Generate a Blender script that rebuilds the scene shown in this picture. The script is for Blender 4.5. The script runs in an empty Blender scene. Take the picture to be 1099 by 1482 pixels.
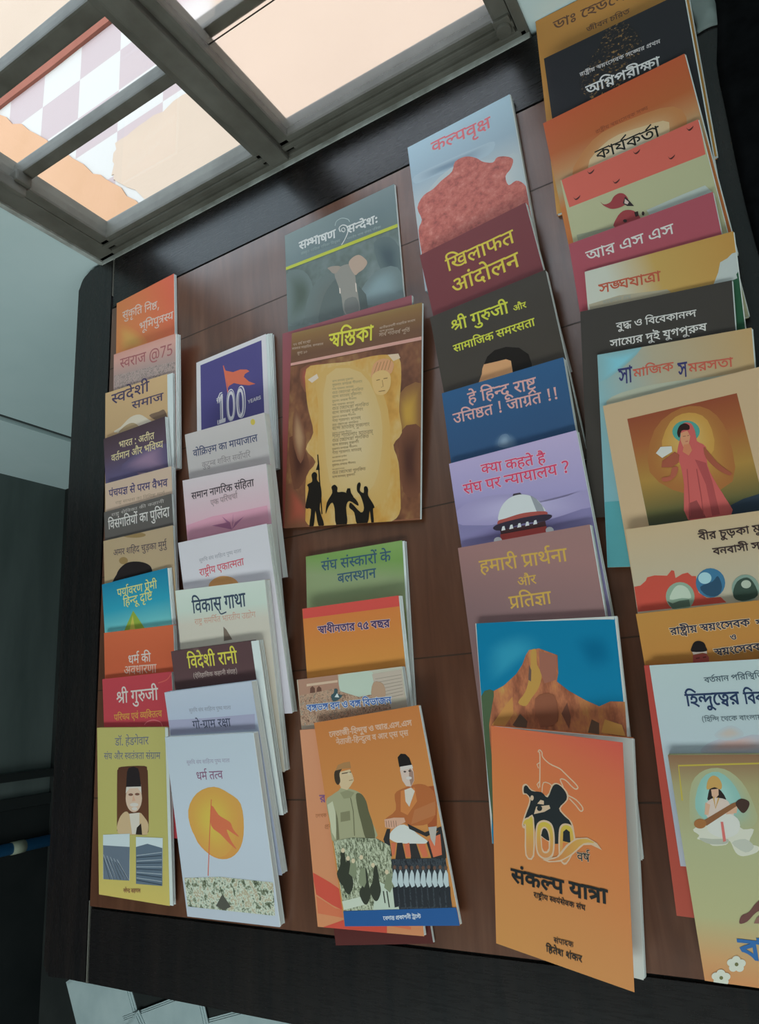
import bpy, bmesh, math, random
from mathutils import Vector, Matrix
from mathutils.geometry import delaunay_2d_cdt
random.seed(7)
C = bpy.context.scene.collection
SC = bpy.context.scene

# ---------------------------------------------------------------- camera
TZ = 0.75                     # table top
U = 0.70                      # lens height above the table top = unit of the layout
RIGHT = Vector((0.8594150, -0.0670659, -0.5068609))
DOWN = Vector((-0.1889198, -0.9628549, -0.1929242))
FWD = Vector((-0.4750949, 0.2615580, -0.8401621))
cam_data = bpy.data.cameras.new('camera')
cam = bpy.data.objects.new('camera', cam_data); C.objects.link(cam)
m = Matrix.Identity(4)
for i in range(3):
    m[i][0] = RIGHT[i]; m[i][1] = -DOWN[i]; m[i][2] = -FWD[i]
m[0][3], m[1][3], m[2][3] = 0.0, 0.0, TZ + U
cam.matrix_world = m
cam_data.sensor_fit = 'HORIZONTAL'; cam_data.sensor_width = 36.0
cam_data.lens = 1009.29 / 1099 * 36.0
cam_data.clip_start = 0.02
SC.camera = cam

# ---------------------------------------------------------------- view, world, sun, fill lights
SC.view_settings.view_transform = 'Standard'; SC.view_settings.look = 'None'
SC.view_settings.gamma = 1.0; SC.view_settings.use_curve_mapping = False
SC.view_settings.exposure = 0.0
SC.cycles.use_denoising = True
SC.cycles.max_bounces = 8
SC.cycles.transparent_max_bounces = 32
wd = bpy.data.worlds.new('world'); SC.world = wd; wd.use_nodes = True
bgn = wd.node_tree.nodes['Background']
bgn.inputs[0].default_value = (0.75, 0.87, 1.0, 1); bgn.inputs[1].default_value = 3.0
SUN_E = 2.0
sd = bpy.data.lights.new('sun', 'SUN'); sd.energy = SUN_E; sd.angle = 0.01; sd.color = (1.0, 0.93, 0.85)
so = bpy.data.objects.new('sun', sd); C.objects.link(so)
so.rotation_euler = Vector((0.5, 0.0, -1.0)).to_track_quat('-Z', 'Y').to_euler()
def area(name, loc, target, sx, sy, energy, col):
    d = bpy.data.lights.new(name, 'AREA'); d.shape = 'RECTANGLE'; d.size = sx; d.size_y = sy; d.energy = energy; d.color = col
    o = bpy.data.objects.new(name, d); C.objects.link(o); o.location = loc
    o.rotation_euler = (Vector(target) - Vector(loc)).to_track_quat('-Z', 'Y').to_euler(); return o
area('room_fill', (-0.6, -2.0, 2.35), (-0.5, 0.1, 0.6), 2.6, 0.7, 42.0, (0.80, 0.97, 0.95))  # added fill from behind the viewer, no lamp of the room
area('side_fill', (1.62, -0.9, 1.5), (-0.5, 0.2, 0.75), 1.0, 1.6, 12.0, (0.86, 0.98, 0.97))  # added fill from the right, where the wall has no doorway

# ---------------------------------------------------------------- materials
# print colours were judged by eye on dim, cool-lit paper; this brings them back to plain ink on white paper
EYE = ((1.061, -0.348, 0.142, 1.7), (0.123, 0.699, 0.094, 2.4), (0.133, -0.108, 0.906, 1.3))
INK = (2.27, 1.71, 1.63)
def ink(h):
    h = h.lstrip('#'); p = [int(h[i:i+2], 16) for i in (0, 2, 4)]
    q = [min(250, max(3, r[0]*p[0]+r[1]*p[1]+r[2]*p[2]+r[3]))/255 for r in EYE]
    v = [(c/12.92 if c <= 0.04045 else ((c+0.055)/1.055)**2.4)*k for c, k in zip(q, INK)]; top = max(v)
    return tuple(c*min(1, 0.88/top) for c in v) + (1,)
MATS = {}
def bsdf(mt): return mt.node_tree.nodes['Principled BSDF']
def new_mat(name, col=(0.5, 0.5, 0.5, 1), rough=0.5, spec=0.5, metal=0.0):
    mt = bpy.data.materials.new(name); mt.use_nodes = True; b = bsdf(mt)
    b.inputs['Base Color'].default_value = tuple(col) if len(col) == 4 else tuple(col)+(1,)
    b.inputs['Roughness'].default_value = rough; b.inputs['Specular IOR Level'].default_value = spec; b.inputs['Metallic'].default_value = metal
    return mt
def N(mt, kind, **kw):
    n = mt.node_tree.nodes.new(kind)
    for k, v in kw.items(): setattr(n, k, v)
    return n
def link(mt, a, b): mt.node_tree.links.new(a, b)
def ramp(mt, stops, interp='LINEAR'):
    n = N(mt, 'ShaderNodeValToRGB'); n.color_ramp.interpolation = interp; e = n.color_ramp.elements
    while len(e) < len(stops): e.new(0.5)
    for k, (p, c) in enumerate(stops): e[k].position = p; e[k].color = c
    return n
def noise_col(mt, stops, scale, detail=6, coord='Object', vec=(1, 1, 1), bump=0.0, rough=0.55):
    tc = N(mt, 'ShaderNodeTexCoord'); mp = N(mt, 'ShaderNodeMapping'); mp.inputs['Scale'].default_value = vec
    nz = N(mt, 'ShaderNodeTexNoise'); nz.inputs['Scale'].default_value = scale; nz.inputs['Detail'].default_value = detail; nz.inputs['Roughness'].default_value = rough
    r = ramp(mt, stops); link(mt, tc.outputs[coord], mp.inputs[0]); link(mt, mp.outputs[0], nz.inputs['Vector']); link(mt, nz.outputs['Fac'], r.inputs[0])
    link(mt, r.outputs[0], bsdf(mt).inputs['Base Color'])
    if bump:
        bp = N(mt, 'ShaderNodeBump'); bp.inputs['Strength'].default_value = bump; bp.inputs['Distance'].default_value = 0.004
        link(mt, nz.outputs['Fac'], bp.inputs['Height']); link(mt, bp.outputs[0], bsdf(mt).inputs['Normal'])
    return mt
PRINT_ROUGH = 0.42
def print_mat(spec):
    key = repr(spec)
    if key in MATS: return MATS[key]
    if isinstance(spec, str):
        mt = new_mat('print_ink', ink(spec), PRINT_ROUGH, 0.22)
    else:
        mt = new_mat('print_gradient', rough=PRINT_ROUGH, spec=0.22)
        uv = N(mt, 'ShaderNodeUVMap'); sx = N(mt, 'ShaderNodeSeparateXYZ'); r = ramp(mt, [(p, ink(c)) for p, c in spec[1]])
        link(mt, uv.outputs[0], sx.inputs[0]); link(mt, sx.outputs[0], r.inputs[0]); link(mt, r.outputs[0], bsdf(mt).inputs['Base Color'])
    MATS[key] = mt; return mt
def glow_mat(h):
    """blend from one ink in the middle of a shape to another on its rim (UV x: 0 in the middle, 1 on the rim)"""
    if h in MATS: return MATS[h]
    a, b = h.split('|')
    mt = new_mat('print_blend', ink(a), PRINT_ROUGH, 0.22); uv = N(mt, 'ShaderNodeUVMap'); sx = N(mt, 'ShaderNodeSeparateXYZ'); r = ramp(mt, [(0.1, ink(a)), (1.0, ink(b))], 'EASE')
    link(mt, uv.outputs[0], sx.inputs[0]); link(mt, sx.outputs[0], r.inputs[0]); link(mt, r.outputs[0], bsdf(mt).inputs['Base Color']); MATS[h] = mt; return mt
PHOTO = dict(   # printed photographs: speckle colours, scale, stretch
    crowd_grey=(['#6d6462', '#8a7d78', '#a8968f', '#77706c'], 260, (1, .7, 1)),
    crowd_pale=(['#2f3a30', '#6d7358', '#c3cdbf', '#9a8a64', '#d5ded6'], 170, (1, .8, 1)),
    crowd_brown=(['#4a3c33', '#8a6c58', '#b59a80', '#6f5b4c', '#b9b7a6'], 380, (1, .8, 1)),
    crowd_green=(['#2f3328', '#5a5f49', '#9aa083', '#c0c6ae', '#70765c'], 420, (1.3, .55, 1)),
    crowd_dark=(['#15181f', '#23272f', '#3d444d', '#1b1e26', '#59636c'], 240, (1.3, .5, 1)),
    sparkle=(['#1d1e23', '#1f2025', '#232329', '#6e5633', '#a9854a'], 330, (1, 1, 1)),
    mottle_green=(['#4c5653', '#58635f', '#64716f', '#6d7a7a', '#76868a'], 13, (1, 0.8, 1)),
    mottle_brown=(['#452a1e', '#5a3a28', '#704a30', '#86633a', '#96743a'], 16, (1, 0.7, 1)),
    parchment=(['#a97b30', '#b98c3c', '#bd9a52', '#c0a468', '#c4ab78'], 18, (1, 0.6, 1)),
    rock=(['#6b4230', '#8a5236', '#a06440', '#ab7040', '#b58a48'], 38, (1.6, 0.6, 1)),
    foliage_red=(['#7d453d', '#955048', '#a15c50', '#a5655a', '#b3786c'], 95, (1, 1, 1)))
def photo_mat(name):
    if name in MATS: return MATS[name]
    cols, sc, vec = PHOTO[name]
    mt = new_mat('print_photo', rough=PRINT_ROUGH, spec=0.22)
    pos = [0.30, 0.42, 0.52, 0.60, 0.70] if name != 'sparkle' else [0.3, 0.45, 0.56, 0.62, 0.72]
    noise_col(mt, [(pos[i], ink(c)) for i, c in enumerate(cols)], sc, 4, vec=vec, rough=0.7)
    MATS[name] = mt; return mt

M_PAPER = new_mat('page_paper', (0.80, 0.80, 0.78, 1), 0.8, 0.2)
def paper_lines():
    mt = M_PAPER; tc = N(mt, 'ShaderNodeTexCoord'); sp = N(mt, 'ShaderNodeSeparateXYZ'); ml = N(mt, 'ShaderNodeMath', operation='MULTIPLY'); ml.inputs[1].default_value = 9000
    sn = N(mt, 'ShaderNodeMath', operation='SINE'); r = ramp(mt, [(0.0, (0.80, 0.80, 0.77, 1)), (0.5, (0.88, 0.88, 0.86, 1))])
    link(mt, tc.outputs['Object'], sp.inputs[0]); link(mt, sp.outputs[2], ml.inputs[0]); link(mt, ml.outputs[0], sn.inputs[0]); link(mt, sn.outputs[0], r.inputs[0]); link(mt, r.outputs[0], bsdf(mt).inputs['Base Color'])
paper_lines()

M_WOOD = new_mat('table_wood', rough=0.34, spec=0.7)
def wood(mt, stops, coat):
    tc = N(mt, 'ShaderNodeTexCoord'); mp = N(mt, 'ShaderNodeMapping'); mp.inputs['Scale'].default_value = (9, 0.9, 1)
    nz = N(mt, 'ShaderNodeTexNoise'); nz.inputs['Scale'].default_value = 5; nz.inputs['Detail'].default_value = 8; nz.inputs['Roughness'].default_value = 0.6; nz.inputs['Distortion'].default_value = 0.6
    r = ramp(mt, stops); link(mt, tc.outputs['Object'], mp.inputs[0]); link(mt, mp.outputs[0], nz.inputs['Vector']); link(mt, nz.outputs['Fac'], r.inputs[0])
    link(mt, r.outputs[0], bsdf(mt).inputs['Base Color'])
    n2 = N(mt, 'ShaderNodeTexNoise'); n2.inputs['Scale'].default_value = 40; rr = N(mt, 'ShaderNodeMapRange'); rr.inputs[3].default_value = coat[0]; rr.inputs[4].default_value = coat[1]
    link(mt, n2.outputs['Fac'], rr.inputs[0]); link(mt, rr.outputs[0], bsdf(mt).inputs['Roughness'])
    return r
wood(M_WOOD, [(0.30, (0.105, 0.035, 0.017, 1)), (0.5, (0.150, 0.053, 0.027, 1)), (0.72, (0.205, 0.080, 0.043, 1))], (0.26, 0.38))
M_SEAM = new_mat('dark_board_seam', (0.060, 0.028, 0.016, 1), 0.5)
M_DARK = new_mat('dark_varnish', (0.012, 0.010, 0.010, 1), 0.25, 0.45)
bsdf(M_WOOD).inputs['Coat Weight'].default_value = 0.45; bsdf(M_WOOD).inputs['Coat Roughness'].default_value = 0.22
wood(M_DARK, [(0.3, (0.008, 0.007, 0.008, 1)), (0.7, (0.020, 0.014, 0.013, 1))], (0.22, 0.34))
M_PALE = new_mat('pale_edge', (0.22, 0.20, 0.17, 1), 0.6)
M_WALL = noise_col(new_mat('pale_wall_paint', rough=0.75, spec=0.2), [(0.3, (0.68, 0.80, 0.81, 1)), (0.7, (0.78, 0.88, 0.89, 1))], 3.0, 6, bump=0.05)
M_CRACK = new_mat('wall_crack', (0.06, 0.07, 0.07, 1), 0.9)
M_DADO = noise_col(new_mat('dark_wall_paint', rough=0.8, spec=0.15), [(0.30, (0.085, 0.105, 0.100, 1)), (0.7, (0.155, 0.180, 0.172, 1))], 2.4, 6, vec=(1, 0.6, 3))
M_FLOOR = noise_col(new_mat('dark_floor', rough=0.7, spec=0.2), [(0.3, (0.018, 0.020, 0.020, 1)), (0.7, (0.040, 0.042, 0.040, 1))], 4.0)
M_CEIL = new_mat('ceiling_paint', (0.16, 0.17, 0.17, 1), 0.9)
M_STEEL = noise_col(new_mat('window_frame_paint', rough=0.55, spec=0.4), [(0.35, (0.105, 0.093, 0.075, 1)), (0.7, (0.18, 0.165, 0.14, 1))], 14.0, 6, bump=0.15)
M_EDGE = noise_col(new_mat('scuffed_plaster_edge', rough=0.8), [(0.35, (0.32, 0.31, 0.28, 1)), (0.7, (0.62, 0.62, 0.59, 1))], 30.0)
M_OUT = noise_col(new_mat('outside_cream_plaster', rough=0.9, spec=0.1), [(0.3, (0.38, 0.285, 0.22, 1)), (0.7, (0.42, 0.315, 0.245, 1))], 2.0)
M_ORANGE = noise_col(new_mat('outside_orange_paint', rough=0.9, spec=0.1), [(0.3, (0.40, 0.225, 0.13, 1)), (0.7, (0.44, 0.25, 0.155, 1))], 3.0)
M_RED = noise_col(new_mat('outside_red_paint', rough=0.9, spec=0.1), [(0.3, (0.20, 0.068, 0.047, 1)), (0.7, (0.25, 0.09, 0.062, 1))], 6.0)
M_TILE_A = new_mat('white_tile', (0.38, 0.345, 0.32, 1), 0.5)
M_TILE_B = new_mat('lilac_tile', (0.30, 0.22, 0.216, 1), 0.5)
def glass():
    mt = bpy.data.materials.new('window_glass'); mt.use_nodes = True; nt = mt.node_tree; nt.nodes.clear()
    o = nt.nodes.new('ShaderNodeOutputMaterial'); mx = nt.nodes.new('ShaderNodeMixShader'); t = nt.nodes.new('ShaderNodeBsdfTransparent'); g = nt.nodes.new('ShaderNodeBsdfGlossy')
    fr = nt.nodes.new('ShaderNodeFresnel'); fr.inputs[0].default_value = 1.45; g.inputs['Roughness'].default_value = 0.03; t.inputs[0].default_value = (0.95, 0.97, 0.96, 1)
    gm = nt.nodes.new('ShaderNodeNewGeometry'); mu = nt.nodes.new('ShaderNodeMath'); mu.operation = 'SUBTRACT'; mu.use_clamp = True
    nt.links.new(fr.outputs[0], mu.inputs[0]); nt.links.new(gm.outputs['Backfacing'], mu.inputs[1]); nt.links.new(mu.outputs[0], mx.inputs[0]); nt.links.new(t.outputs[0], mx.inputs[1]); nt.links.new(g.outputs[0], mx.inputs[2]); nt.links.new(mx.outputs[0], o.inputs[0]); return mt
M_GLASS = glass()
M_FROST = new_mat('frosted_glass', (0.96, 0.93, 0.90, 1), 0.30)
bsdf(M_FROST).inputs['Transmission Weight'].default_value = 1.0; bsdf(M_FROST).inputs['IOR'].default_value = 1.05
M_CLOTH = noise_col(new_mat('black_cloth', rough=0.95, spec=0.1), [(0.3, (0.006, 0.006, 0.007, 1)), (0.7, (0.013, 0.013, 0.015, 1))], 60)
M_BAG = new_mat('white_plastic', (0.55, 0.62, 0.60, 1), 0.45, 0.4)
M_BLUE = new_mat('blue_pipe_paint', (0.02, 0.17, 0.40, 1), 0.5)
M_BAND = new_mat('pale_pipe_band', (0.30, 0.32, 0.24, 1), 0.6)
M_SHEET = noise_col(new_mat('pale_sheet_paper', rough=0.85, spec=0.15), [(0.3, (0.46, 0.55, 0.57, 1)), (0.7, (0.60, 0.68, 0.69, 1))], 9.0)

# ---------------------------------------------------------------- mesh helpers
def obj(name, bm, mats, parent=None):
    me = bpy.data.meshes.new(name); bm.to_mesh(me); bm.free()
    for mt in (mats if isinstance(mats, (list, tuple)) else [mats]): me.materials.append(mt)
    o = bpy.data.objects.new(name, me); C.objects.link(o)
    if parent: o.parent = parent
    return o
def box(bm, x0, y0, z0, x1, y1, z1, mi=0, bev=0.0, seg=2):
    vs = [bm.verts.new(p) for p in ((x0,y0,z0),(x1,y0,z0),(x1,y1,z0),(x0,y1,z0),(x0,y0,z1),(x1,y0,z1),(x1,y1,z1),(x0,y1,z1))]
    fs = [bm.faces.new([vs[i] for i in q]) for q in ((3,2,1,0),(4,5,6,7),(0,1,5,4),(1,2,6,5),(2,3,7,6),(3,0,4,7))]
    for f in fs: f.material_index = mi
    if bev:
        es = list({e for f in fs for e in f.edges})
        r = bmesh.ops.bevel(bm, geom=es, offset=bev, segments=seg, affect='EDGES', profile=0.7)
        for f in r['faces']: f.material_index = mi
    return bm
def prism(bm, pts, z0, z1, mi=0):
    lo = [bm.verts.new((x, y, z0)) for x, y in pts]; hi = [bm.verts.new((x, y, z1)) for x, y in pts]; n = len(pts)
    fs = [bm.faces.new(hi), bm.faces.new(lo[::-1])] + [bm.faces.new((lo[i], lo[(i+1)%n], hi[(i+1)%n], hi[i])) for i in range(n)]
    for f in fs: f.material_index = mi
def tube(bm, p0, p1, r, n=14, mi=0):
    p0, p1 = Vector(p0), Vector(p1); d = (p1-p0).normalized(); a = d.orthogonal().normalized(); b = d.cross(a)
    A, B = [], []
    for i in range(n):
        t = 2*math.pi*i/n; v = a*math.cos(t)*r + b*math.sin(t)*r; A.append(bm.verts.new(p0+v)); B.append(bm.verts.new(p1+v))
    for i in range(n):
        f = bm.faces.new((A[i], A[(i+1)%n], B[(i+1)%n], B[i])); f.smooth = True; f.material_index = mi
    for f in (bm.faces.new(A[::-1]), bm.faces.new(B)): f.material_index = mi
def tag(o, label, cat, group=None):
    o['label'] = label; o['category'] = cat
    if group: o['group'] = group
    return o
def thing(name, label, cat, loc=(0, 0, 0), group=None):
    o = bpy.data.objects.new(name, None); C.objects.link(o); o.location = loc; o.empty_display_size = 0.05
    return tag(o, label, cat, group)
def struct(name, bm, mats, parent=None):
    o = obj(name, bm, mats, parent); o['kind'] = 'structure'; return o
def g(x, y, z=None):
    """layout units (lens height above the table = 1, lens at the origin) to metres"""
    return (x*U, y*U) if z is None else (x*U, y*U, TZ + U + z*U)

# ---------------------------------------------------------------- the room
WY, WT = 1.122*U, 0.03                                # inner face of the window wall
XL, XR, YB, ZC = -2.93*U, 1.7, -2.4, 2.8
bm = bmesh.new(); box(bm, XL-0.1, YB-0.1, -0.1, XR+0.1, WY+WT, 0.0); struct('floor', bm, M_FLOOR)
bm = bmesh.new(); box(bm, XL-0.1, YB-0.1, ZC, XR+0.1, WY+WT, ZC+0.1); struct('ceiling', bm, M_CEIL)
wx0, wx1, wz0, wz1 = -1.318*U, -0.196*U, TZ-0.012, 1.62
bm = bmesh.new()
box(bm, XL-0.1, WY, 0, wx0, WY+WT, ZC); box(bm, wx1, WY, 0, XR+0.1, WY+WT, ZC)
box(bm, wx0, WY, 0, wx1, WY+WT, wz0); box(bm, wx0, WY, wz1, wx1, WY+WT, ZC)
# the pier that stands a little proud of the wall in the corner, with its crack
box(bm, XL, WY-0.012, 0, -2.385*U, WY+0.01, ZC); box(bm, -2.385*U, WY-0.0015, 0, -2.372*U, WY+0.01, ZC, 1)
struct('wall_back', bm, [M_WALL, M_CRACK])
bm = bmesh.new(); box(bm, XL-0.1, YB-0.1, 0, XL, WY, ZC); struct('wall_left', bm, M_DADO)
bm = bmesh.new(); box(bm, XR, YB-0.1, 0, XR+0.1, WY, ZC); struct('wall_right', bm, M_DADO)
bm = bmesh.new(); box(bm, XL, YB-0.1, 0, XR, YB, ZC); struct('wall_front', bm, M_DADO)
# door frame mouldings on the left wall
bm = bmesh.new()
box(bm, XL, -0.33*U, 0, XL+0.012, -0.285*U, 2.1, 0, 0.003); box(bm, XL, -0.22*U, 0, XL+0.02, -0.185*U, 2.1, 0, 0.004)
struct('trim_1', bm, new_mat('dark_door_moulding', (0.02, 0.022, 0.022, 1), 0.35))

# window: jambs, sill, casements, glazing bars, glass
FY0, FY1 = WY-0.006, WY+0.032
gy = WY + 0.012
def zz(z): return TZ + U + z*U
win = bpy.data.objects.new('window_1', None); C.objects.link(win); win.location = (0, 0, 0); win['kind'] = 'structure'
bm = bmesh.new()
box(bm, wx0, FY0, wz0, -1.262*U, FY1, wz1, 0, 0.004); box(bm, wx1-0.012, FY0, wz0, wx1, FY1, wz1, 0, 0.003)
box(bm, wx0, FY0, zz(-1.012), wx1, FY1, zz(-0.985), 0, 0.004); box(bm, wx0, FY0, wz1-0.03, wx1, FY1, wz1, 0, 0.004)
box(bm, wx0, gy+0.002, wz0, wx1, gy+0.017, zz(-0.965)); obj('outer_frame', bm, M_STEEL, win)
def casement(x0, x1, bar_z, pane, back):
    bm = bmesh.new(); w = 0.022
    box(bm, x0-w, gy-0.016, zz(-0.985), x0, gy+0.018, wz1-0.03, 0, 0.004); box(bm, x1, gy-0.016, zz(-0.985), x1+w, gy+0.018, wz1-0.03, 0, 0.004)
    box(bm, x0-w, gy-0.016, zz(-0.985), x1+w, gy+0.018, zz(-0.947), 0, 0.004)
    box(bm, x0-w, gy-0.020, zz(-0.972), x1+w, gy-0.012, zz(-0.960), 0, 0.002)
    box(bm, x0-w, gy-0.016, wz1-0.055, x1+w, gy+0.018, wz1-0.03, 0, 0.004)
    obj('casement_frame', bm, M_STEEL, win)
    for z, h, nm in bar_z:
        bm = bmesh.new(); box(bm, x0-0.004-back, gy-0.012+back, zz(z), x1+0.004+back*0.6, gy+0.012+back, zz(z)+h, 0, 0.003); obj(nm, bm, M_STEEL, win)
    zs = [zz(-0.95)] + [zz(z)+0.01 for z, h, nm in bar_z] + [wz1-0.05]
    for a, b in zip(zs, zs[1:]):
        bm = bmesh.new(); box(bm, x0-0.005, gy-0.0015, a, x1+0.005, gy+0.0015, b); obj('window_pane', bm, pane, win)
casement(-1.236*U, -0.782*U, [(-0.738, 0.018, 'glazing_bar'), (-0.582, 0.024, 'cross_rail'), (-0.38, 0.018, 'glazing_bar')], M_GLASS, 0)
casement(-0.690*U, -0.245*U, [(-0.738, 0.016, 'glazing_bar'), (-0.56, 0.024, 'cross_rail'), (-0.38, 0.018, 'glazing_bar')], M_FROST, 0.034)
bm = bmesh.new(); box(bm, -0.758*U, gy-0.028, zz(-0.985), -0.714*U, gy+0.03, wz1-0.03, 0, 0.004); obj('centre_mullion', bm, M_STEEL, win)
bm = bmesh.new(); tube(bm, (-0.232*U, gy-0.026, zz(-0.965)), (-0.232*U, gy-0.010, zz(-0.965)), 0.009); box(bm, -0.246*U, gy-0.02, zz(-0.985), -0.216*U, gy-0.012, zz(-0.945), 0, 0.002); obj('hinge_bolt', bm, M_STEEL, win)
bm = bmesh.new(); box(bm, -1.236*U, gy-0.03, zz(-0.735), -1.205*U, gy-0.012, zz(-0.70), 0, 0.003); box(bm, -1.228*U, gy-0.045, zz(-0.73), -1.214*U, gy-0.026, zz(-0.66), 0, 0.003); obj('window_latch', bm, M_STEEL, win)
# scuffed plaster edge round the opening
bm = bmesh.new(); box(bm, wx0-0.006, WY-0.010, zz(-1.02), wx0+0.004, WY+0.02, wz1, 0, 0.002); box(bm, wx0, WY-0.014, zz(-1.022), wx1, WY+0.02, zz(-0.998), 0, 0.003); struct('trim_2', bm, M_EDGE)

# outside the window: a sunlit terrace, cream and orange paint, a worn patch of checker tiles
OZ = zz(-1.5)
bm = bmesh.new(); box(bm, -9, WY+WT, OZ-0.1, 5, 9, OZ); struct('terrace_ground', bm, M_OUT)
bm = bmesh.new()
TX, TY, PX, PY = -2.165*U, 2.437*U, 0.2525*U, 0.2035*U
for i in range(-4, 3):
    for j in range(-3, 2):
        x, y = TX+i*PX, TY+j*PY
        box(bm, x, y, OZ-0.01, x+PX, min(y+PY, 2.82*U), OZ+0.002, (i+j+1) % 2)
struct('terrace_tiles', bm, [M_TILE_B, M_TILE_A])
def rough_poly(pts, k=5, amp=0.008):
    o = []
    for i in range(len(pts)):
        a, b = pts[i], pts[(i+1) % len(pts)]
        for s in range(k):
            t = s/k; o.append((a[0]+(b[0]-a[0])*t+random.uniform(-amp, amp)*(s > 0), a[1]+(b[1]-a[1])*t+random.uniform(-amp, amp)*(s > 0)))
    return o
bm = bmesh.new()
prism(bm, rough_poly([g(-3.9, 3.6), g(-2.752, 2.787), g(-2.439, 2.503), g(-2.107, 2.176), g(-1.926, 1.997), g(-1.70, 1.74), g(-1.70, 1.16), g(-3.9, 1.16)])[::-1], OZ-0.01, OZ+0.006)
struct('terrace_orange_strip', bm, M_ORANGE)
bm = bmesh.new(); prism(bm, rough_poly([g(-1.90, 1.99), g(-1.93, 2.05), g(-1.92, 2.18), g(-1.75, 2.19), g(-1.52, 2.195), g(-1.42, 2.30), g(-0.9, 2.40), g(0.6, 2.5), g(0.6, 1.16), g(-1.66, 1.16), g(-1.66, 1.74)])[::-1], OZ-0.01, OZ+0.004); struct('terrace_cream_patch', bm, M_OUT)
bm = bmesh.new(); prism(bm, rough_poly([g(-6, 3.07), g(-6, 2.825), g(-1.35, 2.815), g(-1.35, 3.06)], 14, 0.006), OZ-0.01, OZ+0.012); struct('terrace_red_kerb', bm, M_RED)

bm = bmesh.new(); box(bm, XL-0.002, -1.75*U, 0.0, XL+0.008, -0.33*U, 2.05, 0, 0.002); struct('door_1', bm, noise_col(new_mat('dark_doorway', rough=0.6, spec=0.2), [(0.3, (0.010, 0.012, 0.013, 1)), (0.7, (0.022, 0.024, 0.024, 1))], 5.0))  # black panel: the dark of the door opening put into its colour

# blue pipe with a pale band against the left wall
t = thing('water_pipe', 'blue painted upright pipe with a pale band against the dark left wall', 'pipe', (XL+0.018, -0.478*U, 0))
bm = bmesh.new(); tube(bm, (0, 0, 0), (0, 0, 1.6), 0.016); obj('pipe_tube', bm, M_BLUE, t)
bm = bmesh.new(); tube(bm, (0, 0, 0.085), (0, 0, 0.125), 0.0175); obj('pipe_band', bm, M_BAND, t)

# ---------------------------------------------------------------- the table
X0, X1, Y0, Y1 = -1.403*U, 0.34*U, -0.478*U, 1.106*U
IX0, IX1, IY0, IY1 = -1.272*U, 0.0*U, -0.345*U, 0.962*U
table = thing('table', 'large dark-edged wooden table with a brown boarded top, carrying all the books', 'table', (0, 0, 0))
bm = bmesh.new()
box(bm, IX0, IY0, TZ-0.03, IX1, IY1, TZ-0.0004)
for y in (0.80*U, 0.54*U, 0.06*U, -0.15*U, 0.30*U): box(bm, IX0, y, TZ-0.002, IX1, y+0.0016, TZ-0.0002, 1)
obj('top_panel', bm, [M_WOOD, M_SEAM], table)
def rail(nm, pts, extra=None):
    bm = bmesh.new(); prism(bm, pts, TZ-0.035, TZ)
    es = [e for e in bm.edges if abs(e.verts[0].co.z-TZ) < 1e-5 and abs(e.verts[1].co.z-TZ) < 1e-5]
    bmesh.ops.bevel(bm, geom=es, offset=0.003, segments=2, affect='EDGES'); return obj(nm, bm, M_DARK, table)
def corner(cx, cy, r, a0):
    return [(cx+r*math.cos(math.radians(a0+k*15)), cy+r*math.sin(math.radians(a0+k*15))) for k in range(7)]
R = 0.03
rail('side_rail', corner(X0+R, Y0+R, R, 180)[::-1][-1:] and [(IX0-0.0006, Y0)] + [(IX0-0.0006, Y1)] + corner(X0+R, Y1-R, R, 90) + corner(X0+R*0.4, Y0+R*0.4, R*0.4, 180))
rail('side_rail', [(IX1, Y0), (X1, Y0), (X1, Y1), (IX1, Y1)])
rail('end_rail', [(IX0, Y0), (IX1, Y0), (IX1, IY0), (IX0, IY0)])
rail('end_rail', [(IX0, IY1), (IX1, IY1), (IX1, Y1), (IX0, Y1)])
bm = bmesh.new(); box(bm, IX0-0.0012, Y0+0.001, TZ-0.004, IX0-0.0002, Y0+0.10, TZ+0.0002); obj('pale_seam', bm, M_PALE, table)  # thin pale strip along the end of the rail seam
bm = bmesh.new(); box(bm, IX0-0.0012, 0.70, TZ-0.004, IX0-0.0002, Y1, TZ+0.0002); obj('pale_seam', bm, M_PALE, table)
bm = bmesh.new(); box(bm, X0+0.06, Y0+0.05, TZ-0.11, X1-0.06, Y0+0.07, TZ-0.036); box(bm, X0+0.06, Y1-0.07, TZ-0.11, X1-0.06, Y1-0.05, TZ-0.036)
box(bm, X0+0.06, Y0+0.07, TZ-0.11, X0+0.08, Y1-0.07, TZ-0.036); box(bm, X1-0.08, Y0+0.07, TZ-0.11, X1-0.06, Y1-0.07, TZ-0.036); obj('apron', bm, M_DARK, table)
for lx in (X0+0.08, X1-0.13):
    for ly in (Y0+0.07, Y1-0.12):
        bm = bmesh.new(); box(bm, lx, ly, 0, lx+0.05, ly+0.05, TZ-0.036, 0, 0.004); obj('leg', bm, M_DARK, table)

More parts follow.
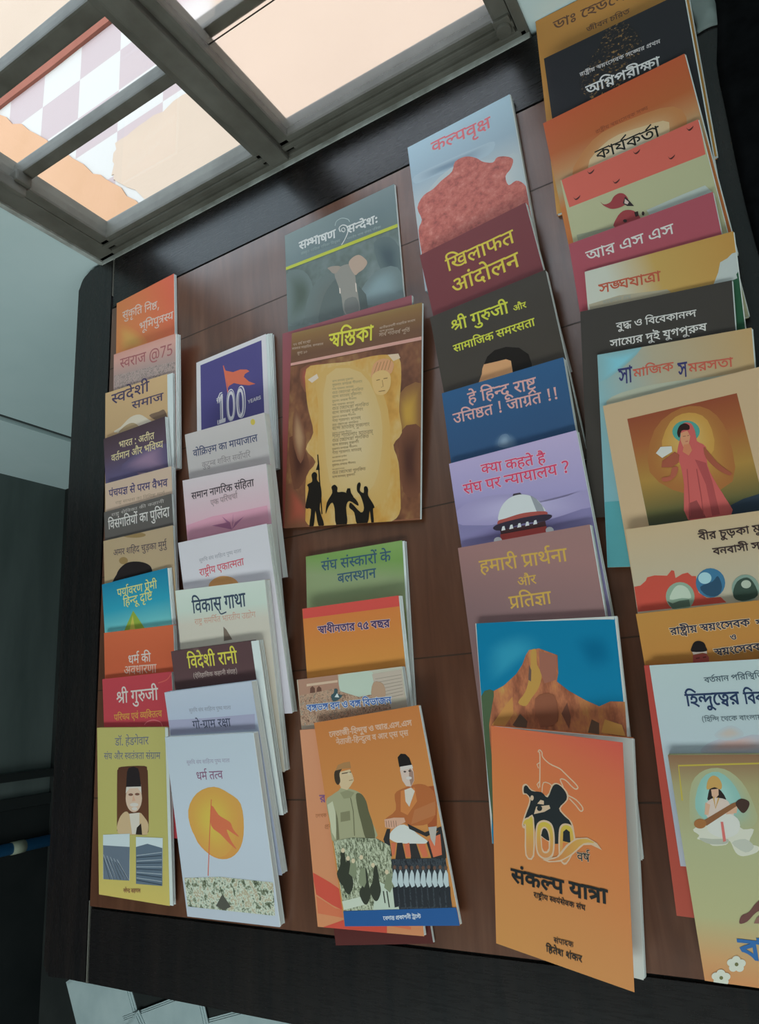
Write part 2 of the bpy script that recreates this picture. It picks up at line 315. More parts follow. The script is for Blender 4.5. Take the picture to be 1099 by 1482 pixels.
# black cloth on the right rail, white plastic bag behind it
def sheet(name, nx, ny, fn, mats, thick=0.002):
    bm = bmesh.new(); vs = [[bm.verts.new(fn(i/nx, j/ny)) for i in range(nx+1)] for j in range(ny+1)]
    for j in range(ny):
        for i in range(nx): bm.faces.new((vs[j][i], vs[j][i+1], vs[j+1][i+1], vs[j+1][i])).smooth = True
    bmesh.ops.solidify(bm, geom=bm.faces[:], thickness=-thick)
    return obj(name, bm, mats)
def cloth(u, v):
    y = (0.30+0.79*v)*U; k = max(0, min(1, (v-0.72)*9)); x = (0.060+0.020*k+0.24*u)*U + 0.0015*math.sin(v*11)
    lift = 0.009*k
    return (x, y, TZ+0.0035+lift+0.0022*(1+math.sin(v*9+u*5))*u+0.001*math.sin(u*17))
tag(sheet('black_cloth', 14, 26, cloth, M_CLOTH), 'plain black cloth spread on the dark right rail beside the rightmost row of books', 'cloth')
def bag(u, v):
    a = math.sin(u*7+v*5)+0.7*math.sin(u*13-v*9)+0.5*math.sin(u*23+v*19)
    e = min(u, 1-u, v, 1-v); k = min(1, e*5)
    return ((0.047+0.11*u)*U+0.002*math.sin(v*9), (0.945+0.135*v)*U+0.002*math.sin(u*11), TZ+0.002+k*(0.004+0.0013*a))
tag(sheet('plastic_bag', 24, 24, bag, M_BAG, 0.0008), 'crumpled white plastic bag at the back corner of the table, behind the black cloth', 'bag')

# pale folded sheets on the floor past the front edge of the table
for (cx, cy, w, h, a, z, lab) in ((-2.55, -1.02, 0.34, 0.24, 0.5, 0.0, 'pale folded paper sheet on the floor, nearest the table corner'), (-2.18, -1.10, 0.42, 0.22, 0.35, 0.006, 'pale folded paper sheet on the floor, in the middle of the heap'), (-1.75, -1.08, 0.44, 0.26, 0.3, 0.0, 'pale folded paper sheet on the floor, farthest right of the heap'), (-2.42, -1.22, 0.40, 0.16, 0.7, 0.012, 'narrow pale folded paper sheet lying on top of the heap on the floor')):
    bm = bmesh.new()
    for k in range(3): box(bm, -w*U/2+0.004*k, -h*U/2-0.003*k, z+0.002*k, w*U/2-0.006*k, h*U/2-0.004*k, z+0.002*k+0.0018)
    o = obj('paper_sheet', bm, M_SHEET); o.location = (cx*U, cy*U, 0.0); o.rotation_euler = (0, 0, a); tag(o, lab, 'paper', 'pale sheets heaped on the floor')

# ---------------------------------------------------------------- the printed covers
BOOKS={
 'a1':dict(o=[-0.86601,0.47136,0.75],a=[0.9996,0.02839,0.0],b=[-0.02839,0.9996,0.0],w=133.3,h=203.9,t=6.0,ov=0.9,bg=('g',((0,'#d9954a'),(0.55,'#d8804a'),(1,'#c65a3e')),{'ang':20}),ops=[
  ('S','#e2b058|#d98c4a',[-9,1559,243,1533,687,1121,687,952,338,1011,45,1100]),
  ('T','#f3dccb',[0,141,1678,1,281,1655,2,281,1655,3,392,1636,4,438,1629,5,492,1620,4,663,1591,6,717,1582,7,832,1563,8,954,1542],20.69,20.69,0.5,None),
  ('T','#f3dccb',[9,543,1306,10,691,1289,4,691,1289,11,745,1283,12,871,1269,1,991,1256,13,991,1256,14,1107,1243,15,1188,1234],21.03,21.03,0.5,None),
 ]),
 'a2':dict(o=[-0.86191,0.35592,0.75136],a=[0.99765,-0.06822,-0.00597],b=[0.06848,0.99386,0.08695],w=136.4,h=208.7,t=8.0,ov=3.7,bg=('g',((0,'#8f8280'),(0.82,'#9d8882'),(0.95,'#c59a8c'),(1,'#cf9a8a')),{'ang':90}),ops=[
  ('N','crowd_grey',[17,1727,1362,1658,1395,1123,41,1163]),
  ('T','#8a5154',[14,144,1817,16,241,1813,17,379,1807,18,480,1802,19,545,1800,20,794,1789,21,1034,1778,22,1171,1772],24.85,24.85,0.2,None),
 ]),
 'a3':dict(o=[-0.8771,0.29304,0.75389],a=[0.99812,-0.06102,-0.00534],b=[0.06125,0.99432,0.08699],w=136.5,h=208.8,t=5.45,ov=11.9,bg=('g',((0,'#8d7556'),(1,'#c0a272')),{'ang':90}),ops=[
  ('P','#d2c8b2',[208,1406,358,1468,570,1577,777,1579,960,1468,1068,1388,1019,1339,776,1298],1),
  ('P','#6d5a48',[981,1523,1181,1541,1299,1545,1355,1389,1179,1395],1),
  ('P','#a08a66',[294,1375,485,1473,653,1470,776,1357,527,1315],1),
  ('T','#3c3658',[14,141,1872,16,277,1879,23,472,1888,24,635,1896,25,655,1897,26,893,1909],35.06,24.87,0.7,None),
  ('T','#3c3658',[0,603,1696,11,805,1697,18,983,1699,19,1060,1699],29.8,18.41,0.6,None),
 ]),
 'a4':dict(o=[-0.86299,0.21973,0.75294],a=[0.99996,0.00866,0.00076],b=[-0.00869,0.99616,0.08715],w=133.7,h=204.6,t=6.36,ov=1.6,bg=('g',((0,'#50577e'),(0.6,'#50507a'),(0.85,'#4b3e4e'),(1,'#41343c')),{'ang':90}),ops=[
  ('S','#b3a2ac|#6d5a74',[639,1419,849,1516,1157,1412,1259,1245,866,1221]),
  ('S','#7d6a86|#4f4a6c',[352,1457,778,1650,1330,1628,1334,1227]),
  ('T','#ddcf9a',[9,334,1806,18,443,1800,17,483,1798,5,547,1794,27,676,1786,28,762,1782,5,881,1775,26,970,1770,5,1010,1767],15.56,15.56,0.6,None),
  ('T','#ddcf9a',[16,152,1637,5,241,1633,29,332,1629,11,332,1629,18,428,1624,6,470,1622,30,600,1616,17,765,1609,9,872,1604,4,984,1599,16,1026,1597,31,1115,1593,15,1175,1590],16.03,16.03,0.6,None),
 ]),
 'a5':dict(o=[-0.86255,0.13495,0.75191],a=[0.99955,-0.02994,-0.00262],b=[0.03006,0.99574,0.08712],w=139.9,h=214.1,t=7.36,ov=0.5,bg='#b9a48e',ops=[
  ('T','#3a3564',[12,76,1915,32,173,1911,33,173,1911,15,281,1907,34,380,1902,0,533,1896,24,649,1891,12,693,1889,17,790,1885,11,859,1882,16,1006,1875,35,1100,1871,9,1100,1871,16,1220,1866],17.04,17.04,0.7,None),
  ('T','#8e7b69',[17,216,1783,18,261,1782,36,289,1781,0,382,1779,18,456,1777,37,484,1776,6,551,1774,18,612,1773,2,669,1771,18,753,1769,4,809,1767,16,838,1767,4,899,1765,25,927,1764,38,1002,1762,11,1094,1760,18,1160,1758,39,1188,1757,29,1250,1756],10.96,6.41,0,None),
 ]),
 'a6':dict(o=[-0.85605,0.08667,0.75507],a=[1.0,0.00039,3e-05],b=[-0.00039,0.99619,0.08716],w=141.6,h=216.6,t=4.19,ov=0.5,bg='#565351',ops=[
  ('T','#aaa6a0',[17,157,2073,18,214,2073,36,250,2073,0,368,2072,24,462,2072,4,462,2072,16,498,2072,2,575,2071,18,681,2071,2,754,2070,40,860,2070,2,932,2069,41,1038,2069,18,1112,2068,6,1148,2068,26,1225,2067],13.92,6.36,0,None),
  ('T','#ecebe6',[4,80,1888,16,123,1887,0,218,1884,32,332,1881,39,332,1881,4,427,1878,5,471,1877,15,567,1874,42,665,1871,2,753,1868,18,882,1865,12,970,1862,1,1066,1859,4,1066,1859,43,1110,1858,32,1224,1855,23,1224,1855,18,1312,1852],16.91,20.52,0.6,None),
 ]),
 'a7':dict(o=[-0.85798,0.0395,0.75515],a=[0.99988,-0.01531,-0.00134],b=[0.01537,0.99608,0.08715],w=143.2,h=219.1,t=4.11,ov=0.5,bg=('g',((0,'#9a8563'),(0.5,'#a8946f'),(1,'#a59274')),{'ang':60}),ops=[
  ('E','#8b7449',[644,2180,250,-40,-2,-41]),
  ('E','#8d7548',[416,1838,93,-13,-2,-53]),
  ('P','#211d1f',[221,1511,258,1653,348,1744,499,1797,687,1788,869,1739,978,1666,1000,1555,989,1359],1),
  ('T','#4d444c',[28,205,1936,11,310,1933,17,392,1930,25,483,1927,4,577,1924,41,612,1923,23,685,1921,33,792,1918,1,879,1915,44,879,1915,2,958,1912,18,1062,1909,11,1133,1907,1,1215,1904,11,1215,1904,1,1297,1902,29,1297,1902],13.71,13.71,0.2,None),
 ]),
 'a8':dict(o=[-0.84889,-0.01192,0.75478],a=[0.99942,0.034,0.00297],b=[-0.03413,0.99561,0.0871],w=134.3,h=205.5,t=4.48,ov=5.9,bg=('g',((0,'#8fbfae'),(0.62,'#7fc0bf'),(0.8,'#3f9cba'),(1,'#2b7ca4')),{'ang':90}),ops=[
  ('P','#99a83d',[340,1242,614,1577,888,1208]),
  ('P','#c0b44a',[487,1250,600,1517,638,1243]),
  ('T','#d8d47c',[12,310,1822,15,407,1820,18,505,1819,29,549,1818,16,549,1818,17,643,1817,45,713,1816,46,880,1814,24,976,1812,11,976,1812,26,1077,1811],16.96,16.96,0.5,None),
  ('T','#d8d47c',[4,423,1664,41,469,1665,47,565,1666,48,629,1667,49,770,1668,4,864,1669,38,910,1670],18.02,18.02,0.5,None),
 ]),
 'a9':dict(o=[-0.85231,-0.08739,0.75268],a=[0.99968,-0.02514,-0.0022],b=[0.02524,0.99588,0.08713],w=137.2,h=209.8,t=6.61,ov=0.5,bg=('g',((0,'#9c4a34'),(0.8,'#a8512f'),(1,'#b45a34')),{'ang':90}),ops=[
  ('T','#f1e6dc',[37,485,1634,11,594,1636,29,701,1638,2,747,1639,40,883,1642],17.8,17.8,0.6,None),
  ('T','#e8c7b5',[28,393,1491,16,529,1490,37,628,1490,18,738,1490,17,784,1490,45,857,1489,18,986,1489],17.85,17.85,0.4,None),
 ]),
 'a10':dict(o=[-0.84735,-0.14931,0.7539],a=[1.0,-0.00064,-6e-05],b=[0.00065,0.99619,0.08716],w=135.2,h=206.9,t=5.4,ov=0.5,bg=('g',((0,'#8a2b35'),(1,'#94323c')),{'ang':90}),ops=[
  ('L','#b5626a',[799,1414,819,1428,838,1442,863,1453,900,1461,943,1467,986,1467,1029,1461,1071,1449,1104,1434,1122,1416,1130,1394,1139,1373],1.2),
  ('L','#a85048',[1100,1940,1157,1948,1213,1957,1262,1970,1298,1992,1327,2019,1355,2046],1.5),
  ('T','#f1e8e2',[50,269,1720,26,441,1722,39,567,1723,1,704,1724,51,704,1724,19,841,1725,26,1022,1726],24.33,24.08,0.7,None),
  ('T','#bd8a3c',[12,212,1493,4,284,1494,17,317,1494,33,369,1495,15,449,1496,52,555,1497,16,625,1498,32,695,1499,53,728,1499,4,845,1500,54,878,1501,5,954,1502,55,1026,1502,16,1070,1503],12.65,12.65,0.5,None),
 ]),
 'a11':dict(o=[-0.86114,-0.22261,0.7529],a=[0.99939,-0.03476,-0.00304],b=[0.0349,0.99559,0.0871],w=131.4,h=215.0,t=6.45,ov=5.3,bg=('g',((0,'#c6b25a'),(0.35,'#b3aa5e'),(1,'#b4ab62')),{'ang':90}),ops=[
  ('T','#5c6076',[56,357,1917,57,446,1919,58,485,1921,41,566,1923,24,647,1926,56,647,1926,39,735,1929,24,821,1931,16,821,1931,18,906,1934,17,946,1935],15.28,15.28,0.2,None),
  ('T','#5c6076',[0,133,1735,32,220,1736,59,220,1736,30,329,1739,17,460,1741,14,546,1743,16,595,1744,5,667,1745,32,740,1747,13,740,1747,5,811,1748,18,884,1750,0,950,1751,32,1037,1753,60,1037,1753,18,1109,1754,11,1142,1755],12.82,12.82,0.2,None),
  ('P',('g',((0,'#5a3a24'),(1,'#4a3024')),{'ang':90}),[391,1534,409,1603,478,1643,918,1663,969,1616,982,1536,977,927,950,834,890,804,443,789,382,825,371,892],1),
  ('P','#b9a27a',[375,892,449,1018,575,1078,707,965,807,1076,909,1015,970,940,950,834,890,807,443,789,382,825],1),
  ('P','#d8d2c4',[616,1053,807,1076,799,812,661,803]),
  ('P','#2a2420',[753,888,835,945,850,807,730,802]),
  ('E','#d8bfa5',[707,1253,155,6,-5,-177]),
  ('P','#f0e9de',[553,1306,572,1410,850,1425,855,1318,788,1382,625,1369]),
  ('P','#231f22',[563,1388,585,1580,620,1630,719,1651,800,1628,823,1572,850,1403]),
  ('E','#6b4a3c',[651,1294,45,2,0,-16]),
  ('E','#6b4a3c',[774,1304,45,2,0,-16]),
  ('P','#c59f83',[700,1298,739,1220,673,1211]),
  ('E','#efe9e0',[713,1170,81,4,-1,-24]),
  ('E','#f0ebe4',[719,1120,53,3,-1,-21]),
  ('P','#b9c6cc',[96,759,617,805,600,234,85,200]),
  ('P','#5d6a7c',[94,625,612,641,592,228,90,200]),
  ('L','#9aa3ad',[100,510,284,210],0.8),
  ('L','#9aa3ad',[168,499,359,217],0.8),
  ('L','#9aa3ad',[235,488,433,224],0.8),
  ('L','#9aa3ad',[302,477,507,231],0.8),
  ('L','#9aa3ad',[369,466,580,238],0.8),
  ('L','#39424f',[99,469,221,204],0.9),
  ('L','#39424f',[159,460,292,211],0.9),
  ('L','#39424f',[218,452,363,218],0.9),
  ('L','#39424f',[276,443,433,224],0.9),
  ('L','#39424f',[335,435,503,230],0.9),
  ('L','#39424f',[393,426,572,237],0.9),
  ('P','#bccad0',[737,774,1228,793,1198,222,720,202]),
  ('P','#57677a',[733,650,946,704,1216,672,1198,222,720,202]),
  ('L','#98a4b0',[742,546,1206,620],0.8),
  ('L','#98a4b0',[740,478,1203,533],0.8),
  ('L','#98a4b0',[738,410,1199,447],0.8),
  ('L','#98a4b0',[736,343,1196,360],0.8),
  ('L','#98a4b0',[734,275,1193,274],0.8),
  ('L','#354050',[741,520,1197,581],0.9),
  ('L','#354050',[739,452,1193,494],0.9),
  ('L','#354050',[737,384,1190,408],0.9),
  ('L','#354050',[735,317,1187,321],0.9),
  ('L','#354050',[733,249,1183,235],0.9),
  ('T','#7a5240',[6,478,74,17,518,78,24,546,81,47,546,81,61,572,84,0,627,89,41,675,94,39,712,98,43,752,102],7.07,7.07,0.2,None),
 ]),
 'b1':dict(o=[-0.68266,0.30213,0.75],a=[0.99986,0.0166,0.0],b=[-0.0166,0.99986,0.0],w=132.1,h=202.0,t=9.0,ov=9.1,bg='#cfcfd2',ops=[
  ('P','#3d3c78',[80,60,1241,60,1241,1950,80,1950]),
  ('P','#c96848',[528,1796,569,1701,706,1632,836,1630,960,1589,1007,1547,923,1531,901,1494,994,1392,1106,1321,991,1334,838,1395,718,1457,629,1444,604,1417]),
  ('L','#c96848',[528,1796,607,1310],1.6),
  ('T','#dedee2',[62,369,920,63,557,910,63,745,900],29.0,63.18,2.6,None),
  ('T','#3d3c78',[62,383,925,63,562,914,63,741,904],27.57,60.76,1.5,None),
  ('T','#dedee2',[62,397,924,63,567,914,63,736,904],26.13,59.12,0.8,None),
  ('T','#e6e6ea',[64,960,1063,65,1009,1063,66,1053,1064,67,1102,1064,68,1149,1064],7.24,7.24,0.4,None),
  ('T','#e6e6ea',[0,380,1256,32,447,1250,59,447,1250],9.9,9.9,0.3,None),
 ]),
 'b2':dict(o=[-0.67479,0.16465,0.7506],a=[0.99925,-0.03803,-0.00705],b=[0.03867,0.98252,0.1821],w=139.0,h=212.7,t=11.0,ov=0.5,bg=('g',((0,'#a9a7a8'),(0.8,'#a9a6a6'),(1,'#b5b1b0')),{'ang':90}),ops=[
  ('T','#3b4163',[16,114,1793,69,193,1793,4,230,1792,70,266,1792,71,374,1791,11,455,1791,2,577,1790,18,685,1789,11,758,1789,18,843,1788,15,880,1788,18,962,1787,19,999,1787,18,1104,1786,43,1141,1786],14.17,14.17,0.5,None),
  ('T','#7f7a7c',[2,252,1616,1,312,1615,72,337,1615,1,388,1614,73,393,1614,74,432,1614,25,525,1612,4,600,1611,54,629,1611,5,696,1610,0,789,1609,16,864,1608,75,926,1607,12,955,1607,4,1018,1606,17,1047,1606],11.13,11.13,0.2,None),
  ('E','#c7b14a',[1192,2046,37,-8,-5,-39]),
 ]),
 'b3':dict(o=[-0.68323,0.09286,0.75044],a=[0.998,-0.06217,-0.01152],b=[0.06323,0.98129,0.18187],w=143.0,h=218.8,t=11.0,ov=0.5,bg=('g',((0,'#c28fa8'),(0.55,'#c78da9'),(0.75,'#d2b5c2'),(1,'#d5cdd2')),{'ang':90}),ops=[
  ('P','#cf9cb4',[-49,1569,465,1641,1013,1651,1389,1666,1395,1450,986,1421,-52,1378]),
  ('P','#8d5d80',[786,1431,451,1523,729,1530]),
  ('P','#8d5d80',[786,1431,637,1620,763,1526]),
  ('P','#8d5d80',[786,1431,827,1636,817,1519]),
  ('P','#8d5d80',[786,1431,1004,1574,850,1515]),
  ('P','#8d5d80',[786,1431,625,1516,696,1534]),
  ('T','#40383f',[0,137,1910,11,231,1913,18,314,1915,6,351,1916,6,464,1919,18,541,1921,39,577,1922,4,656,1924,17,692,1925,2,749,1927,0,891,1931,32,985,1933,4,985,1933,41,1021,1934,5,1095,1936,18,1175,1938],13.92,13.92,0.4,None),
  ('T','#8b7a80',[52,464,1786,2,523,1791,12,632,1800,4,692,1806,17,720,1808,33,763,1812,33,831,1818,18,899,1824,29,926,1826],10.66,10.66,0.2,None),
 ]),
 'b4':dict(o=[-0.67712,-0.00315,0.75066],a=[0.99995,-0.01024,-0.0019],b=[0.01042,0.9832,0.18223],w=149.4,h=228.6,t=11.0,ov=0.5,bg=('g',((0,'#b9bac6'),(1,'#ccccd4')),{'ang':90}),ops=[
  ('T','#8d8b96',[0,332,1979,1,378,1981,51,378,1981,4,417,1982,33,435,1982,0,496,1984,32,542,1986,59,542,1986,0,601,1988,18,647,1989,4,665,1990,41,683,1990,55,719,1991,15,743,1992,12,801,1994,1,840,1995,31,840,1995,12,866,1996,11,923,1998,18,964,1999,43,981,2000,18,1028,2001],6.87,6.87,0,None),
  ('T','#a24a57',[17,309,1804,18,363,1807,36,398,1808,26,475,1812,15,509,1814,52,619,1820,2,692,1824,18,793,1829,55,827,1831,11,873,1833,5,952,1837,18,1027,1841],13.19,13.19,0.5,None),
  ('P','#cf9a5a',[445,1671,523,1726,647,1753,779,1735,887,1685,940,1607,879,1539,482,1589],1),
 ]),
 'b5':dict(o=[-0.6899,-0.06365,0.75073],a=[0.99891,-0.04585,-0.0085],b=[0.04663,0.98219,0.18204],w=147.9,h=226.3,t=11.0,ov=0.5,bg=('g',((0,'#aaa596'),(0.6,'#b5b0a2'),(0.8,'#bcb8ab'),(0.88,'#bcc8bd'),(1,'#c3cec4')),{'ang':90}),ops=[
  ('T','#b18c78',[17,284,1804,18,327,1805,36,354,1806,0,443,1808,11,514,1810,4,576,1812,12,603,1812,29,663,1814,5,663,1814,9,750,1816,18,824,1818,17,851,1819,5,894,1820,26,954,1822,15,981,1823,76,1069,1825,77,1127,1826,69,1198,1828,39,1226,1829],10.49,10.49,0.1,None),
  ('T','#35435a',[4,268,1949,16,319,1950,2,428,1953,18,578,1958,0,629,1959,39,814,1965,18,925,1968,78,976,1969,18,1102,1973],19.68,25.38,0.9,None),
  ('L','#35435a',[704,1967,713,1944,723,1921,739,1907,765,1907,798,1916,830,1925],1.6),
  ('P','#6e6257',[758,1748,802,1710,883,1582,744,1570]),
 ]),
 'b6':dict(o=[-0.68955,-0.1184,0.75176],a=[1.0,0.00219,0.00041],b=[-0.00223,0.98325,0.18224],w=133.0,h=203.4,t=10.25,ov=12.0,bg=('g',((0,'#4b393c'),(1,'#4e3b3f')),{'ang':90}),ops=[
  ('P','#5d4a4c',[346,2064,456,2061,658,1781,621,1771]),
  ('T','#dccf4a',[4,261,1796,16,314,1796,23,428,1795,24,523,1795,25,535,1795,26,674,1794,17,781,1793,18,864,1793,6,917,1792,26,1031,1792],20.5,23.48,0.7,None),
  ('T','#a79a94',[79,330,1667,80,358,1667,4,402,1668,5,422,1668,41,467,1668,18,508,1669,4,529,1669,0,549,1669,2,602,1669,2,683,1670,41,742,1670,18,784,1671,6,805,1671,26,848,1671,0,889,1672,32,942,1672,60,942,1672,41,986,1672,81,1028,1673],7.86,7.86,0.1,None),
 ]),
 'b7':dict(o=[-0.69211,-0.18433,0.75099],a=[0.99966,0.02545,0.00472],b=[-0.02588,0.98293,0.18217],w=143.3,h=219.2,t=11.0,ov=0.5,bg=('g',((0,'#8f9ab2'),(0.7,'#97a1b8'),(0.86,'#a3afc4'),(1,'#abb6c8')),{'ang':90}),ops=[
  ('P','#8f93b0',[-67,1847,593,1825,1407,1815,1381,1643,-85,1666]),
  ('T','#7b8193',[0,377,1914,1,421,1913,51,421,1913,4,458,1912,33,475,1912,0,534,1910,32,578,1909,59,578,1909,0,634,1908,18,679,1907,4,696,1906,41,713,1906,55,747,1905,15,770,1904,12,825,1903,1,863,1902,31,863,1902,12,887,1901,11,942,1900,18,981,1899,43,998,1898,18,1042,1897],6.56,6.56,0,None),
  ('T','#3a4058',[39,401,1711,69,483,1710,82,521,1709,60,571,1708,18,653,1707,11,691,1706,17,817,1704,83,877,1703,18,981,1701],14.63,14.63,0.4,None),
 ]),
 'b8':dict(o=[-0.69586,-0.23433,0.75291],a=[1.0,0.00247,0.00046],b=[-0.00251,0.98325,0.18223],w=142.1,h=214.3,t=9.52,ov=0.5,bg=('g',((0,'#a9b3c2'),(0.5,'#b0bccb'),(1,'#adbac8')),{'ang':90}),ops=[
  ('T','#84809c',[0,314,1808,1,359,1809,51,359,1809,4,397,1809,33,414,1809,0,475,1810,32,520,1811,59,520,1811,0,578,1812,18,623,1813,4,640,1813,41,658,1813,55,694,1814,15,717,1814,12,774,1815,1,812,1816,31,812,1816,12,837,1816,11,893,1817,18,933,1818,43,951,1818,18,996,1819],6.73,6.73,0,None),
  ('T','#6d4b6d',[37,447,1620,11,536,1623,29,622,1625,5,660,1627,55,742,1629,16,793,1631],14.45,14.45,0.3,None),
  ('P',('g',((0,'#d99c44'),(1,'#d8a64c')),{'ang':90}),[285,1310,454,1463,710,1538,932,1463,1091,1342,1091,1076,1003,856,832,729,627,708,436,786,292,957],1),
  ('S','#e0c24c|#d9a548',[240,1259,419,1463,710,1538,928,1438,1020,1219,892,877,664,722,441,811,265,1006]),
  ('P','#b8623d',[627,1323,726,1215,819,1167,897,1125,924,1052,1000,967,897,1013,823,1045,867,924,935,825,835,889,713,993,584,1089],1),
  ('L','#b0563a',[429,501,537,964,643,1393],1.3),
  ('N','crowd_pale',[30,454,623,500,1081,489,1411,483,1375,119,27,120]),
  ('P','#4a4b44',[494,162,621,305,730,168,605,122]),
 ]),
 'c1':dict(o=[-0.51848,0.38391,0.75],a=[1.0,-0.00153,0.0],b=[0.00153,1.0,0.0],w=180.6,h=270.0,t=4.0,ov=1.0,bg=('g',((0,'#68706c'),(0.5,'#63706d'),(0.8,'#66767a'),(1,'#7a898a')),{'ang':100}),ops=[
  ('N','mottle_green',[-52,2147,1819,2038,1853,990,1153,902,-7,1245]),
  ('S','#4b564c|#64716f',[-29,2040,287,2011,450,1661,330,1287,-5,1291]),
  ('S','#45535a|#5c6a6c',[1436,1955,1686,1938,1836,1605,1779,1190,1536,1462]),
  ('S','#7c9096|#6a797a',[1125,1176,1403,1515,1758,1461,1807,1008]),
  ('S','#5d625e|#616d6b',[325,1196,397,1634,632,1777,877,1749,1097,1456,1251,998,1061,913]),
  ('P','#56605e',[520,1082,588,1423,721,1602,871,1659,903,1395,907,1078,876,956],1),
  ('P','#525c5a',[1166,1429,1270,1255,1293,939,1262,820,1128,867,1132,1107]),
  ('P','#83827a',[804,1755,905,1819,1060,1790,1121,1628,1132,1442,1154,1255,1151,1034,932,1092,896,1352,852,1551],1),
  ('P','#a3917f',[1037,1800,1089,1871,1197,1879,1285,1790,1321,1706,1262,1639,1179,1616,1119,1606],1),
  ('P','#8d8478',[700,1879,786,1874,905,1819,840,1752,780,1765,734,1830],1),
  ('P','#c4bdb0',[867,1511,885,1493,885,1413,867,1427]),
  ('P','#c4bdb0',[1119,1493,1136,1464,1137,1340,1119,1357]),
  ('P','#6c6f6b',[944,1289,1120,1267,1139,1039,955,1083],1),
  ('P','#bfc03c',[-38,2178,1814,2085,1815,2035,-34,2128]),
  ('T','#dfe6e4',[0,242,2350,84,372,2335,18,558,2313,85,608,2308,45,720,2295],19.29,20.2,1.3,None),
  ('T','#dfe6e4',[0,1043,2265,47,1174,2254,23,1244,2249,24,1334,2241,25,1345,2240,86,1477,2229],19.46,18.58,1.3,None),
  ('L','#dfe6e4',[938,2347,930,2371,922,2395,922,2414,935,2428,957,2436,980,2436,1005,2425,1031,2405,1050,2381,1059,2355,1061,2325,1057,2295,1043,2263,1023,2230,1002,2200,983,2177,964,2157,944,2138],1.6),
  ('L','#dfe6e4',[966,2335,962,2351,958,2366,959,2378,968,2386,982,2389,994,2387,1004,2376,1012,2359,1016,2344,1012,2333,1003,2323,995,2320,987,2324,979,2334,972,2344],1.2),
  ('L','#a9b8b8',[859,2478,866,2500,873,2522,887,2538,912,2547,943,2551,974,2547,1008,2532,1042,2509,1069,2487,1083,2469,1089,2451,1095,2433],0.9),
  ('T','#90a0a0',[0,272,2259,32,314,2255,14,314,2255,2,338,2252,3,371,2249,5,385,2247,11,436,2242,18,473,2238,4,489,2237,0,505,2235,2,547,2231,12,610,2224,4,645,2221,13,661,2219,2,695,2216,18,743,2211,4,775,2208,16,791,2206,87,825,2202,14,868,2198,15,892,2196],6.18,6.18,0,None),
  ('T','#90a0a0',[9,1037,2173,18,1075,2170,17,1089,2169,5,1111,2167,26,1141,2164,15,1155,2163,9,1201,2159,18,1239,2156,85,1253,2155,18,1284,2152,0,1312,2150,32,1349,2147,16,1349,2147,18,1379,2144,23,1393,2143,12,1435,2139,4,1465,2137,13,1479,2136,2,1509,2133,18,1550,2130],5.4,5.4,0,None),
 ]),
 'c2':dict(o=[-0.53733,0.22402,0.75021],a=[0.99699,-0.07748,-0.00406],b=[0.07758,0.99562,0.05218],w=197.4,h=266.5,t=5.0,ov=1.0,bg=('g',((0,'#7d3d30'),(1,'#74424a')),{'ang':90}),ops=[
 ]),
 'c3':dict(o=[-0.5329,0.22195,0.75511],a=[0.99164,-0.12883,-0.00675],b=[0.129,0.99029,0.0519],w=194.5,h=263.2,t=3.0,ov=1.0,bg=('g',((0,'#7a4f35'),(0.45,'#5a3a28'),(0.6,'#775232'),(0.87,'#60442f'),(0.97,'#7a5c33'),(1,'#836a3a')),{'ang':90}),ops=[
  ('N','mottle_brown',[-31,2159,1956,2155,1960,15,-15,14]),
  ('S','#8a4632|#6a4630',[-16,35,-3,566,212,442,402,157,334,-4]),
  ('S','#3a2118|#5e3c29',[20,1193,264,1034,354,726,132,491]),
  ('S','#b08a34|#7a5630',[1640,1522,1966,1612,1971,1019,1692,994]),
  ('S','#3f261e|#63402c',[1669,1056,1971,1058,1967,345,1723,345]),
  ('S','#9c7d58|#6a4630',[109,1577,297,1160,221,824,74,1186]),
  ('S','#a3423c|#6e4630',[164,2103,528,2117,490,1784,245,1778]),
  ('N','parchment',[258,2087,529,2106,904,2072,1240,2082,1472,2061,1643,1988,1676,1761,1662,1519,1654,1318,1695,1053,1583,917,1653,702,1685,329,1673,79,1468,-15,777,-7,370,25,328,245,319,645,456,822,296,1009,405,1211,321,1503,273,1730],1),
  ('S','#c3b083|#bd9a52',[456,1986,1004,2001,1436,1553,1538,932,1462,248,820,132,509,628,476,1482]),
  ('S','#c4b184|#bfa468',[585,1943,1102,1899,1395,1354,1408,747,1235,364,763,400,593,1040]),
  ('P','#d9c3a0',[1484,2059,1631,2046,1659,1985,1565,1961]),
  ('P','#d8c8b4',[290,1937,431,1991,459,1931,357,1881]),
  ('T','#8d7a56',[88,675,1837,89,698,1836,90,711,1835,91,756,1833,92,781,1832,93,791,1832,94,818,1831,91,842,1830,95,866,1829,96,876,1828,97,903,1827,98,903,1827,99,938,1826,92,967,1825,100,977,1824],3.89,3.89,0.05,None),
  ('T','#8d7a56',[96,677,1784,97,709,1782,101,709,1782,99,749,1780,92,784,1779,100,796,1778,91,830,1777,99,859,1775,102,894,1774,98,924,1772,103,980,1770,104,1012,1768,93,1025,1768,99,1059,1766,92,1094,1764,100,1106,1764],4.77,4.77,0.05,None),
  ('T','#8d7a56',[103,678,1731,96,705,1730,105,731,1729,103,751,1728,105,777,1727,92,787,1727,91,798,1726,99,822,1725,92,850,1724,100,861,1724,91,888,1723,92,912,1722,93,922,1722,94,950,1721,91,973,1720,95,997,1719],3.89,3.89,0.05,None),
  ('T','#8d7a56',[106,680,1678,107,725,1676,89,777,1674,98,795,1673,105,845,1671,92,858,1671,108,873,1670,109,901,1669,92,940,1667,110,968,1666,97,1006,1665,99,1006,1665,111,1046,1663,112,1060,1663,93,1104,1661],5.38,5.38,0.05,None),
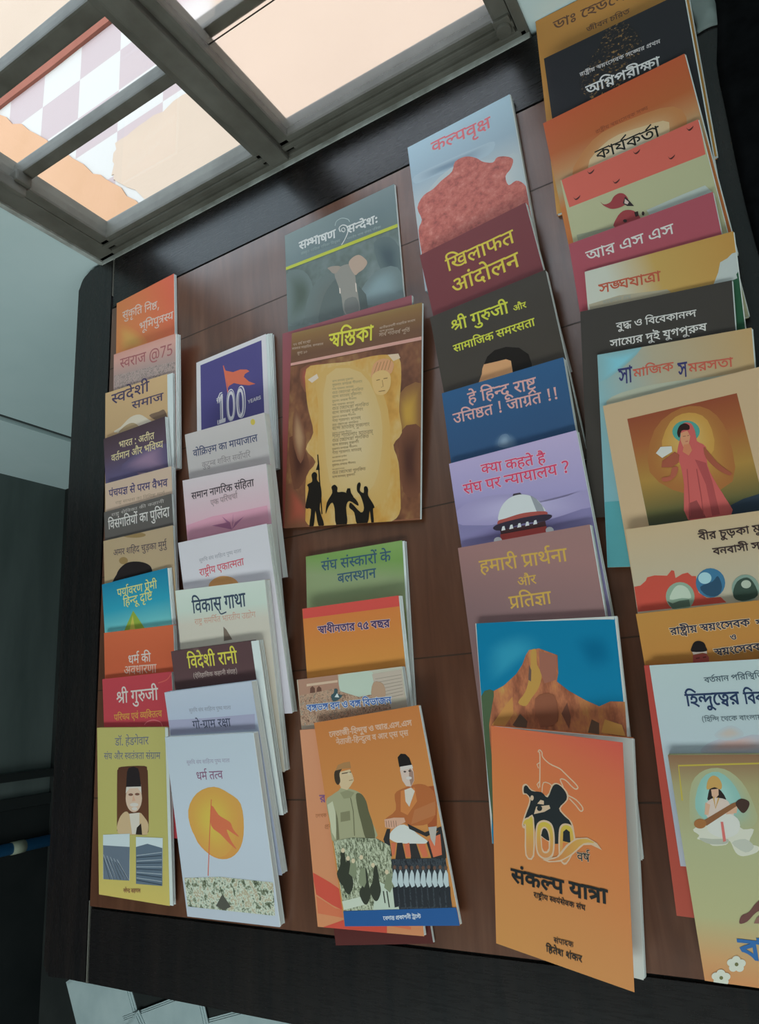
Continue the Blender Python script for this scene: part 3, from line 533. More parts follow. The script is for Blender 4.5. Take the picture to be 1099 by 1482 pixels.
  ('T','#8d7a56',[88,682,1625,89,714,1624,90,732,1623,91,794,1621,92,827,1620,93,841,1619,94,879,1618,91,911,1617,95,944,1616,96,958,1615,97,994,1614,98,994,1614,99,1043,1612,92,1082,1611,100,1096,1610],5.33,5.33,0.05,None),
  ('T','#8d7a56',[96,684,1572,97,710,1571,101,710,1571,99,743,1570,92,771,1569,100,781,1569,91,808,1568,99,832,1567,102,860,1566,98,885,1566,103,930,1564,104,956,1563,93,967,1563,99,994,1562,92,1022,1561,100,1032,1561],3.87,3.87,0.05,None),
  ('T','#8d7a56',[103,686,1519,96,713,1518,105,740,1518,103,761,1517,105,788,1516,92,798,1516,91,809,1516,99,834,1515,92,863,1514,100,874,1514,91,902,1513,92,927,1512,93,938,1512,94,966,1511,91,990,1511,95,1015,1510],4.02,4.02,0.05,None),
  ('T','#8d7a56',[106,687,1466,107,740,1465,89,801,1463,98,822,1462,105,880,1460,92,897,1460,108,913,1459,109,947,1458,92,992,1457,110,1025,1455,97,1070,1454,99,1070,1454,111,1117,1452,112,1133,1452,93,1184,1450],6.32,6.32,0.05,None),
  ('T','#8d7a56',[88,689,1414,89,723,1413,90,742,1413,91,807,1411,92,841,1410,93,856,1409,94,896,1408,91,929,1407,95,964,1406,96,979,1406,97,1017,1405,98,1017,1405,99,1068,1403,92,1109,1402,100,1124,1402],5.59,5.59,0.05,None),
  ('T','#8d7a56',[96,691,1362,97,716,1361,101,716,1361,99,748,1360,92,775,1360,100,785,1360,91,811,1359,99,834,1359,102,861,1358,98,884,1358,103,928,1357,104,954,1356,93,963,1356,99,990,1355,92,1017,1355,100,1027,1355],3.72,3.72,0.05,None),
  ('T','#8d7a56',[103,693,1309,96,728,1309,105,763,1308,103,789,1307,105,824,1306,92,838,1306,91,851,1306,99,883,1305,92,921,1304,100,935,1304,91,971,1303,92,1003,1302,93,1016,1302,94,1053,1301,91,1084,1301,95,1116,1300],5.15,5.15,0.05,None),
  ('T','#8d7a56',[106,695,1257,107,732,1256,89,776,1256,98,791,1255,105,833,1254,92,844,1254,108,856,1254,109,880,1253,92,912,1253,110,936,1252,97,968,1252,99,968,1252,111,1001,1251,112,1013,1251,93,1050,1250],4.51,4.51,0.05,None),
  ('T','#8d7a56',[88,696,1205,89,736,1204,90,760,1204,91,837,1202,92,879,1201,93,897,1201,94,944,1200,91,984,1199,95,1026,1199,96,1043,1198,97,1089,1197,98,1089,1197,99,1151,1196,92,1200,1195,100,1217,1195],6.71,6.71,0.05,None),
  ('T','#8d7a56',[96,698,1153,97,719,1153,101,719,1153,99,745,1153,92,768,1153,100,776,1153,91,797,1152,99,816,1152,102,839,1152,98,858,1152,103,894,1152,104,915,1152,93,923,1152,99,945,1151,92,968,1151,100,976,1151],3.08,3.08,0.05,None),
  ('T','#8d7a56',[103,700,1101,96,749,1101,105,799,1100,103,836,1099,105,885,1098,92,904,1098,91,923,1098,99,968,1097,92,1021,1096,100,1040,1096,91,1091,1095,92,1136,1095,93,1156,1094,94,1207,1093,91,1250,1093,95,1295,1092],7.26,7.26,0.05,None),
  ('T','#8d7a56',[106,702,1050,107,754,1049,89,814,1049,98,836,1048,105,893,1048,92,909,1048,108,926,1048,109,959,1047,92,1004,1047,110,1037,1047,97,1081,1046,99,1081,1046,111,1127,1046,112,1144,1046,93,1194,1045],6.26,6.26,0.05,None),
  ('T','#8d7a56',[88,704,998,89,732,998,90,749,998,91,805,998,92,835,998,93,848,997,94,882,997,91,911,997,95,941,997,96,954,997,97,986,997,98,986,997,99,1031,997,92,1066,997,100,1079,997],4.83,4.83,0.05,None),
  ('T','#8d7a56',[96,705,946,97,732,946,101,732,946,99,765,947,92,794,947,100,805,947,91,832,947,99,857,947,102,885,947,98,910,947,103,956,947,104,983,947,93,994,947,99,1021,947,92,1050,947,100,1061,947],3.94,3.94,0.05,None),
  ('T','#8d7a56',[103,707,895,96,743,895,105,779,895,103,806,895,105,841,895,92,855,895,91,869,895,99,901,896,92,940,896,100,954,896,91,990,896,92,1023,896,93,1037,896,94,1074,896,91,1105,896,95,1138,896],5.25,5.25,0.05,None),
  ('T','#8d7a56',[106,709,844,107,730,844,89,754,844,98,763,844,105,787,845,92,793,845,108,800,845,109,813,845,92,831,845,110,845,845,97,863,845,99,863,845,111,882,846,112,888,846,93,909,846],2.54,2.54,0.05,None),
  ('T','#8d7a56',[88,711,792,89,727,793,90,737,793,91,769,793,92,787,793,93,794,793,94,814,793,91,831,793,95,848,794,96,855,794,97,874,794,98,874,794,99,900,794,92,921,794,100,928,794],2.8,2.8,0.05,None),
  ('T','#8d7a56',[96,712,741,97,738,742,101,738,742,99,768,742,92,795,742,100,805,742,91,831,742,99,854,743,102,880,743,98,903,743,103,947,743,104,972,744,93,981,744,99,1007,744,92,1034,744,100,1044,744],3.68,3.68,0.05,None),
  ('T','#8d7a56',[103,714,690,96,729,691,105,744,691,103,756,691,105,771,691,92,776,692,91,782,692,99,796,692,92,812,692,100,818,692,91,833,693,92,847,693,93,853,693,94,869,693,91,882,694,95,896,694],2.21,2.21,0.05,None),
  ('T','#8d7a56',[106,716,639,107,763,640,89,818,641,98,837,641,105,889,642,92,904,642,108,919,642,109,949,642,92,989,643,110,1019,643,97,1060,644,99,1060,644,111,1101,644,112,1116,644,93,1162,645],5.67,5.67,0.05,None),
  ('T','#8d7a56',[88,718,589,89,742,589,90,756,589,91,803,590,92,829,591,93,840,591,94,868,592,91,893,592,95,918,593,96,929,593,97,956,594,98,956,594,99,994,594,92,1024,595,100,1035,595],4.08,4.08,0.05,None),
  ('P','#b98a5c',[1251,1811,1289,1972,1427,2021,1565,1944,1556,1843,1511,1809,1407,1878,1293,1825],1),
  ('L','#8a6236',[1292,1846,1347,1983],0.7),
  ('L','#8a6236',[1343,1850,1393,1983],0.7),
  ('L','#8a6236',[1394,1854,1439,1983],0.7),
  ('L','#8a6236',[1444,1858,1485,1983],0.7),
  ('L','#8a6236',[1494,1861,1531,1984],0.7),
  ('P','#c9a866',[1269,1829,1407,1874,1518,1808,1530,1662,1470,1569,1368,1564,1297,1637],1),
  ('L','#6d4a28',[1329,1756,1382,1758],0.9),
  ('L','#6d4a28',[1432,1760,1487,1761],0.9),
  ('L','#8a6236',[1414,1746,1430,1661,1400,1658],0.7),
  ('L','#6d4a28',[1367,1609,1458,1607],0.8),
  ('P','#181410',[396,3,412,219,323,245,364,473,341,537,416,573,402,659,444,693,488,661,490,588,543,521,568,373,545,210,619,11,533,6,481,194,463,9],1),
  ('L','#181410',[582,146,488,914],1.6),
  ('P','#181410',[468,716,508,838,526,710]),
  ('P','#181410',[638,143,650,285,727,403,712,476,760,503,804,462,806,407,907,399,1051,317,1111,243,1100,218,982,282,937,205,955,-7,801,-4,770,196,731,280,672,222],1),
  ('P','#181410',[931,397,948,442,989,439,1002,381,1039,334,981,302]),
  ('P','#181410',[1106,-15,1056,137,984,202,1006,260,1149,131,1193,188,1143,331,1091,395,1088,475,1120,503,1140,471,1130,402,1184,367,1187,437,1223,444,1247,402,1247,333,1310,239,1341,178,1319,160,1334,2,1300,-2,1274,143,1244,-12],1),
  ('P','#b58a7c',[-42,2211,1949,2201,1950,2156,-40,2174]),
  ('T','#d6cb3c',[113,610,2307,111,781,2302,114,845,2300,112,1018,2295,92,1209,2290],23.76,29.38,1.2,None),
  ('T','#a8937c',[115,28,2444,115,60,2443,88,107,2443,116,139,2442,117,173,2442,96,187,2441,100,224,2441,118,248,2440,105,286,2440,92,299,2439],5.42,5.42,0.15,None),
  ('T','#a8937c',[96,12,2392,92,43,2391,91,56,2390,88,84,2389,92,112,2387,94,124,2387,96,164,2384,92,196,2383,119,208,2382,92,242,2380,111,254,2380,120,266,2379,112,291,2378,121,328,2376,112,353,2375,99,390,2373,112,424,2371,92,462,2369,93,474,2369,92,507,2367],4.64,4.64,0.15,None),
  ('T','#a8937c',[91,102,2312,122,135,2310,99,135,2310,105,175,2309,123,203,2307,124,235,2306],5.41,5.41,0.15,None),
  ('T','#a8937c',[98,1361,2409,92,1399,2409,93,1410,2409,104,1439,2409,102,1450,2409,93,1476,2409,92,1505,2409,88,1516,2409,92,1540,2410,125,1551,2410,104,1576,2410,96,1597,2410,92,1625,2410,119,1636,2410,92,1666,2410,111,1677,2410,120,1688,2410,112,1710,2410,96,1753,2410,100,1781,2411,88,1799,2411,92,1824,2411,125,1835,2411],4.11,4.11,0.15,None),
  ('T','#a8937c',[88,1362,2366,89,1387,2365,90,1401,2365,91,1448,2362,92,1473,2361,93,1484,2361,94,1513,2360,91,1537,2359,95,1563,2357],4.08,4.08,0.15,None),
  ('T','#a8937c',[96,1356,2312,92,1403,2310,126,1421,2309,117,1461,2307,103,1479,2306,93,1525,2304,88,1573,2302,116,1613,2300,117,1656,2297,110,1674,2297,122,1722,2294,111,1722,2294,93,1740,2293,117,1778,2292],6.78,6.78,0.15,None),
 ]),
 'd1':dict(o=[-0.50661,-0.02924,0.75],a=[0.99978,-0.0209,0.0],b=[0.0209,0.99978,0.0],w=136.7,h=209.2,t=6.0,ov=3.1,bg=('g',((0,'#86926a'),(0.8,'#8b976c'),(0.9,'#7f9a50'),(1,'#8ba35c')),{'ang':80}),ops=[
  ('T','#35516a',[0,226,1882,32,351,1881,59,351,1881,0,509,1879,32,633,1878,14,633,1878,2,705,1877,18,846,1876,17,894,1876,42,970,1875,2,1065,1874,24,1165,1873],18.48,18.48,0.6,None),
  ('T','#35516a',[74,459,1704,43,559,1705,127,677,1705,18,855,1706,6,900,1706],17.42,17.42,0.6,None),
 ]),
 'd2':dict(o=[-0.50233,-0.08812,0.75228],a=[0.99994,-0.01084,-0.00076],b=[0.01087,0.99751,0.06975],w=132.3,h=202.4,t=4.11,ov=3.4,bg=('g',((0,'#bd9040'),(0.5,'#bd8838'),(1,'#c37434')),{'ang':90}),ops=[
  ('P','#ae4038',[0,1904,1323,1904,1323,2024,0,2024]),
  ('T','#3c2c54',[113,202,1708,92,294,1707,126,328,1706,104,405,1705,128,439,1704,93,516,1703,92,607,1702,94,641,1701,115,751,1699,129,827,1698,88,936,1696,130,1013,1695,94,1101,1693],12.83,12.83,0.9,('#cfc0c8',0.8)),
 ]),
 'd3':dict(o=[-0.50466,-0.18466,0.75037],a=[0.99962,0.02744,0.00192],b=[-0.0275,0.99719,0.06973],w=141.6,h=216.7,t=6.8,ov=0.5,bg=('g',((0,'#8f8a80'),(0.7,'#a09585'),(1,'#b4b2a0')),{'ang':90}),ops=[
  ('P','#b3c0b0',[599,2151,1035,2150,1019,1896,655,1911],1),
  ('P','#9d7b66',[10,2165,579,2171,579,2008,599,1826,5,1746]),
  ('P','#5f4438',[167,2000,178,2055,212,2076,243,2049,241,1994]),
  ('P','#5f4438',[259,1992,271,2046,303,2067,334,2040,332,1985]),
  ('P','#c4ad92',[130,2078,567,2082,571,2108,133,2106]),
  ('N','crowd_brown',[23,1986,491,2016,827,1896,1042,1912,1194,1811,1224,1740,-21,1638]),
  ('P','#b0a596',[1031,2124,1406,2137,1402,1845,1115,1835,1050,1963]),
  ('L','#8a7d70',[1065,2068,1398,2082],0.5),
  ('L','#8a7d70',[1060,2029,1397,2048],0.5),
  ('L','#8a7d70',[1054,1991,1396,2013],0.5),
  ('L','#8a7d70',[1048,1953,1395,1979],0.5),
  ('L','#8a7d70',[1043,1915,1393,1945],0.5),
  ('L','#8a7d70',[1037,1877,1392,1911],0.5),
  ('L','#8a7d70',[1032,1839,1391,1876],0.5),
  ('P','#a58a70',[1039,2035,1161,2005,1161,1866,996,1881],1),
  ('P','#3f545c',[459,1946,502,1970,513,2014,557,2006,554,1956,613,1933,540,1885,477,1881],1),
  ('P','#c9d3d3',[505,1924,547,1966,567,1915]),
  ('T','#2f54a0',[88,106,1799,131,170,1799,132,249,1798,131,327,1798,94,434,1798,125,498,1797,133,592,1797,88,700,1796,131,765,1796,111,871,1796,88,900,1795,132,965,1795,92,1043,1795,98,1072,1795,128,1171,1794],10.83,10.83,0.6,('#c9d2da',1.0)),
 ]),
 'd4':dict(o=[-0.48497,-0.24979,0.7503],a=[0.99416,0.10795,0.0],b=[-0.10795,0.99416,0.0],w=118.7,h=121.5,t=3.4,ov=1.0,bg='#47201f',ops=[
 ]),
 'd5':dict(o=[-0.50496,-0.23209,0.75386],a=[0.99982,0.01869,0.00131],b=[-0.01874,0.99739,0.06974],w=130.7,h=207.2,t=4.0,ov=1.0,bg=('g',((0,'#cc8a58'),(1,'#c98f68')),{'ang':90}),ops=[
  ('P','#a8402f',[-13,554,87,513,218,457,429,346,427,159,213,232,18,326]),
  ('P','#b5643f',[16,309,254,200,602,170,1169,75,1165,51,18,135]),
  ('P','#a63c2c',[-26,-31,398,107,889,105,871,-26,88,-40]),
  ('T','#6b4a78',[94,186,1284],13.18,11.72,0.8,None),
  ('T','#a06a44',[89,110,1121,99,130,1122,118,172,1125,112,212,1127,133,273,1131,96,331,1135,134,370,1137,92,436,1141,125,452,1142,112,486,1144],5.77,5.77,0.2,None),
  ('T','#a06a44',[135,217,1004,112,270,1008,92,327,1013,103,345,1015,112,393,1018],7.0,7.0,0.2,None),
 ]),
 'd6':dict(o=[-0.46642,-0.2271,0.75822],a=[0.99598,0.08937,0.00625],b=[-0.08959,0.99355,0.06948],w=135.9,h=210.1,t=4.0,ov=1.0,bg=('g',((0,'#b27a38'),(0.5,'#b97f3e'),(1,'#b06f35')),{'ang':90}),ops=[
  ('T','#e0bda0',[89,182,1923,128,212,1923,93,264,1922,92,325,1921,98,348,1921,104,428,1920,136,451,1920,111,480,1919,120,503,1919,90,549,1919,97,628,1918,137,627,1918,133,706,1917,138,793,1916,94,893,1914,139,945,1914,140,968,1914,96,1033,1913,139,1092,1912,140,1116,1912,96,1181,1911],8.66,8.66,0.7,None),
  ('T','#e0bda0',[6,258,1832,24,305,1831,5,305,1831,18,354,1830,19,376,1830,26,439,1829,82,461,1829,4,490,1828,41,513,1828,47,558,1827,141,588,1826,55,633,1826,16,663,1825,16,732,1824,142,802,1823,17,889,1821,52,946,1820,0,993,1820,52,1073,1818,0,1120,1817],8.53,8.53,0.6,None),
  ('P','#9b9a78',[3,1258,89,1314,190,1354,242,1382,392,1341,476,1293,522,1215,533,1110,558,987,551,830,18,838,13,1024],1),
  ('P','#5d5c42',[406,1296,476,1293,522,1215,533,1110,558,987,552,833,444,836,414,1014,399,1155],1),
  ('P','#b9ba9c',[12,1221,88,1251,110,1070,50,862,14,935]),
  ('P','#6d6b50',[110,1160,122,1070,102,859,62,851]),
  ('L','#5d5c42',[328,1302,337,1125,303,882],1.0),
  ('P','#7d7b5c',[168,1128,294,1137,282,1041,153,1032]),
  ('P','#8a8968',[204,1331,304,1349,392,1315,332,1266,241,1265]),
  ('P','#c5b088',[240,1544,380,1557,405,1492,408,1438,357,1389,304,1349,229,1374,199,1458]),
  ('P','#3a3026',[161,1461,174,1551,249,1589,281,1576,236,1527,231,1446,190,1413],1),
  ('P','#9a7446',[190,1564,231,1618,316,1636,396,1637,398,1568,280,1573]),
  ('L','#4a3c30',[266,1524,390,1529],1.0),
  ('E','#e0cfa8',[360,1514,22,-2,-3,-16]),
  ('L','#8c6a4a',[346,1444,396,1446],0.8),
  ('P','#e5c9a0',[382,1512,413,1464,375,1455]),
  ('P','#8f4a22',[1367,1296,1370,1179,1312,920,1207,894,1215,1293]),
  ('P','#9c5b2c',[886,1254,1002,1304,1183,1330,1296,1294,1354,1213,1331,1050,1218,942,1015,939,900,977,731,975,715,1019,868,1102],1),
  ('P','#b57438',[966,1281,1135,1300,1136,1165,996,1041,922,1080]),
  ('P','#d9d2c4',[1012,1286,1095,1304,1132,1266,1034,1119,1001,1176]),
  ('P','#a3683a',[1088,1085,1343,1148,1318,1018,1017,948]),
  ('P','#c09a80',[709,1019,827,1028,950,1019,958,977,783,921,703,943]),
  ('L','#7d5340',[727,1006,724,942],0.6),
  ('L','#7d5340',[757,1004,753,940],0.6),
  ('L','#7d5340',[786,1002,783,938],0.6),
  ('L','#7d5340',[815,1000,812,936],0.6),
  ('L','#7d5340',[844,998,840,934],0.6),
  ('P','#c9b8ab',[1001,1485,1020,1535,1145,1530,1158,1451,1146,1367,1097,1312,1041,1322,1008,1380]),
  ('P','#8d7468',[1119,1507,1152,1452,1142,1368,1098,1317,1093,1406]),
  ('P','#1d1b1c',[1000,1615,1045,1647,1101,1637,1138,1595,1154,1517,1000,1516]),
  ('E','#f0ebe6',[1091,1398,34,-3,-3,-15]),
  ('E','#443634',[1056,1465,16,-2,-2,-8]),
  ('E','#443634',[1114,1466,16,-2,-2,-8]),
  ('P','#e6e0d8',[1009,1519,1156,1524,1160,1489,1009,1484]),
  ('P','#cfd3cf',[728,840,804,920,936,953,1077,852,1178,764,978,767,817,784],1),
  ('P','#2b2a2c',[657,827,721,925,762,922,731,823,726,656,695,657]),
  ('P','#2b2a2c',[817,784,878,781,885,623,762,629]),
  ('P','#2b2a2c',[957,768,1038,764,1065,615,946,621]),
  ('P','#2b2a2c',[1159,765,1389,914,1349,610,1183,610]),
  ('P','#2b2a2c',[978,958,1160,864,1389,914,1362,884,1171,822,988,908]),
  ('P','#b8623f',[895,763,959,777,951,645,893,640]),
  ('P','#b8623f',[1056,755,1137,758,1149,636,1089,630]),
  ('P','#b06040',[744,788,800,785,761,671,728,664]),
  ('P','#b8623f',[1185,797,1332,837,1308,644,1206,625]),
  ('P','#a9a49c',[1211,910,1310,911,1245,728,1215,795]),
  ('N','crowd_green',[19,843,273,867,575,840,727,756,708,590,705,343,707,145,16,151]),
  ('P','#b5c0b0',[489,432,663,360,694,311,707,145,387,150]),
  ('P','#bcc4b4',[12,243,286,287,291,204,17,158]),
  ('P','#33362c',[-1,516,56,594,103,737,143,735,142,597,144,494,85,404,33,412],1),
  ('P','#33362c',[50,429,106,506,152,648,192,646,191,509,193,407,134,318,83,326],1),
  ('P','#33362c',[250,322,305,397,351,537,390,536,388,402,389,302,331,213,281,221],1),
  ('P','#33362c',[386,352,440,427,487,566,525,564,522,431,523,331,466,244,417,251],1),
  ('P','#7d8468',[156,511,210,646,273,650,257,507,220,457]),
  ('P','#7d8468',[259,422,313,556,375,560,359,419,323,370]),
  ('P','#7d8468',[569,363,622,494,682,498,665,360,630,312]),
  ('E','#c6b998',[127,745,25,-1,-5,-24]),
  ('E','#c6b998',[176,664,24,-1,-5,-24]),
  ('E','#c6b998',[347,665,24,-1,-5,-24]),
  ('E','#c6b998',[237,636,24,-1,-5,-24]),
  ('E','#c6b998',[477,583,23,-1,-5,-23]),
  ('E','#c6b998',[632,510,23,-1,-5,-23]),
  ('L','#33362c',[594,330,592,174],1.4),
  ('L','#33362c',[552,331,549,216],1.4),
  ('N','crowd_dark',[711,631,1340,614,1313,158,707,145,691,392]),
  ('P','#aebcc2',[675,418,703,491,735,539,749,489,737,375,696,360]),
  ('P','#aebcc2',[742,411,771,488,801,530,816,487,804,373,764,358]),
  ('P','#aebcc2',[809,404,839,486,870,534,883,484,871,371,831,356]),
  ('P','#aebcc2',[877,411,905,483,935,525,950,482,937,369,897,354]),
  ('P','#aebcc2',[943,404,972,481,1002,529,1015,479,1002,367,963,352]),
  ('P','#aebcc2',[1007,397,1037,479,1066,520,1080,477,1067,365,1029,350]),
  ('P','#aebcc2',[1074,405,1102,476,1132,523,1145,475,1132,363,1093,348]),
  ('P','#aebcc2',[1138,398,1167,474,1195,514,1209,472,1196,361,1158,347]),
  ('P','#aebcc2',[1201,391,1230,472,1260,518,1273,470,1259,360,1221,345]),
  ('P','#aebcc2',[1266,399,1294,469,1322,510,1336,468,1322,358,1284,343]),
  ('E','#5a4438',[737,552,19,-1,-4,-20]),
  ('E','#5a4438',[804,543,18,-1,-4,-20]),
  ('E','#5a4438',[872,547,18,-1,-4,-19]),
  ('E','#5a4438',[938,538,18,-1,-4,-19]),
  ('E','#5a4438',[1005,541,18,-1,-4,-19]),
  ('E','#5a4438',[1069,532,18,-1,-4,-19]),
  ('E','#5a4438',[1135,536,18,-1,-4,-19]),
  ('E','#5a4438',[1198,527,17,-1,-4,-19]),
  ('E','#5a4438',[1263,531,17,-1,-4,-19]),
  ('E','#5a4438',[1325,522,17,-1,-4,-19]),
  ('P','#22262e',[671,360,730,365,703,181,656,173]),
  ('P','#22262e',[741,358,800,363,772,179,726,172]),
  ('P','#22262e',[811,356,869,361,841,178,795,171]),
  ('P','#22262e',[879,354,937,359,909,177,863,170]),
  ('P','#22262e',[947,353,1004,357,976,176,931,169]),
  ('P','#22262e',[1015,351,1071,355,1043,175,998,168]),
  ('P','#22262e',[1082,349,1138,354,1109,174,1065,167]),
  ('P','#22262e',[1148,347,1203,352,1175,173,1131,166]),
  ('P','#22262e',[1214,345,1269,350,1240,172,1196,165]),
  ('P','#22262e',[1279,343,1333,348,1304,171,1261,164]),
  ('P','#1f4f94',[11,148,1355,161,1370,-2,1,-9]),
  ('T','#d5dde6',[89,498,57,88,517,57,125,549,59,92,581,60,143,595,60,135,648,62,112,688,63,92,731,65,103,745,65,128,782,66,104,814,68,144,842,69,92,878,70,145,892,70],5.35,5.35,0.3,None),
 ]),
 'e1':dict(o=[-0.30472,0.4778,0.75],a=[0.99965,0.02656,0.0],b=[-0.02656,0.99965,0.0],w=140.5,h=214.9,t=10.0,ov=1.4,bg=('g',((0,'#9aa8b2'),(0.55,'#a9b3b8'),(0.75,'#8fa5b6'),(1,'#9db8c9')),{'ang':90}),ops=[
  ('S','#71879e|#9bafbd',[42,1675,387,1675,857,1644,1129,1603,1030,1457,594,1494,264,1534,50,1554]),
  ('S','#ccd0cc|#a6b3b9',[24,973,248,1405,681,1537,1129,1336,1386,1281,1405,801,1402,552]),
  ('N','foliage_red',[8,870,70,996,30,1197,131,1328,273,1357,397,1418,549,1473,606,1590,749,1590,877,1497,953,1400,1069,1325,1133,1367,1241,1318,1313,1234,1269,1128,1193,1061,1211,923,1306,937,1385,853,1426,706,1419,543,1434,-149,64,254,15,535],1),
  ('T','#cf6f78',[2,323,1878,146,520,1861,12,649,1850,16,796,1837,3,939,1825,83,939,1825],25.82,24.81,0.9,None),
 ]),
 'e2':dict(o=[-0.28312,0.31141,0.75112],a=[0.99664,0.08155,0.00714],b=[-0.08187,0.99285,0.08686],w=135.4,h=207.1,t=8.0,ov=0.5,bg=('g',((0,'#5b2c33'),(1,'#603035')),{'ang':90}),ops=[
  ('T','#d5bf3e',[4,291,1701,147,356,1699,43,563,1691,18,734,1685,148,799,1683,5,994,1676],25.23,25.23,0.7,None),
  ('T','#d5bf3e',[142,297,1398,32,577,1389,23,577,1389,69,720,1385,43,791,1383,6,976,1377],27.39,27.39,0.7,None),
 ]),
 'e3':dict(o=[-0.28375,0.21696,0.75088],a=[0.99879,0.04903,0.00429],b=[-0.04922,0.99499,0.08705],w=140.2,h=214.4,t=8.0,ov=0.5,bg=('g',((0,'#413b34'),(1,'#3b3732')),{'ang':90}),ops=[
  ('T','#cfcb3d',[50,228,1864,26,375,1856,39,482,1851,1,599,1845,51,599,1845,19,716,1839,26,870,1831],20.75,20.75,0.8,None),
  ('T','#cfcb3d',[30,973,1818,17,1079,1814],10.32,10.32,0.5,None),
  ('T','#cfcb3d',[0,209,1615,18,302,1611,11,337,1610,18,419,1606,4,455,1605,19,491,1603,2,593,1599,0,733,1593,11,826,1590,17,909,1586,0,965,1584,5,1058,1580,18,1136,1577],13.75,13.75,0.6,None),
  ('P','#d3a06a',[439,1113,481,1255,507,1325,580,1377,828,1315,845,1164,825,980],1),
  ('P','#17120f',[527,1353,581,1427,677,1469,810,1459,949,1396,1034,1287,1046,1168,998,920,815,1021,827,1171,832,1285,782,1323,669,1335]),
 ]),
 'e4':dict(o=[-0.28932,0.11932,0.75037],a=[1.0,-0.00134,-0.00012],b=[0.00135,0.99619,0.08716],w=139.5,h=213.5,t=8.0,ov=0.5,bg=('g',((0,'#2b4469'),(0.7,'#2f4d78'),(1,'#2f5584')),{'ang':90}),ops=[
  ('S','#627c9c|#2f4d78',[500,1357,537,1476,637,1516,740,1471,798,1375,747,1279]),
  ('S','#7a90aa|#5a7394',[560,1379,603,1478,686,1476,708,1379,647,1340]),
  ('T','#c49c98',[41,296,1924,24,400,1918,4,451,1916,41,502,1913,47,606,1907,48,676,1903,17,829,1895,18,909,1891,36,960,1888],19.61,19.61,0.6,None),
  ('T','#c49c98',[76,92,1749,4,190,1746,149,236,1745,7,357,1741,5,462,1738,150,609,1734,19,724,1730,18,856,1726,60,902,1725,5,1002,1722,150,1150,1718,150,1218,1716],17.79,17.79,0.6,None),
 ]),
 'e5':dict(o=[-0.28492,0.03237,0.7508],a=[0.99985,0.01717,0.0015],b=[-0.01724,0.99605,0.08714],w=141.1,h=215.8,t=7.58,ov=1.1,bg=('g',((0,'#6f6a96'),(0.45,'#7a78a6'),(0.6,'#6f6e9d'),(0.75,'#8f8bbb'),(1,'#a49bc4')),{'ang':80}),ops=[
  ('S','#a3a0c8|#8a86b4',[14,1632,363,1706,766,1634,1068,1513,1416,1540,1415,1351,1031,1310,45,1456]),
  ('S','#504d7a|#716f9f',[2,1315,502,1400,947,1327,1450,1360,1437,1159,827,1157,26,1218]),
  ('T','#a93358',[54,355,1952,15,452,1945,18,546,1939,2,630,1933,41,753,1925,5,838,1919,24,930,1912,41,972,1910,35,1058,1904],16.14,16.14,0.6,('#cfc0d8',1.0)),
  ('T','#a93358',[0,118,1780,32,234,1777,59,234,1777,12,379,1774,17,476,1772,47,590,1770,15,651,1768,18,750,1766,15,795,1765,18,894,1763,43,938,1762,15,1054,1760,151,1197,1757],17.07,17.07,0.6,('#cfc0d8',1.0)),
  ('P','#3b3440',[648,1646,661,1667,734,1663,752,1637]),
  ('P','#c4cacc',[454,1425,480,1514,534,1585,618,1635,713,1646,809,1621,890,1562,938,1480,952,1411,733,1443,545,1428],1),
  ('P','#8a8f98',[835,1610,890,1562,938,1480,952,1411,874,1424]),
  ('P','#8a433c',[449,1420,545,1431,733,1446,954,1418,955,1375,724,1391,467,1362],1),
  ('P','#2d2838',[381,1356,463,1390,725,1400,948,1387,1022,1356,945,1319,715,1339,459,1315],1),
  ('P','#38262a',[455,1319,942,1319,943,1258,458,1273]),
  ('P','#c9ced0',[468,1311,487,1353,509,1354,513,1311]),
  ('P','#c9ced0',[556,1310,574,1351,597,1352,601,1310]),
  ('P','#c9ced0',[643,1309,661,1350,684,1351,687,1309]),
  ('P','#c9ced0',[729,1308,747,1349,769,1349,773,1308]),
  ('P','#c9ced0',[814,1306,832,1347,854,1348,857,1307]),
  ('P','#8b3a36',[451,1275,944,1266,947,1152,439,1141]),
  ('E','#c6cacc',[415,1218,44,-8,-6,-35]),
  ('E','#c6cacc',[971,1217,41,-8,-6,-34]),
 ]),
 'e6':dict(o=[-0.28816,-0.06067,0.75037],a=[1.0,-0.00064,-6e-05],b=[0.00065,0.99619,0.08716],w=139.8,h=213.8,t=8.0,ov=1.0,bg=('g',((0,'#6f5a58'),(0.6,'#755e60'),(0.85,'#8a6a68'),(1,'#8b6c69')),{'ang':75}),ops=[
  ('T','#c39f45',[41,210,1838,11,317,1836,18,437,1834,17,489,1833,26,571,1832,46,675,1830,18,789,1828,78,841,1827,29,970,1825,6,970,1825,18,1081,1823],20.07,20.07,0.6,None),
  ('T','#c39f45',[30,592,1647,17,732,1649],13.67,13.67,0.4,None),
  ('T','#c39f45',[46,475,1435,4,583,1435,5,632,1435,34,740,1435,18,862,1435],19.0,19.0,0.6,None),
 ]),
 'e7':dict(o=[-0.29051,-0.14096,0.75138],a=[0.99796,-0.06352,-0.00556],b=[0.06377,0.99417,0.08698],w=140.1,h=213.2,t=7.04,ov=0.5,bg='#b9beba',ops=[
  ('P','#1a78a6',[6,2107,17,2131,55,2141,778,2120,1340,2106,1377,2087,1387,2051,1378,1039,1312,52,103,-75,16,265,-1,1235],1),
  ('S','#3a93b8|#1a78a6',[76,1905,487,2057,722,1920,414,1674,61,1494]),
  ('S','#0f6694|#1a78a6',[947,1965,1303,2003,1372,1692,1089,1610]),
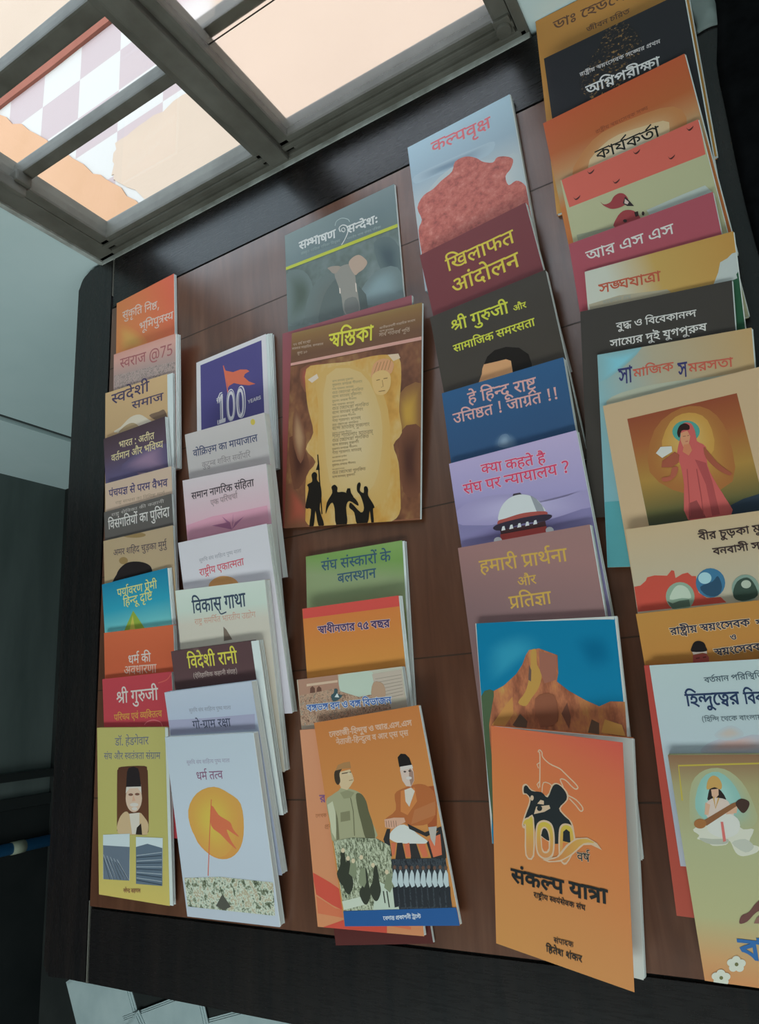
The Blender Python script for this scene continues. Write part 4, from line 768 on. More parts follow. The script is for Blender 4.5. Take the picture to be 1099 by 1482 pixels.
  ('N','rock',[-12,1401,139,1457,253,1511,389,1620,459,1709,502,1800,541,1849,641,1861,731,1826,817,1791,808,1623,787,1544,896,1456,1047,1369,1163,1316,1270,1362,1397,1359,1381,1022,1315,52,103,-75]),
  ('P','#4f5f42',[-3,1401,139,1457,90,1236,58,981,103,-75,35,-82,-3,979],1),
  ('P','#b38a3e',[384,1348,471,1456,536,1654,559,1831,611,1847,608,1707,646,1616,606,1492,521,1385,457,1313],1),
  ('P','#5d4a44',[528,1708,546,1654,532,1546,507,1564]),
  ('P','#8a5a48',[639,1841,810,1783,780,1561,666,1527,631,1652]),
  ('P','#b5813f',[90,1127,245,1311,331,1402,326,1240,206,1093]),
  ('P','#5a4638',[307,1131,394,1240,463,1170,435,1063]),
  ('P','#5a4638',[1035,1079,1082,1199,1147,1166,1137,1065]),
  ('P','#b98a42',[1156,1082,1202,1201,1349,1154,1371,1055]),
  ('P','#6b4434',[804,1246,868,1351,890,1213,862,1109]),
  ('P','#7d4c34',[559,1385,748,1421,761,1176,592,1138],1),
 ]),
 'e8':dict(o=[-0.2967,-0.22805,0.75083],a=[0.99239,-0.12269,-0.01073],b=[0.12316,0.98861,0.08649],w=132.8,h=200.1,t=7.7,ov=1.0,phi=0.176,cw=131.4,ch=200.5,bg=('g',((0,'#bb8440'),(0.3,'#b97c3f'),(0.62,'#bc7038'),(0.85,'#b8603a'),(1,'#ae483a')),{'ang':68}),ops=[
  ('L','#e6c9a4',[507,1503,513,1611,518,1719,520,1797,515,1824,508,1823,503,1820,506,1829,513,1838,520,1841,528,1838,536,1830,543,1820,543,1809,542,1797,547,1783,563,1766,586,1748,613,1732,646,1720,684,1711,716,1701,736,1690,750,1678,771,1662,806,1635,848,1604,877,1578,886,1563,882,1554,874,1548,866,1545,855,1546,840,1553,818,1569,792,1592,768,1608,747,1614,729,1613,718,1607,719,1594,728,1577,738,1557,747,1533,757,1508,773,1487,800,1474,833,1465,863,1453,889,1434,912,1412,925,1393,925,1378,916,1366,904,1362,892,1370,877,1386,861,1403,842,1419,820,1436,799,1453],1.1),
  ('L','#e6c9a4',[516,1727,487,1706,502,1673],0.9),
  ('L','#e6c9a4',[505,1554,481,1524,499,1493],0.9),
  ('L','#e6c9a4',[529,1455,533,1491,538,1527,548,1552,571,1559,600,1555,621,1546,629,1534,629,1516,623,1496,610,1475,591,1452,572,1429],0.9),
  ('P','#e6c9a4',[315,1110,335,1216,396,1365,366,1415,330,1414,328,1488,373,1513,428,1469,548,1448,586,1439,634,1548,701,1567,781,1510,786,1440,711,1352,765,1295,818,1248,823,1159,665,1128,435,1116],1),
  ('P','#22272b',[332,1130,349,1215,410,1364,378,1420,342,1428,344,1480,373,1499,423,1458,525,1463,586,1427,643,1538,701,1557,766,1503,771,1437,696,1349,750,1289,803,1245,808,1091,489,1009,436,1150],1),
  ('E','#e6c9a4',[425,1395,18,3,-1,-24]),
  ('P','#e6c9a4',[478,1353,513,1393,546,1390,545,1356]),
  ('P','#e6c9a4',[440,1253,466,1325,599,1362,609,1334,548,1293]),
  ('E','#22272b',[500,1315,27,5,-1,-24]),
  ('P','#e6c9a4',[312,1123,326,1180,379,1214,438,1222,430,879,339,866,340,1132],1),
  ('P',('g',((0,'#b97f48'),(0.4,'#c48f44'),(1,'#cbb23c')),{'ang':90}),[328,1136,338,1174,382,1201,426,1206,417,889,351,880,354,1134],1),
  ('P','#e6c9a4',[449,1085,472,1177,540,1220,615,1204,642,1123,637,990,610,909,542,873,470,896,449,967],1),
  ('P',('g',((0,'#b97f48'),(0.4,'#c48f44'),(1,'#cbb23c')),{'ang':90}),[465,1085,483,1166,539,1203,603,1189,627,1117,622,986,597,922,539,889,482,910,463,973],1),
  ('P','#e6c9a4',[500,1095,517,1145,549,1162,579,1144,596,1097,592,980,567,938,529,930,507,962],1),
  ('P','#22272b',[511,1087,525,1133,548,1148,571,1132,584,1092,583,1045,511,1074],1),
  ('P','#bb7038',[511,1063,582,1036,580,981,560,950,533,944,515,971]),
  ('P','#e6c9a4',[684,1131,705,1202,755,1231,817,1220,841,1146,836,1032,748,879,693,895,677,965],1),
  ('P',('g',((0,'#b97f48'),(0.4,'#c48f44'),(1,'#cbb23c')),{'ang':90}),[699,1128,718,1191,758,1217,807,1205,826,1140,821,1029,748,896,701,908,690,968],1),
  ('P','#22272b',[723,1073,729,1154,760,1183,793,1166,796,1072]),
  ('P','#bb7038',[715,973,722,1065,796,1064,790,1006]),
  ('P','#e6c9a4',[513,867,657,925,755,1047,849,1124,957,1150,1043,1123,1089,1073,990,1096,919,1078,806,969,693,890,579,858]),
  ('P',('g',((0,'#b06a38'),(1,'#c9a448')),{'ang':20}),[565,871,676,926,769,1037,856,1110,953,1137,1022,1119,919,1094,803,983,686,902],1),
  ('T','#22272b',[16,854,942,85,911,949,29,970,956],10.22,10.22,0.3,('#e6c9a4',0.7)),
  ('T','#1d2124',[0,183,603,32,326,609,2,326,609,146,487,615,12,593,620,15,768,627,18,891,632,13,945,635,18,1062,640],21.14,17.7,1.5,None),
  ('T','#262423',[17,413,518,18,441,518,36,458,519,26,498,520,15,516,521,14,572,523,16,599,523,15,636,525,32,676,526,0,676,526,24,721,527,16,721,527,2,759,528,0,828,530,32,874,532,59,874,532],6.77,6.77,0.3,None),
  ('T','#262423',[0,600,183,32,646,186,12,646,186,18,684,189,23,701,190,2,737,193],6.75,6.75,0.2,None),
  ('T','#262423',[4,521,85,41,543,85,5,587,87,24,633,88,25,633,88,25,711,90,32,767,92,2,767,92,17,830,94],8.24,8.24,0.4,None),
 ]),
 'f1':dict(o=[-0.13756,0.51382,0.75],a=[0.99925,-0.03871,0.0],b=[0.03871,0.99925,0.0],w=163.9,h=270.7,t=6.0,ov=1.0,bg=('g',((0,'#b98b3c'),(1,'#b8843c')),{'ang':90}),ops=[
  ('T','#5d4233',[152,203,2449,92,341,2438,153,393,2434,89,528,2423,120,595,2417,152,697,2409,89,835,2398,154,902,2392,133,1029,2382,102,1172,2371,92,1293,2361,94,1345,2357],19.36,19.36,0.6,None),
  ('T','#5d4233',[98,566,2200,104,658,2196,88,685,2195,128,745,2193,155,831,2189,111,888,2187,94,915,2186,93,975,2184],10.06,10.06,0.3,None),
 ]),
 'f2':dict(o=[-0.12848,0.47367,0.75289],a=[0.99935,-0.0359,-0.00314],b=[0.03604,0.99555,0.0871],w=150.2,h=229.8,t=5.87,ov=1.0,bg=('g',((0,'#1f2025'),(1,'#23242b')),{'ang':90}),ops=[
  ('N','sparkle',[343,1846,606,2139,703,2316,827,2332,971,2164,1029,1907,852,1639,590,1466,410,1584],1),
  ('T','#b9b9bc',[94,359,1873,92,401,1871,156,419,1870,157,464,1869,102,482,1868,113,544,1866,102,594,1864,100,637,1863,89,668,1861,96,692,1861,88,739,1859,112,781,1857,96,855,1855,89,902,1853,158,926,1852,94,1008,1849,135,1067,1847,159,1120,1845,91,1165,1843],6.95,6.95,0.2,None),
  ('T','#dfe2e4',[160,401,1616,111,552,1611,161,597,1609,110,707,1605,94,828,1600,104,928,1596,162,973,1595,92,1127,1589],16.84,16.84,0.8,None),
 ]),
 'f3':dict(o=[-0.12641,0.38861,0.75134],a=[0.99966,0.02598,0.00227],b=[-0.02608,0.99586,0.08713],w=150.5,h=230.3,t=7.33,ov=1.0,bg=('g',((0,'#a8602c'),(0.52,'#ae6d33'),(0.62,'#a3946f'),(0.72,'#a9794a'),(0.82,'#9c5428'),(1,'#a04c26')),{'ang':90}),ops=[
  ('S','#c2a87c|#a9733f',[177,1498,464,1830,855,1869,1292,1788,1364,1505,1084,1202,679,1219]),
  ('S','#d6cbb0|#c2aa80',[360,1546,618,1747,965,1725,1218,1640,1068,1344,741,1297]),
  ('T','#7a3f22',[94,512,1884,92,548,1884,156,564,1884,157,603,1885,102,619,1885,113,673,1885,102,717,1885,100,756,1885,89,782,1886,96,803,1886,88,845,1886,112,881,1886,96,946,1887,158,988,1887],6.1,6.1,0.1,None),
  ('T','#1c1a18',[112,463,1572,92,614,1563,163,663,1561,117,780,1554,112,780,1554,93,930,1546,117,1033,1540,92,1062,1538],18.66,18.66,0.5,None),
 ]),
 'f4':dict(o=[-0.11872,0.3229,0.75295],a=[0.99972,0.02348,0.00205],b=[-0.02357,0.99592,0.08713],w=140.7,h=215.2,t=5.69,ov=1.0,bg=('g',((0,'#a5a585'),(0.7,'#abab84'),(1,'#b0af88')),{'ang':90}),ops=[
  ('P','#bf5c4c',[8,2158,1413,2167,1394,1756,31,1803]),
  ('P','#3d1f1e',[92,1904,104,1876,123,1872,150,1881,166,1890,155,1868,125,1852,103,1865],1),
  ('P','#3d1f1e',[287,2127,299,2099,317,2095,343,2104,359,2112,348,2090,318,2075,297,2088],1),
  ('P','#3d1f1e',[513,1898,524,1871,542,1867,567,1876,583,1885,572,1863,543,1848,522,1861],1),
  ('P','#3d1f1e',[766,2122,776,2094,794,2091,818,2099,834,2108,823,2086,795,2071,774,2085],1),
  ('P','#3d1f1e',[1069,1902,1078,1876,1095,1872,1119,1881,1133,1889,1123,1869,1096,1854,1077,1866],1),
  ('P','#3d1f1e',[1290,2119,1300,2093,1316,2089,1339,2098,1353,2105,1343,2085,1316,2070,1298,2083],1),
  ('P','#a9b3ad',[763,1426,1114,1439,1324,1439,1366,1343,1300,1324,789,1335]),
  ('P','#8c9078',[46,1462,438,1392,789,1335,811,1222,45,1327]),
  ('P','#7a2f34',[349,1720,380,1673,445,1669,489,1715,550,1726,599,1684,617,1600,542,1569,452,1585,402,1628,370,1670],1),
  ('P','#2a2226',[595,1664,635,1578,659,1522,596,1552,560,1601]),
  ('P','#b9a8a0',[590,1640,619,1586,601,1568,574,1594]),
  ('P','#7a2f34',[437,1366,471,1469,543,1516,619,1494,674,1428,697,1339,725,1235],1),
  ('P','#2b1f1f',[645,1455,683,1450,681,1399,650,1400]),
  ('E','#2b1f1f',[725,1404,12,-6,-4,-22]),
  ('E','#2b1f1f',[544,1402,19,-9,-3,-17]),
 ]),
 'f5':dict(o=[-0.12836,0.24216,0.7516],a=[0.99993,-0.01154,-0.00101],b=[0.01159,0.99613,0.08715],w=141.1,h=215.9,t=7.0,ov=1.0,bg=('g',((0,'#7d3844'),(1,'#88404e')),{'ang':70}),ops=[
  ('T','#cfd0cc',[138,152,1900,94,346,1895,140,489,1890,96,616,1887,140,773,1882,96,900,1878],16.73,16.73,0.5,None),
 ]),
 'f6':dict(o=[-0.13187,0.20672,0.75553],a=[0.99655,-0.08266,-0.00723],b=[0.08297,0.99276,0.08686],w=139.2,h=213.0,t=4.0,ov=1.0,bg=('g',((0,'#b9bdb2'),(0.35,'#b9bcae'),(0.6,'#b5954c'),(1,'#b0853c')),{'ang':12}),ops=[
  ('P','#aeb6b4',[1171,1647,1226,1763,1252,1857,1315,1879,1361,1915,1395,1915,1404,1591,1321,1604]),
  ('P','#31553c',[1316,1646,1373,1700,1418,1727,1430,1524,1415,902,-50,1021,-16,1685,687,1668],1),
  ('P','#a09880',[11,1765,314,1781,766,1720,799,1679,24,1674]),
  ('T','#9a4a32',[96,124,1849,158,233,1844,163,421,1836,92,521,1832,164,564,1830,92,678,1825],15.96,15.96,0.6,None),
  ('T','#8f9288',[96,150,1728,100,189,1727,112,214,1727,99,260,1726,128,301,1725,165,350,1724,166,391,1723],5.67,5.67,0.2,None),
 ]),
 'f7':dict(o=[-0.15128,0.16246,0.75567],a=[0.99247,-0.12201,-0.01067],b=[0.12248,0.98869,0.0865],w=140.5,h=215.0,t=4.0,ov=1.0,bg=('g',((0,'#3a3734'),(1,'#393633')),{'ang':90}),ops=[
  ('T','#cfd0cc',[88,347,1886,97,410,1884,167,410,1884,133,519,1880,111,624,1877,88,652,1876,89,715,1874,88,751,1873,112,814,1871,92,898,1868,128,926,1868,90,990,1866],10.51,10.51,0.4,None),
  ('T','#cfd0cc',[96,279,1713,92,356,1713,89,386,1713,91,425,1712,105,496,1712,94,524,1712,125,621,1711,97,691,1711,168,689,1711,163,778,1710,97,849,1710,154,849,1710,110,923,1710,97,1004,1709,169,1004,1709,116,1095,1709],11.29,11.29,0.4,None),
 ]),
 'f8':dict(o=[-0.14103,0.11072,0.75516],a=[0.99269,-0.12027,-0.01052],b=[0.12073,0.98891,0.08652],w=137.5,h=214.0,t=4.52,ov=1.0,bg=('g',((0,'#6fa3b4'),(0.25,'#86a9b0'),(0.55,'#a59c82'),(1,'#b0925f')),{'ang':15}),ops=[
  ('S','#82bccd|#82a8b0',[-22,2148,410,2174,303,2015,-9,1853]),
  ('P','#a5a894',[120,1687,516,1748,1096,1735,1353,1724,1338,1497,181,1571],1),
  ('P','#5c9aa4',[0,0,1375,0,1375,640,0,640]),
  ('T','#2c2f66',[96,192,1801,92,285,1804],13.66,25.2,0.6,None),
  ('T','#a3503e',[91,331,1849,92,410,1851,111,444,1852,98,478,1853,112,596,1856],12.79,12.79,0.5,None),
  ('T','#2c2f66',[96,737,1775],11.72,23.09,0.6,None),
  ('T','#a3503e',[91,827,1812,94,909,1810,96,987,1808,93,1077,1806,92,1169,1804],13.13,13.13,0.5,None),
 ]),
 'f9':dict(o=[-0.11959,0.05576,0.75488],a=[0.99997,-0.00819,-0.00072],b=[0.00822,0.99616,0.08715],w=138.8,h=212.4,t=4.79,ov=1.0,bg='#b9a07a',ops=[
  ('P',('g',((0,'#2f3a3a'),(0.18,'#5d5a35'),(0.45,'#a07d38'),(0.75,'#8f562c'),(1,'#7b3f26')),{'ang':90}),[201,1937,1165,1935,1203,778,226,876]),
  ('S','#b98f3e|#96622f',[317,1378,425,1770,688,1920,918,1844,1028,1576,989,1146,603,1107]),
  ('S','#cfab5c|#b88c3d',[460,1561,573,1811,746,1859,888,1746,890,1461,658,1349]),
  ('P','#2c3848',[913,930,1047,976,1213,1000,1203,778,902,832]),
  ('E','#5a9a90',[692,1689,115,-28,-18,-102]),
  ('P','#a54e4a',[582,1502,645,1670,642,1732,690,1773,748,1751,768,1670,765,1580,832,1504,815,1330,860,1144,903,1019,924,850,569,870,591,1199,593,1364],1),
  ('P','#8c3f3f',[722,1410,807,1361,828,1180,838,872,773,870,772,1162]),
  ('P','#7b3a3a',[601,1019,671,1035,720,865,576,874]),
  ('P','#c08a62',[645,1685,704,1694,721,1636,696,1567,645,1548,633,1612]),
  ('P','#2a1a18',[615,1693,646,1754,696,1767,731,1733,718,1698,658,1705,627,1644],1),
  ('L','#7a4a34',[658,1649,682,1646],0.5),
  ('L','#7a4a34',[696,1645,712,1646],0.5),
  ('L','#9a4a40',[671,1595,694,1594],0.6),
  ('L','#8c3f3f',[642,1338,618,1119,594,903],0.7),
  ('L','#8c3f3f',[720,1321,714,1056,703,883],0.7),
  ('P','#b5744e',[631,1506,655,1569,702,1565,714,1502,677,1458]),
  ('P','#a54e4a',[732,1740,768,1670,767,1550,729,1528,721,1621]),
  ('P','#8a4a34',[813,1509,844,1457,902,1340,970,1252,996,1217,969,1208,885,1285,815,1404],1),
  ('P','#8a4a34',[599,1483,565,1521,443,1458,426,1400,513,1381,580,1412]),
  ('P','#94503a',[520,1380,569,1369,541,1300,479,1260,417,1265,417,1303,486,1304],1),
  ('P','#cfd0c8',[401,1544,452,1594,547,1579,545,1526,448,1487]),
 ]),
 'f10':dict(o=[-0.12317,-0.08429,0.75026],a=[0.99945,-0.0331,-0.0029],b=[0.03323,0.99564,0.08711],w=148.0,h=226.4,t=8.0,ov=1.0,bg=('g',((0,'#b0a78f'),(0.7,'#ada68f'),(1,'#b8a27c')),{'ang':90}),ops=[
  ('P','#a13f30',[-1,1724,55,1728,109,1767,125,1797,193,1808,298,1793,342,1838,364,1830,366,1764,427,1794,474,1801,503,1767,537,1763,537,1616,597,1561,707,1560,745,1509,-14,1491]),
  ('E','#8ba08a',[380,1597,119,-12,-18,-127]),
  ('P','#596a5a',[265,1569,308,1540,369,1559,450,1563,452,1502,301,1491]),
  ('P','#b5c2ae',[290,1579,339,1673,395,1698,453,1661,469,1574,395,1581],1),
  ('E','#3f6f96',[644,1690,117,-13,-19,-128]),
  ('E','#9fc3cc',[606,1737,53,-6,-8,-51]),
  ('P','#2d4a66',[556,1663,662,1700,713,1743,731,1645,688,1577,600,1585],1),
  ('E','#7f9488',[910,1614,105,-11,-18,-117]),
  ('P','#39483f',[809,1589,856,1679,935,1706,980,1654,994,1546,894,1509,822,1528],1),
  ('E','#a8b2a0',[921,1649,38,-4,-5,-35]),
  ('T','#35292b',[88,608,2074,104,668,2075,94,694,2075,155,780,2076,170,829,2077,171,837,2077,112,909,2078,92,990,2080,91,1042,2080,97,1105,2081,91,1105,2081,117,1167,2082,97,1167,2082],10.04,10.04,0.4,None),
  ('T','#35292b',[88,705,1930,128,761,1931,88,817,1932,92,873,1933,96,898,1934,104,962,1935,96,1011,1936,91,1074,1937,92,1133,1939,98,1157,1939],9.34,9.34,0.4,None),
 ]),
 'f11':dict(o=[-0.11966,-0.16365,0.75135],a=[0.99999,-0.00387,-0.00034],b=[0.00388,0.99619,0.08716],w=148.0,h=226.4,t=6.91,ov=1.0,bg=('g',((0,'#a36a34'),(0.6,'#a8702f'),(1,'#b08038')),{'ang':100}),ops=[
  ('T','#26283e',[94,261,2047,92,317,2049,156,342,2049,157,401,2050,102,426,2051,113,509,2053,102,576,2054,100,635,2056,89,676,2057,96,708,2057,88,771,2059,112,827,2060],9.33,9.33,0.5,('#c9b08a',0.9)),
  ('T','#26283e',[96,948,2064,158,989,2064],6.11,6.11,0.5,('#c9b08a',0.9)),
  ('T','#26283e',[133,730,1957],6.68,6.68,0.5,('#c9b08a',0.7)),
  ('T','#26283e',[113,585,1838,102,648,1842,100,703,1845,89,742,1847,96,772,1849,88,832,1852,112,885,1855],8.81,8.81,0.5,('#c9b08a',0.9)),
  ('P','#8a4038',[411,1857,517,1865,536,1829,520,1724,392,1734]),
  ('P','#c6b8ac',[410,1889,528,1888,527,1859,494,1870,416,1860]),
  ('P','#1a1618',[407,1887,418,1934,444,1967,484,1973,518,1954,527,1918,524,1881],1),
  ('L','#5a2a26',[430,1826,462,1830],1),
  ('L','#5a2a26',[487,1830,515,1833],1),
 ]),
 'f12':dict(o=[-0.12865,-0.19162,0.75583],a=[0.99891,-0.04652,-0.00407],b=[0.04669,0.99511,0.08706],w=135.0,h=208.0,t=4.0,ov=1.0,bg=('g',((0,'#94402f'),(1,'#96382f')),{'ang':90}),ops=[
 ]),
 'f13':dict(o=[-0.11776,-0.1511,0.76339],a=[0.99971,-0.02388,-0.00209],b=[0.02397,0.99591,0.08713],w=128.0,h=166.7,t=4.0,ov=1.0,bg=('g',((0,'#a3a9b8'),(0.35,'#9aa6b8'),(0.6,'#a8b7bf'),(1,'#aebec0')),{'ang':90}),ops=[
  ('S','#b59a94|#a2a8b4',[326,968,458,1032,596,1039,766,1064,868,940,352,913]),
  ('S','#b0a8a0|#a6b1b8',[429,1068,544,1140,626,1120,649,1057,508,1022]),
  ('T','#4a5a66',[88,423,1498,93,464,1500,117,502,1502,91,513,1502,92,556,1504,128,574,1505,110,633,1508,111,683,1510,94,701,1511,111,742,1512,172,760,1513,111,810,1516,93,828,1516,89,877,1519,93,901,1520],6.88,6.88,0.3,None),
  ('T','#24355a',[111,250,1309,120,284,1309,90,351,1310,97,466,1312,89,465,1312,137,509,1312,94,592,1313],12.68,15.85,0.8,None),
  ('T','#24355a',[111,704,1313,88,730,1314,112,788,1314,173,866,1316],9.73,14.55,0.8,None),
  ('T','#5c6a74',[174,350,1176,111,374,1176,120,390,1176,111,420,1177,90,436,1177,89,503,1179,159,523,1179,89,560,1180,112,580,1181,88,642,1182,92,677,1183,100,692,1183,99,718,1184,92,760,1184,102,775,1185,175,812,1186],5.8,5.8,0.2,None),
 ]),
 'f14':dict(o=[-0.11349,-0.23545,0.76003],a=[0.99987,-0.01629,-0.00142],b=[0.01635,0.99606,0.08714],w=130.0,h=175.9,t=7.47,ov=1.0,bg=('g',((0,'#b87f48'),(0.1,'#b98e58'),(0.28,'#aba878'),(0.6,'#a5a67c'),(0.85,'#9c9468'),(0.97,'#84694a'),(1,'#7d5f44')),{'ang':90}),ops=[
  ('L','#b9a63c',[53,1390,69,1672,777,1693],1.3),
  ('S','#86b4b0|#a2a47c',[96,1299,149,1530,271,1638,418,1646,530,1549,586,1387,589,1241,436,1162,123,1194]),
  ('S','#9cc0b8|#8ab2aa',[146,1331,229,1561,371,1623,480,1504,492,1326,261,1229]),
  ('P','#c3c4b4',[100,1162,140,1119,120,1088,192,1077,230,1041,332,1054,366,1085,394,999,445,973,548,1008,572,1052,505,1078,558,1182,481,1179,417,1220,215,1212],1),
  ('P','#a5a89a',[139,1097,238,1094,354,1099,334,1062,231,1052,169,1068],1),
  ('P','#b0b3a6',[378,1071,482,1106,535,1050,465,1003],1),
  ('P','#241c1c',[257,1425,292,1501,349,1494,393,1413,361,1352,260,1394],1),
  ('P','#b8924c',[260,1482,279,1554,322,1593,363,1578,381,1525,365,1484,321,1502],1),
  ('P','#cfa98a',[292,1483,349,1490,343,1442,313,1411,290,1433]),
  ('P','#cfc0b4',[239,1379,307,1418,392,1405,419,1354,428,1280,336,1247,236,1251,220,1318],1),
  ('P','#c7c9c2',[212,1197,254,1274,402,1294,463,1237,433,1147,327,1105,231,1138],1),
  ('P','#cfa98a',[231,1379,266,1364,238,1281,209,1284]),
  ('P','#cfa98a',[412,1353,469,1355,453,1303,372,1290]),
  ('L','#b8924c',[301,1426,301,1335,340,1419],1.2),
  ('P','#7a5230',[148,1210,430,1376,475,1392,478,1367,212,1197]),
  ('E','#8f6030',[163,1210,48,2,-6,-38]),
  ('P','#3a2a24',[460,1384,507,1415,560,1394,544,1342,502,1304,469,1340],1),
  ('P','#b4605a',[322,1231,341,1232,338,1084,315,1075]),
  ('P','#5d3c38',[330,462,354,521,415,555,483,632,605,713,590,628,471,560,389,482],1),
  ('P','#7a5a50',[435,473,463,518,526,566,538,483]),
  ('T','#2a5fa5',[88,297,205,90,441,226,128,657,257,92,802,278],24.09,21.85,1.6,None),
  ('E','#d5d8c8',[219,162,31,4,-5,-29]),
  ('E','#d5d8c8',[260,189,31,4,-5,-29]),
  ('E','#d5d8c8',[295,168,31,4,-5,-29]),
  ('E','#d5d8c8',[275,130,31,4,-5,-28]),
  ('E','#d5d8c8',[227,126,31,4,-5,-29]),
  ('E','#d5d8c8',[87,46,32,4,-5,-29]),
  ('E','#d5d8c8',[129,74,32,4,-5,-29]),
  ('E','#d5d8c8',[164,54,32,4,-5,-29]),
  ('E','#d5d8c8',[144,15,32,4,-5,-29]),
  ('E','#d5d8c8',[95,11,32,4,-5,-29]),
  ('E','#6b6a3c',[257,155,14,2,-2,-14]),
  ('E','#6b6a3c',[126,40,14,2,-2,-14]),
 ]),
}
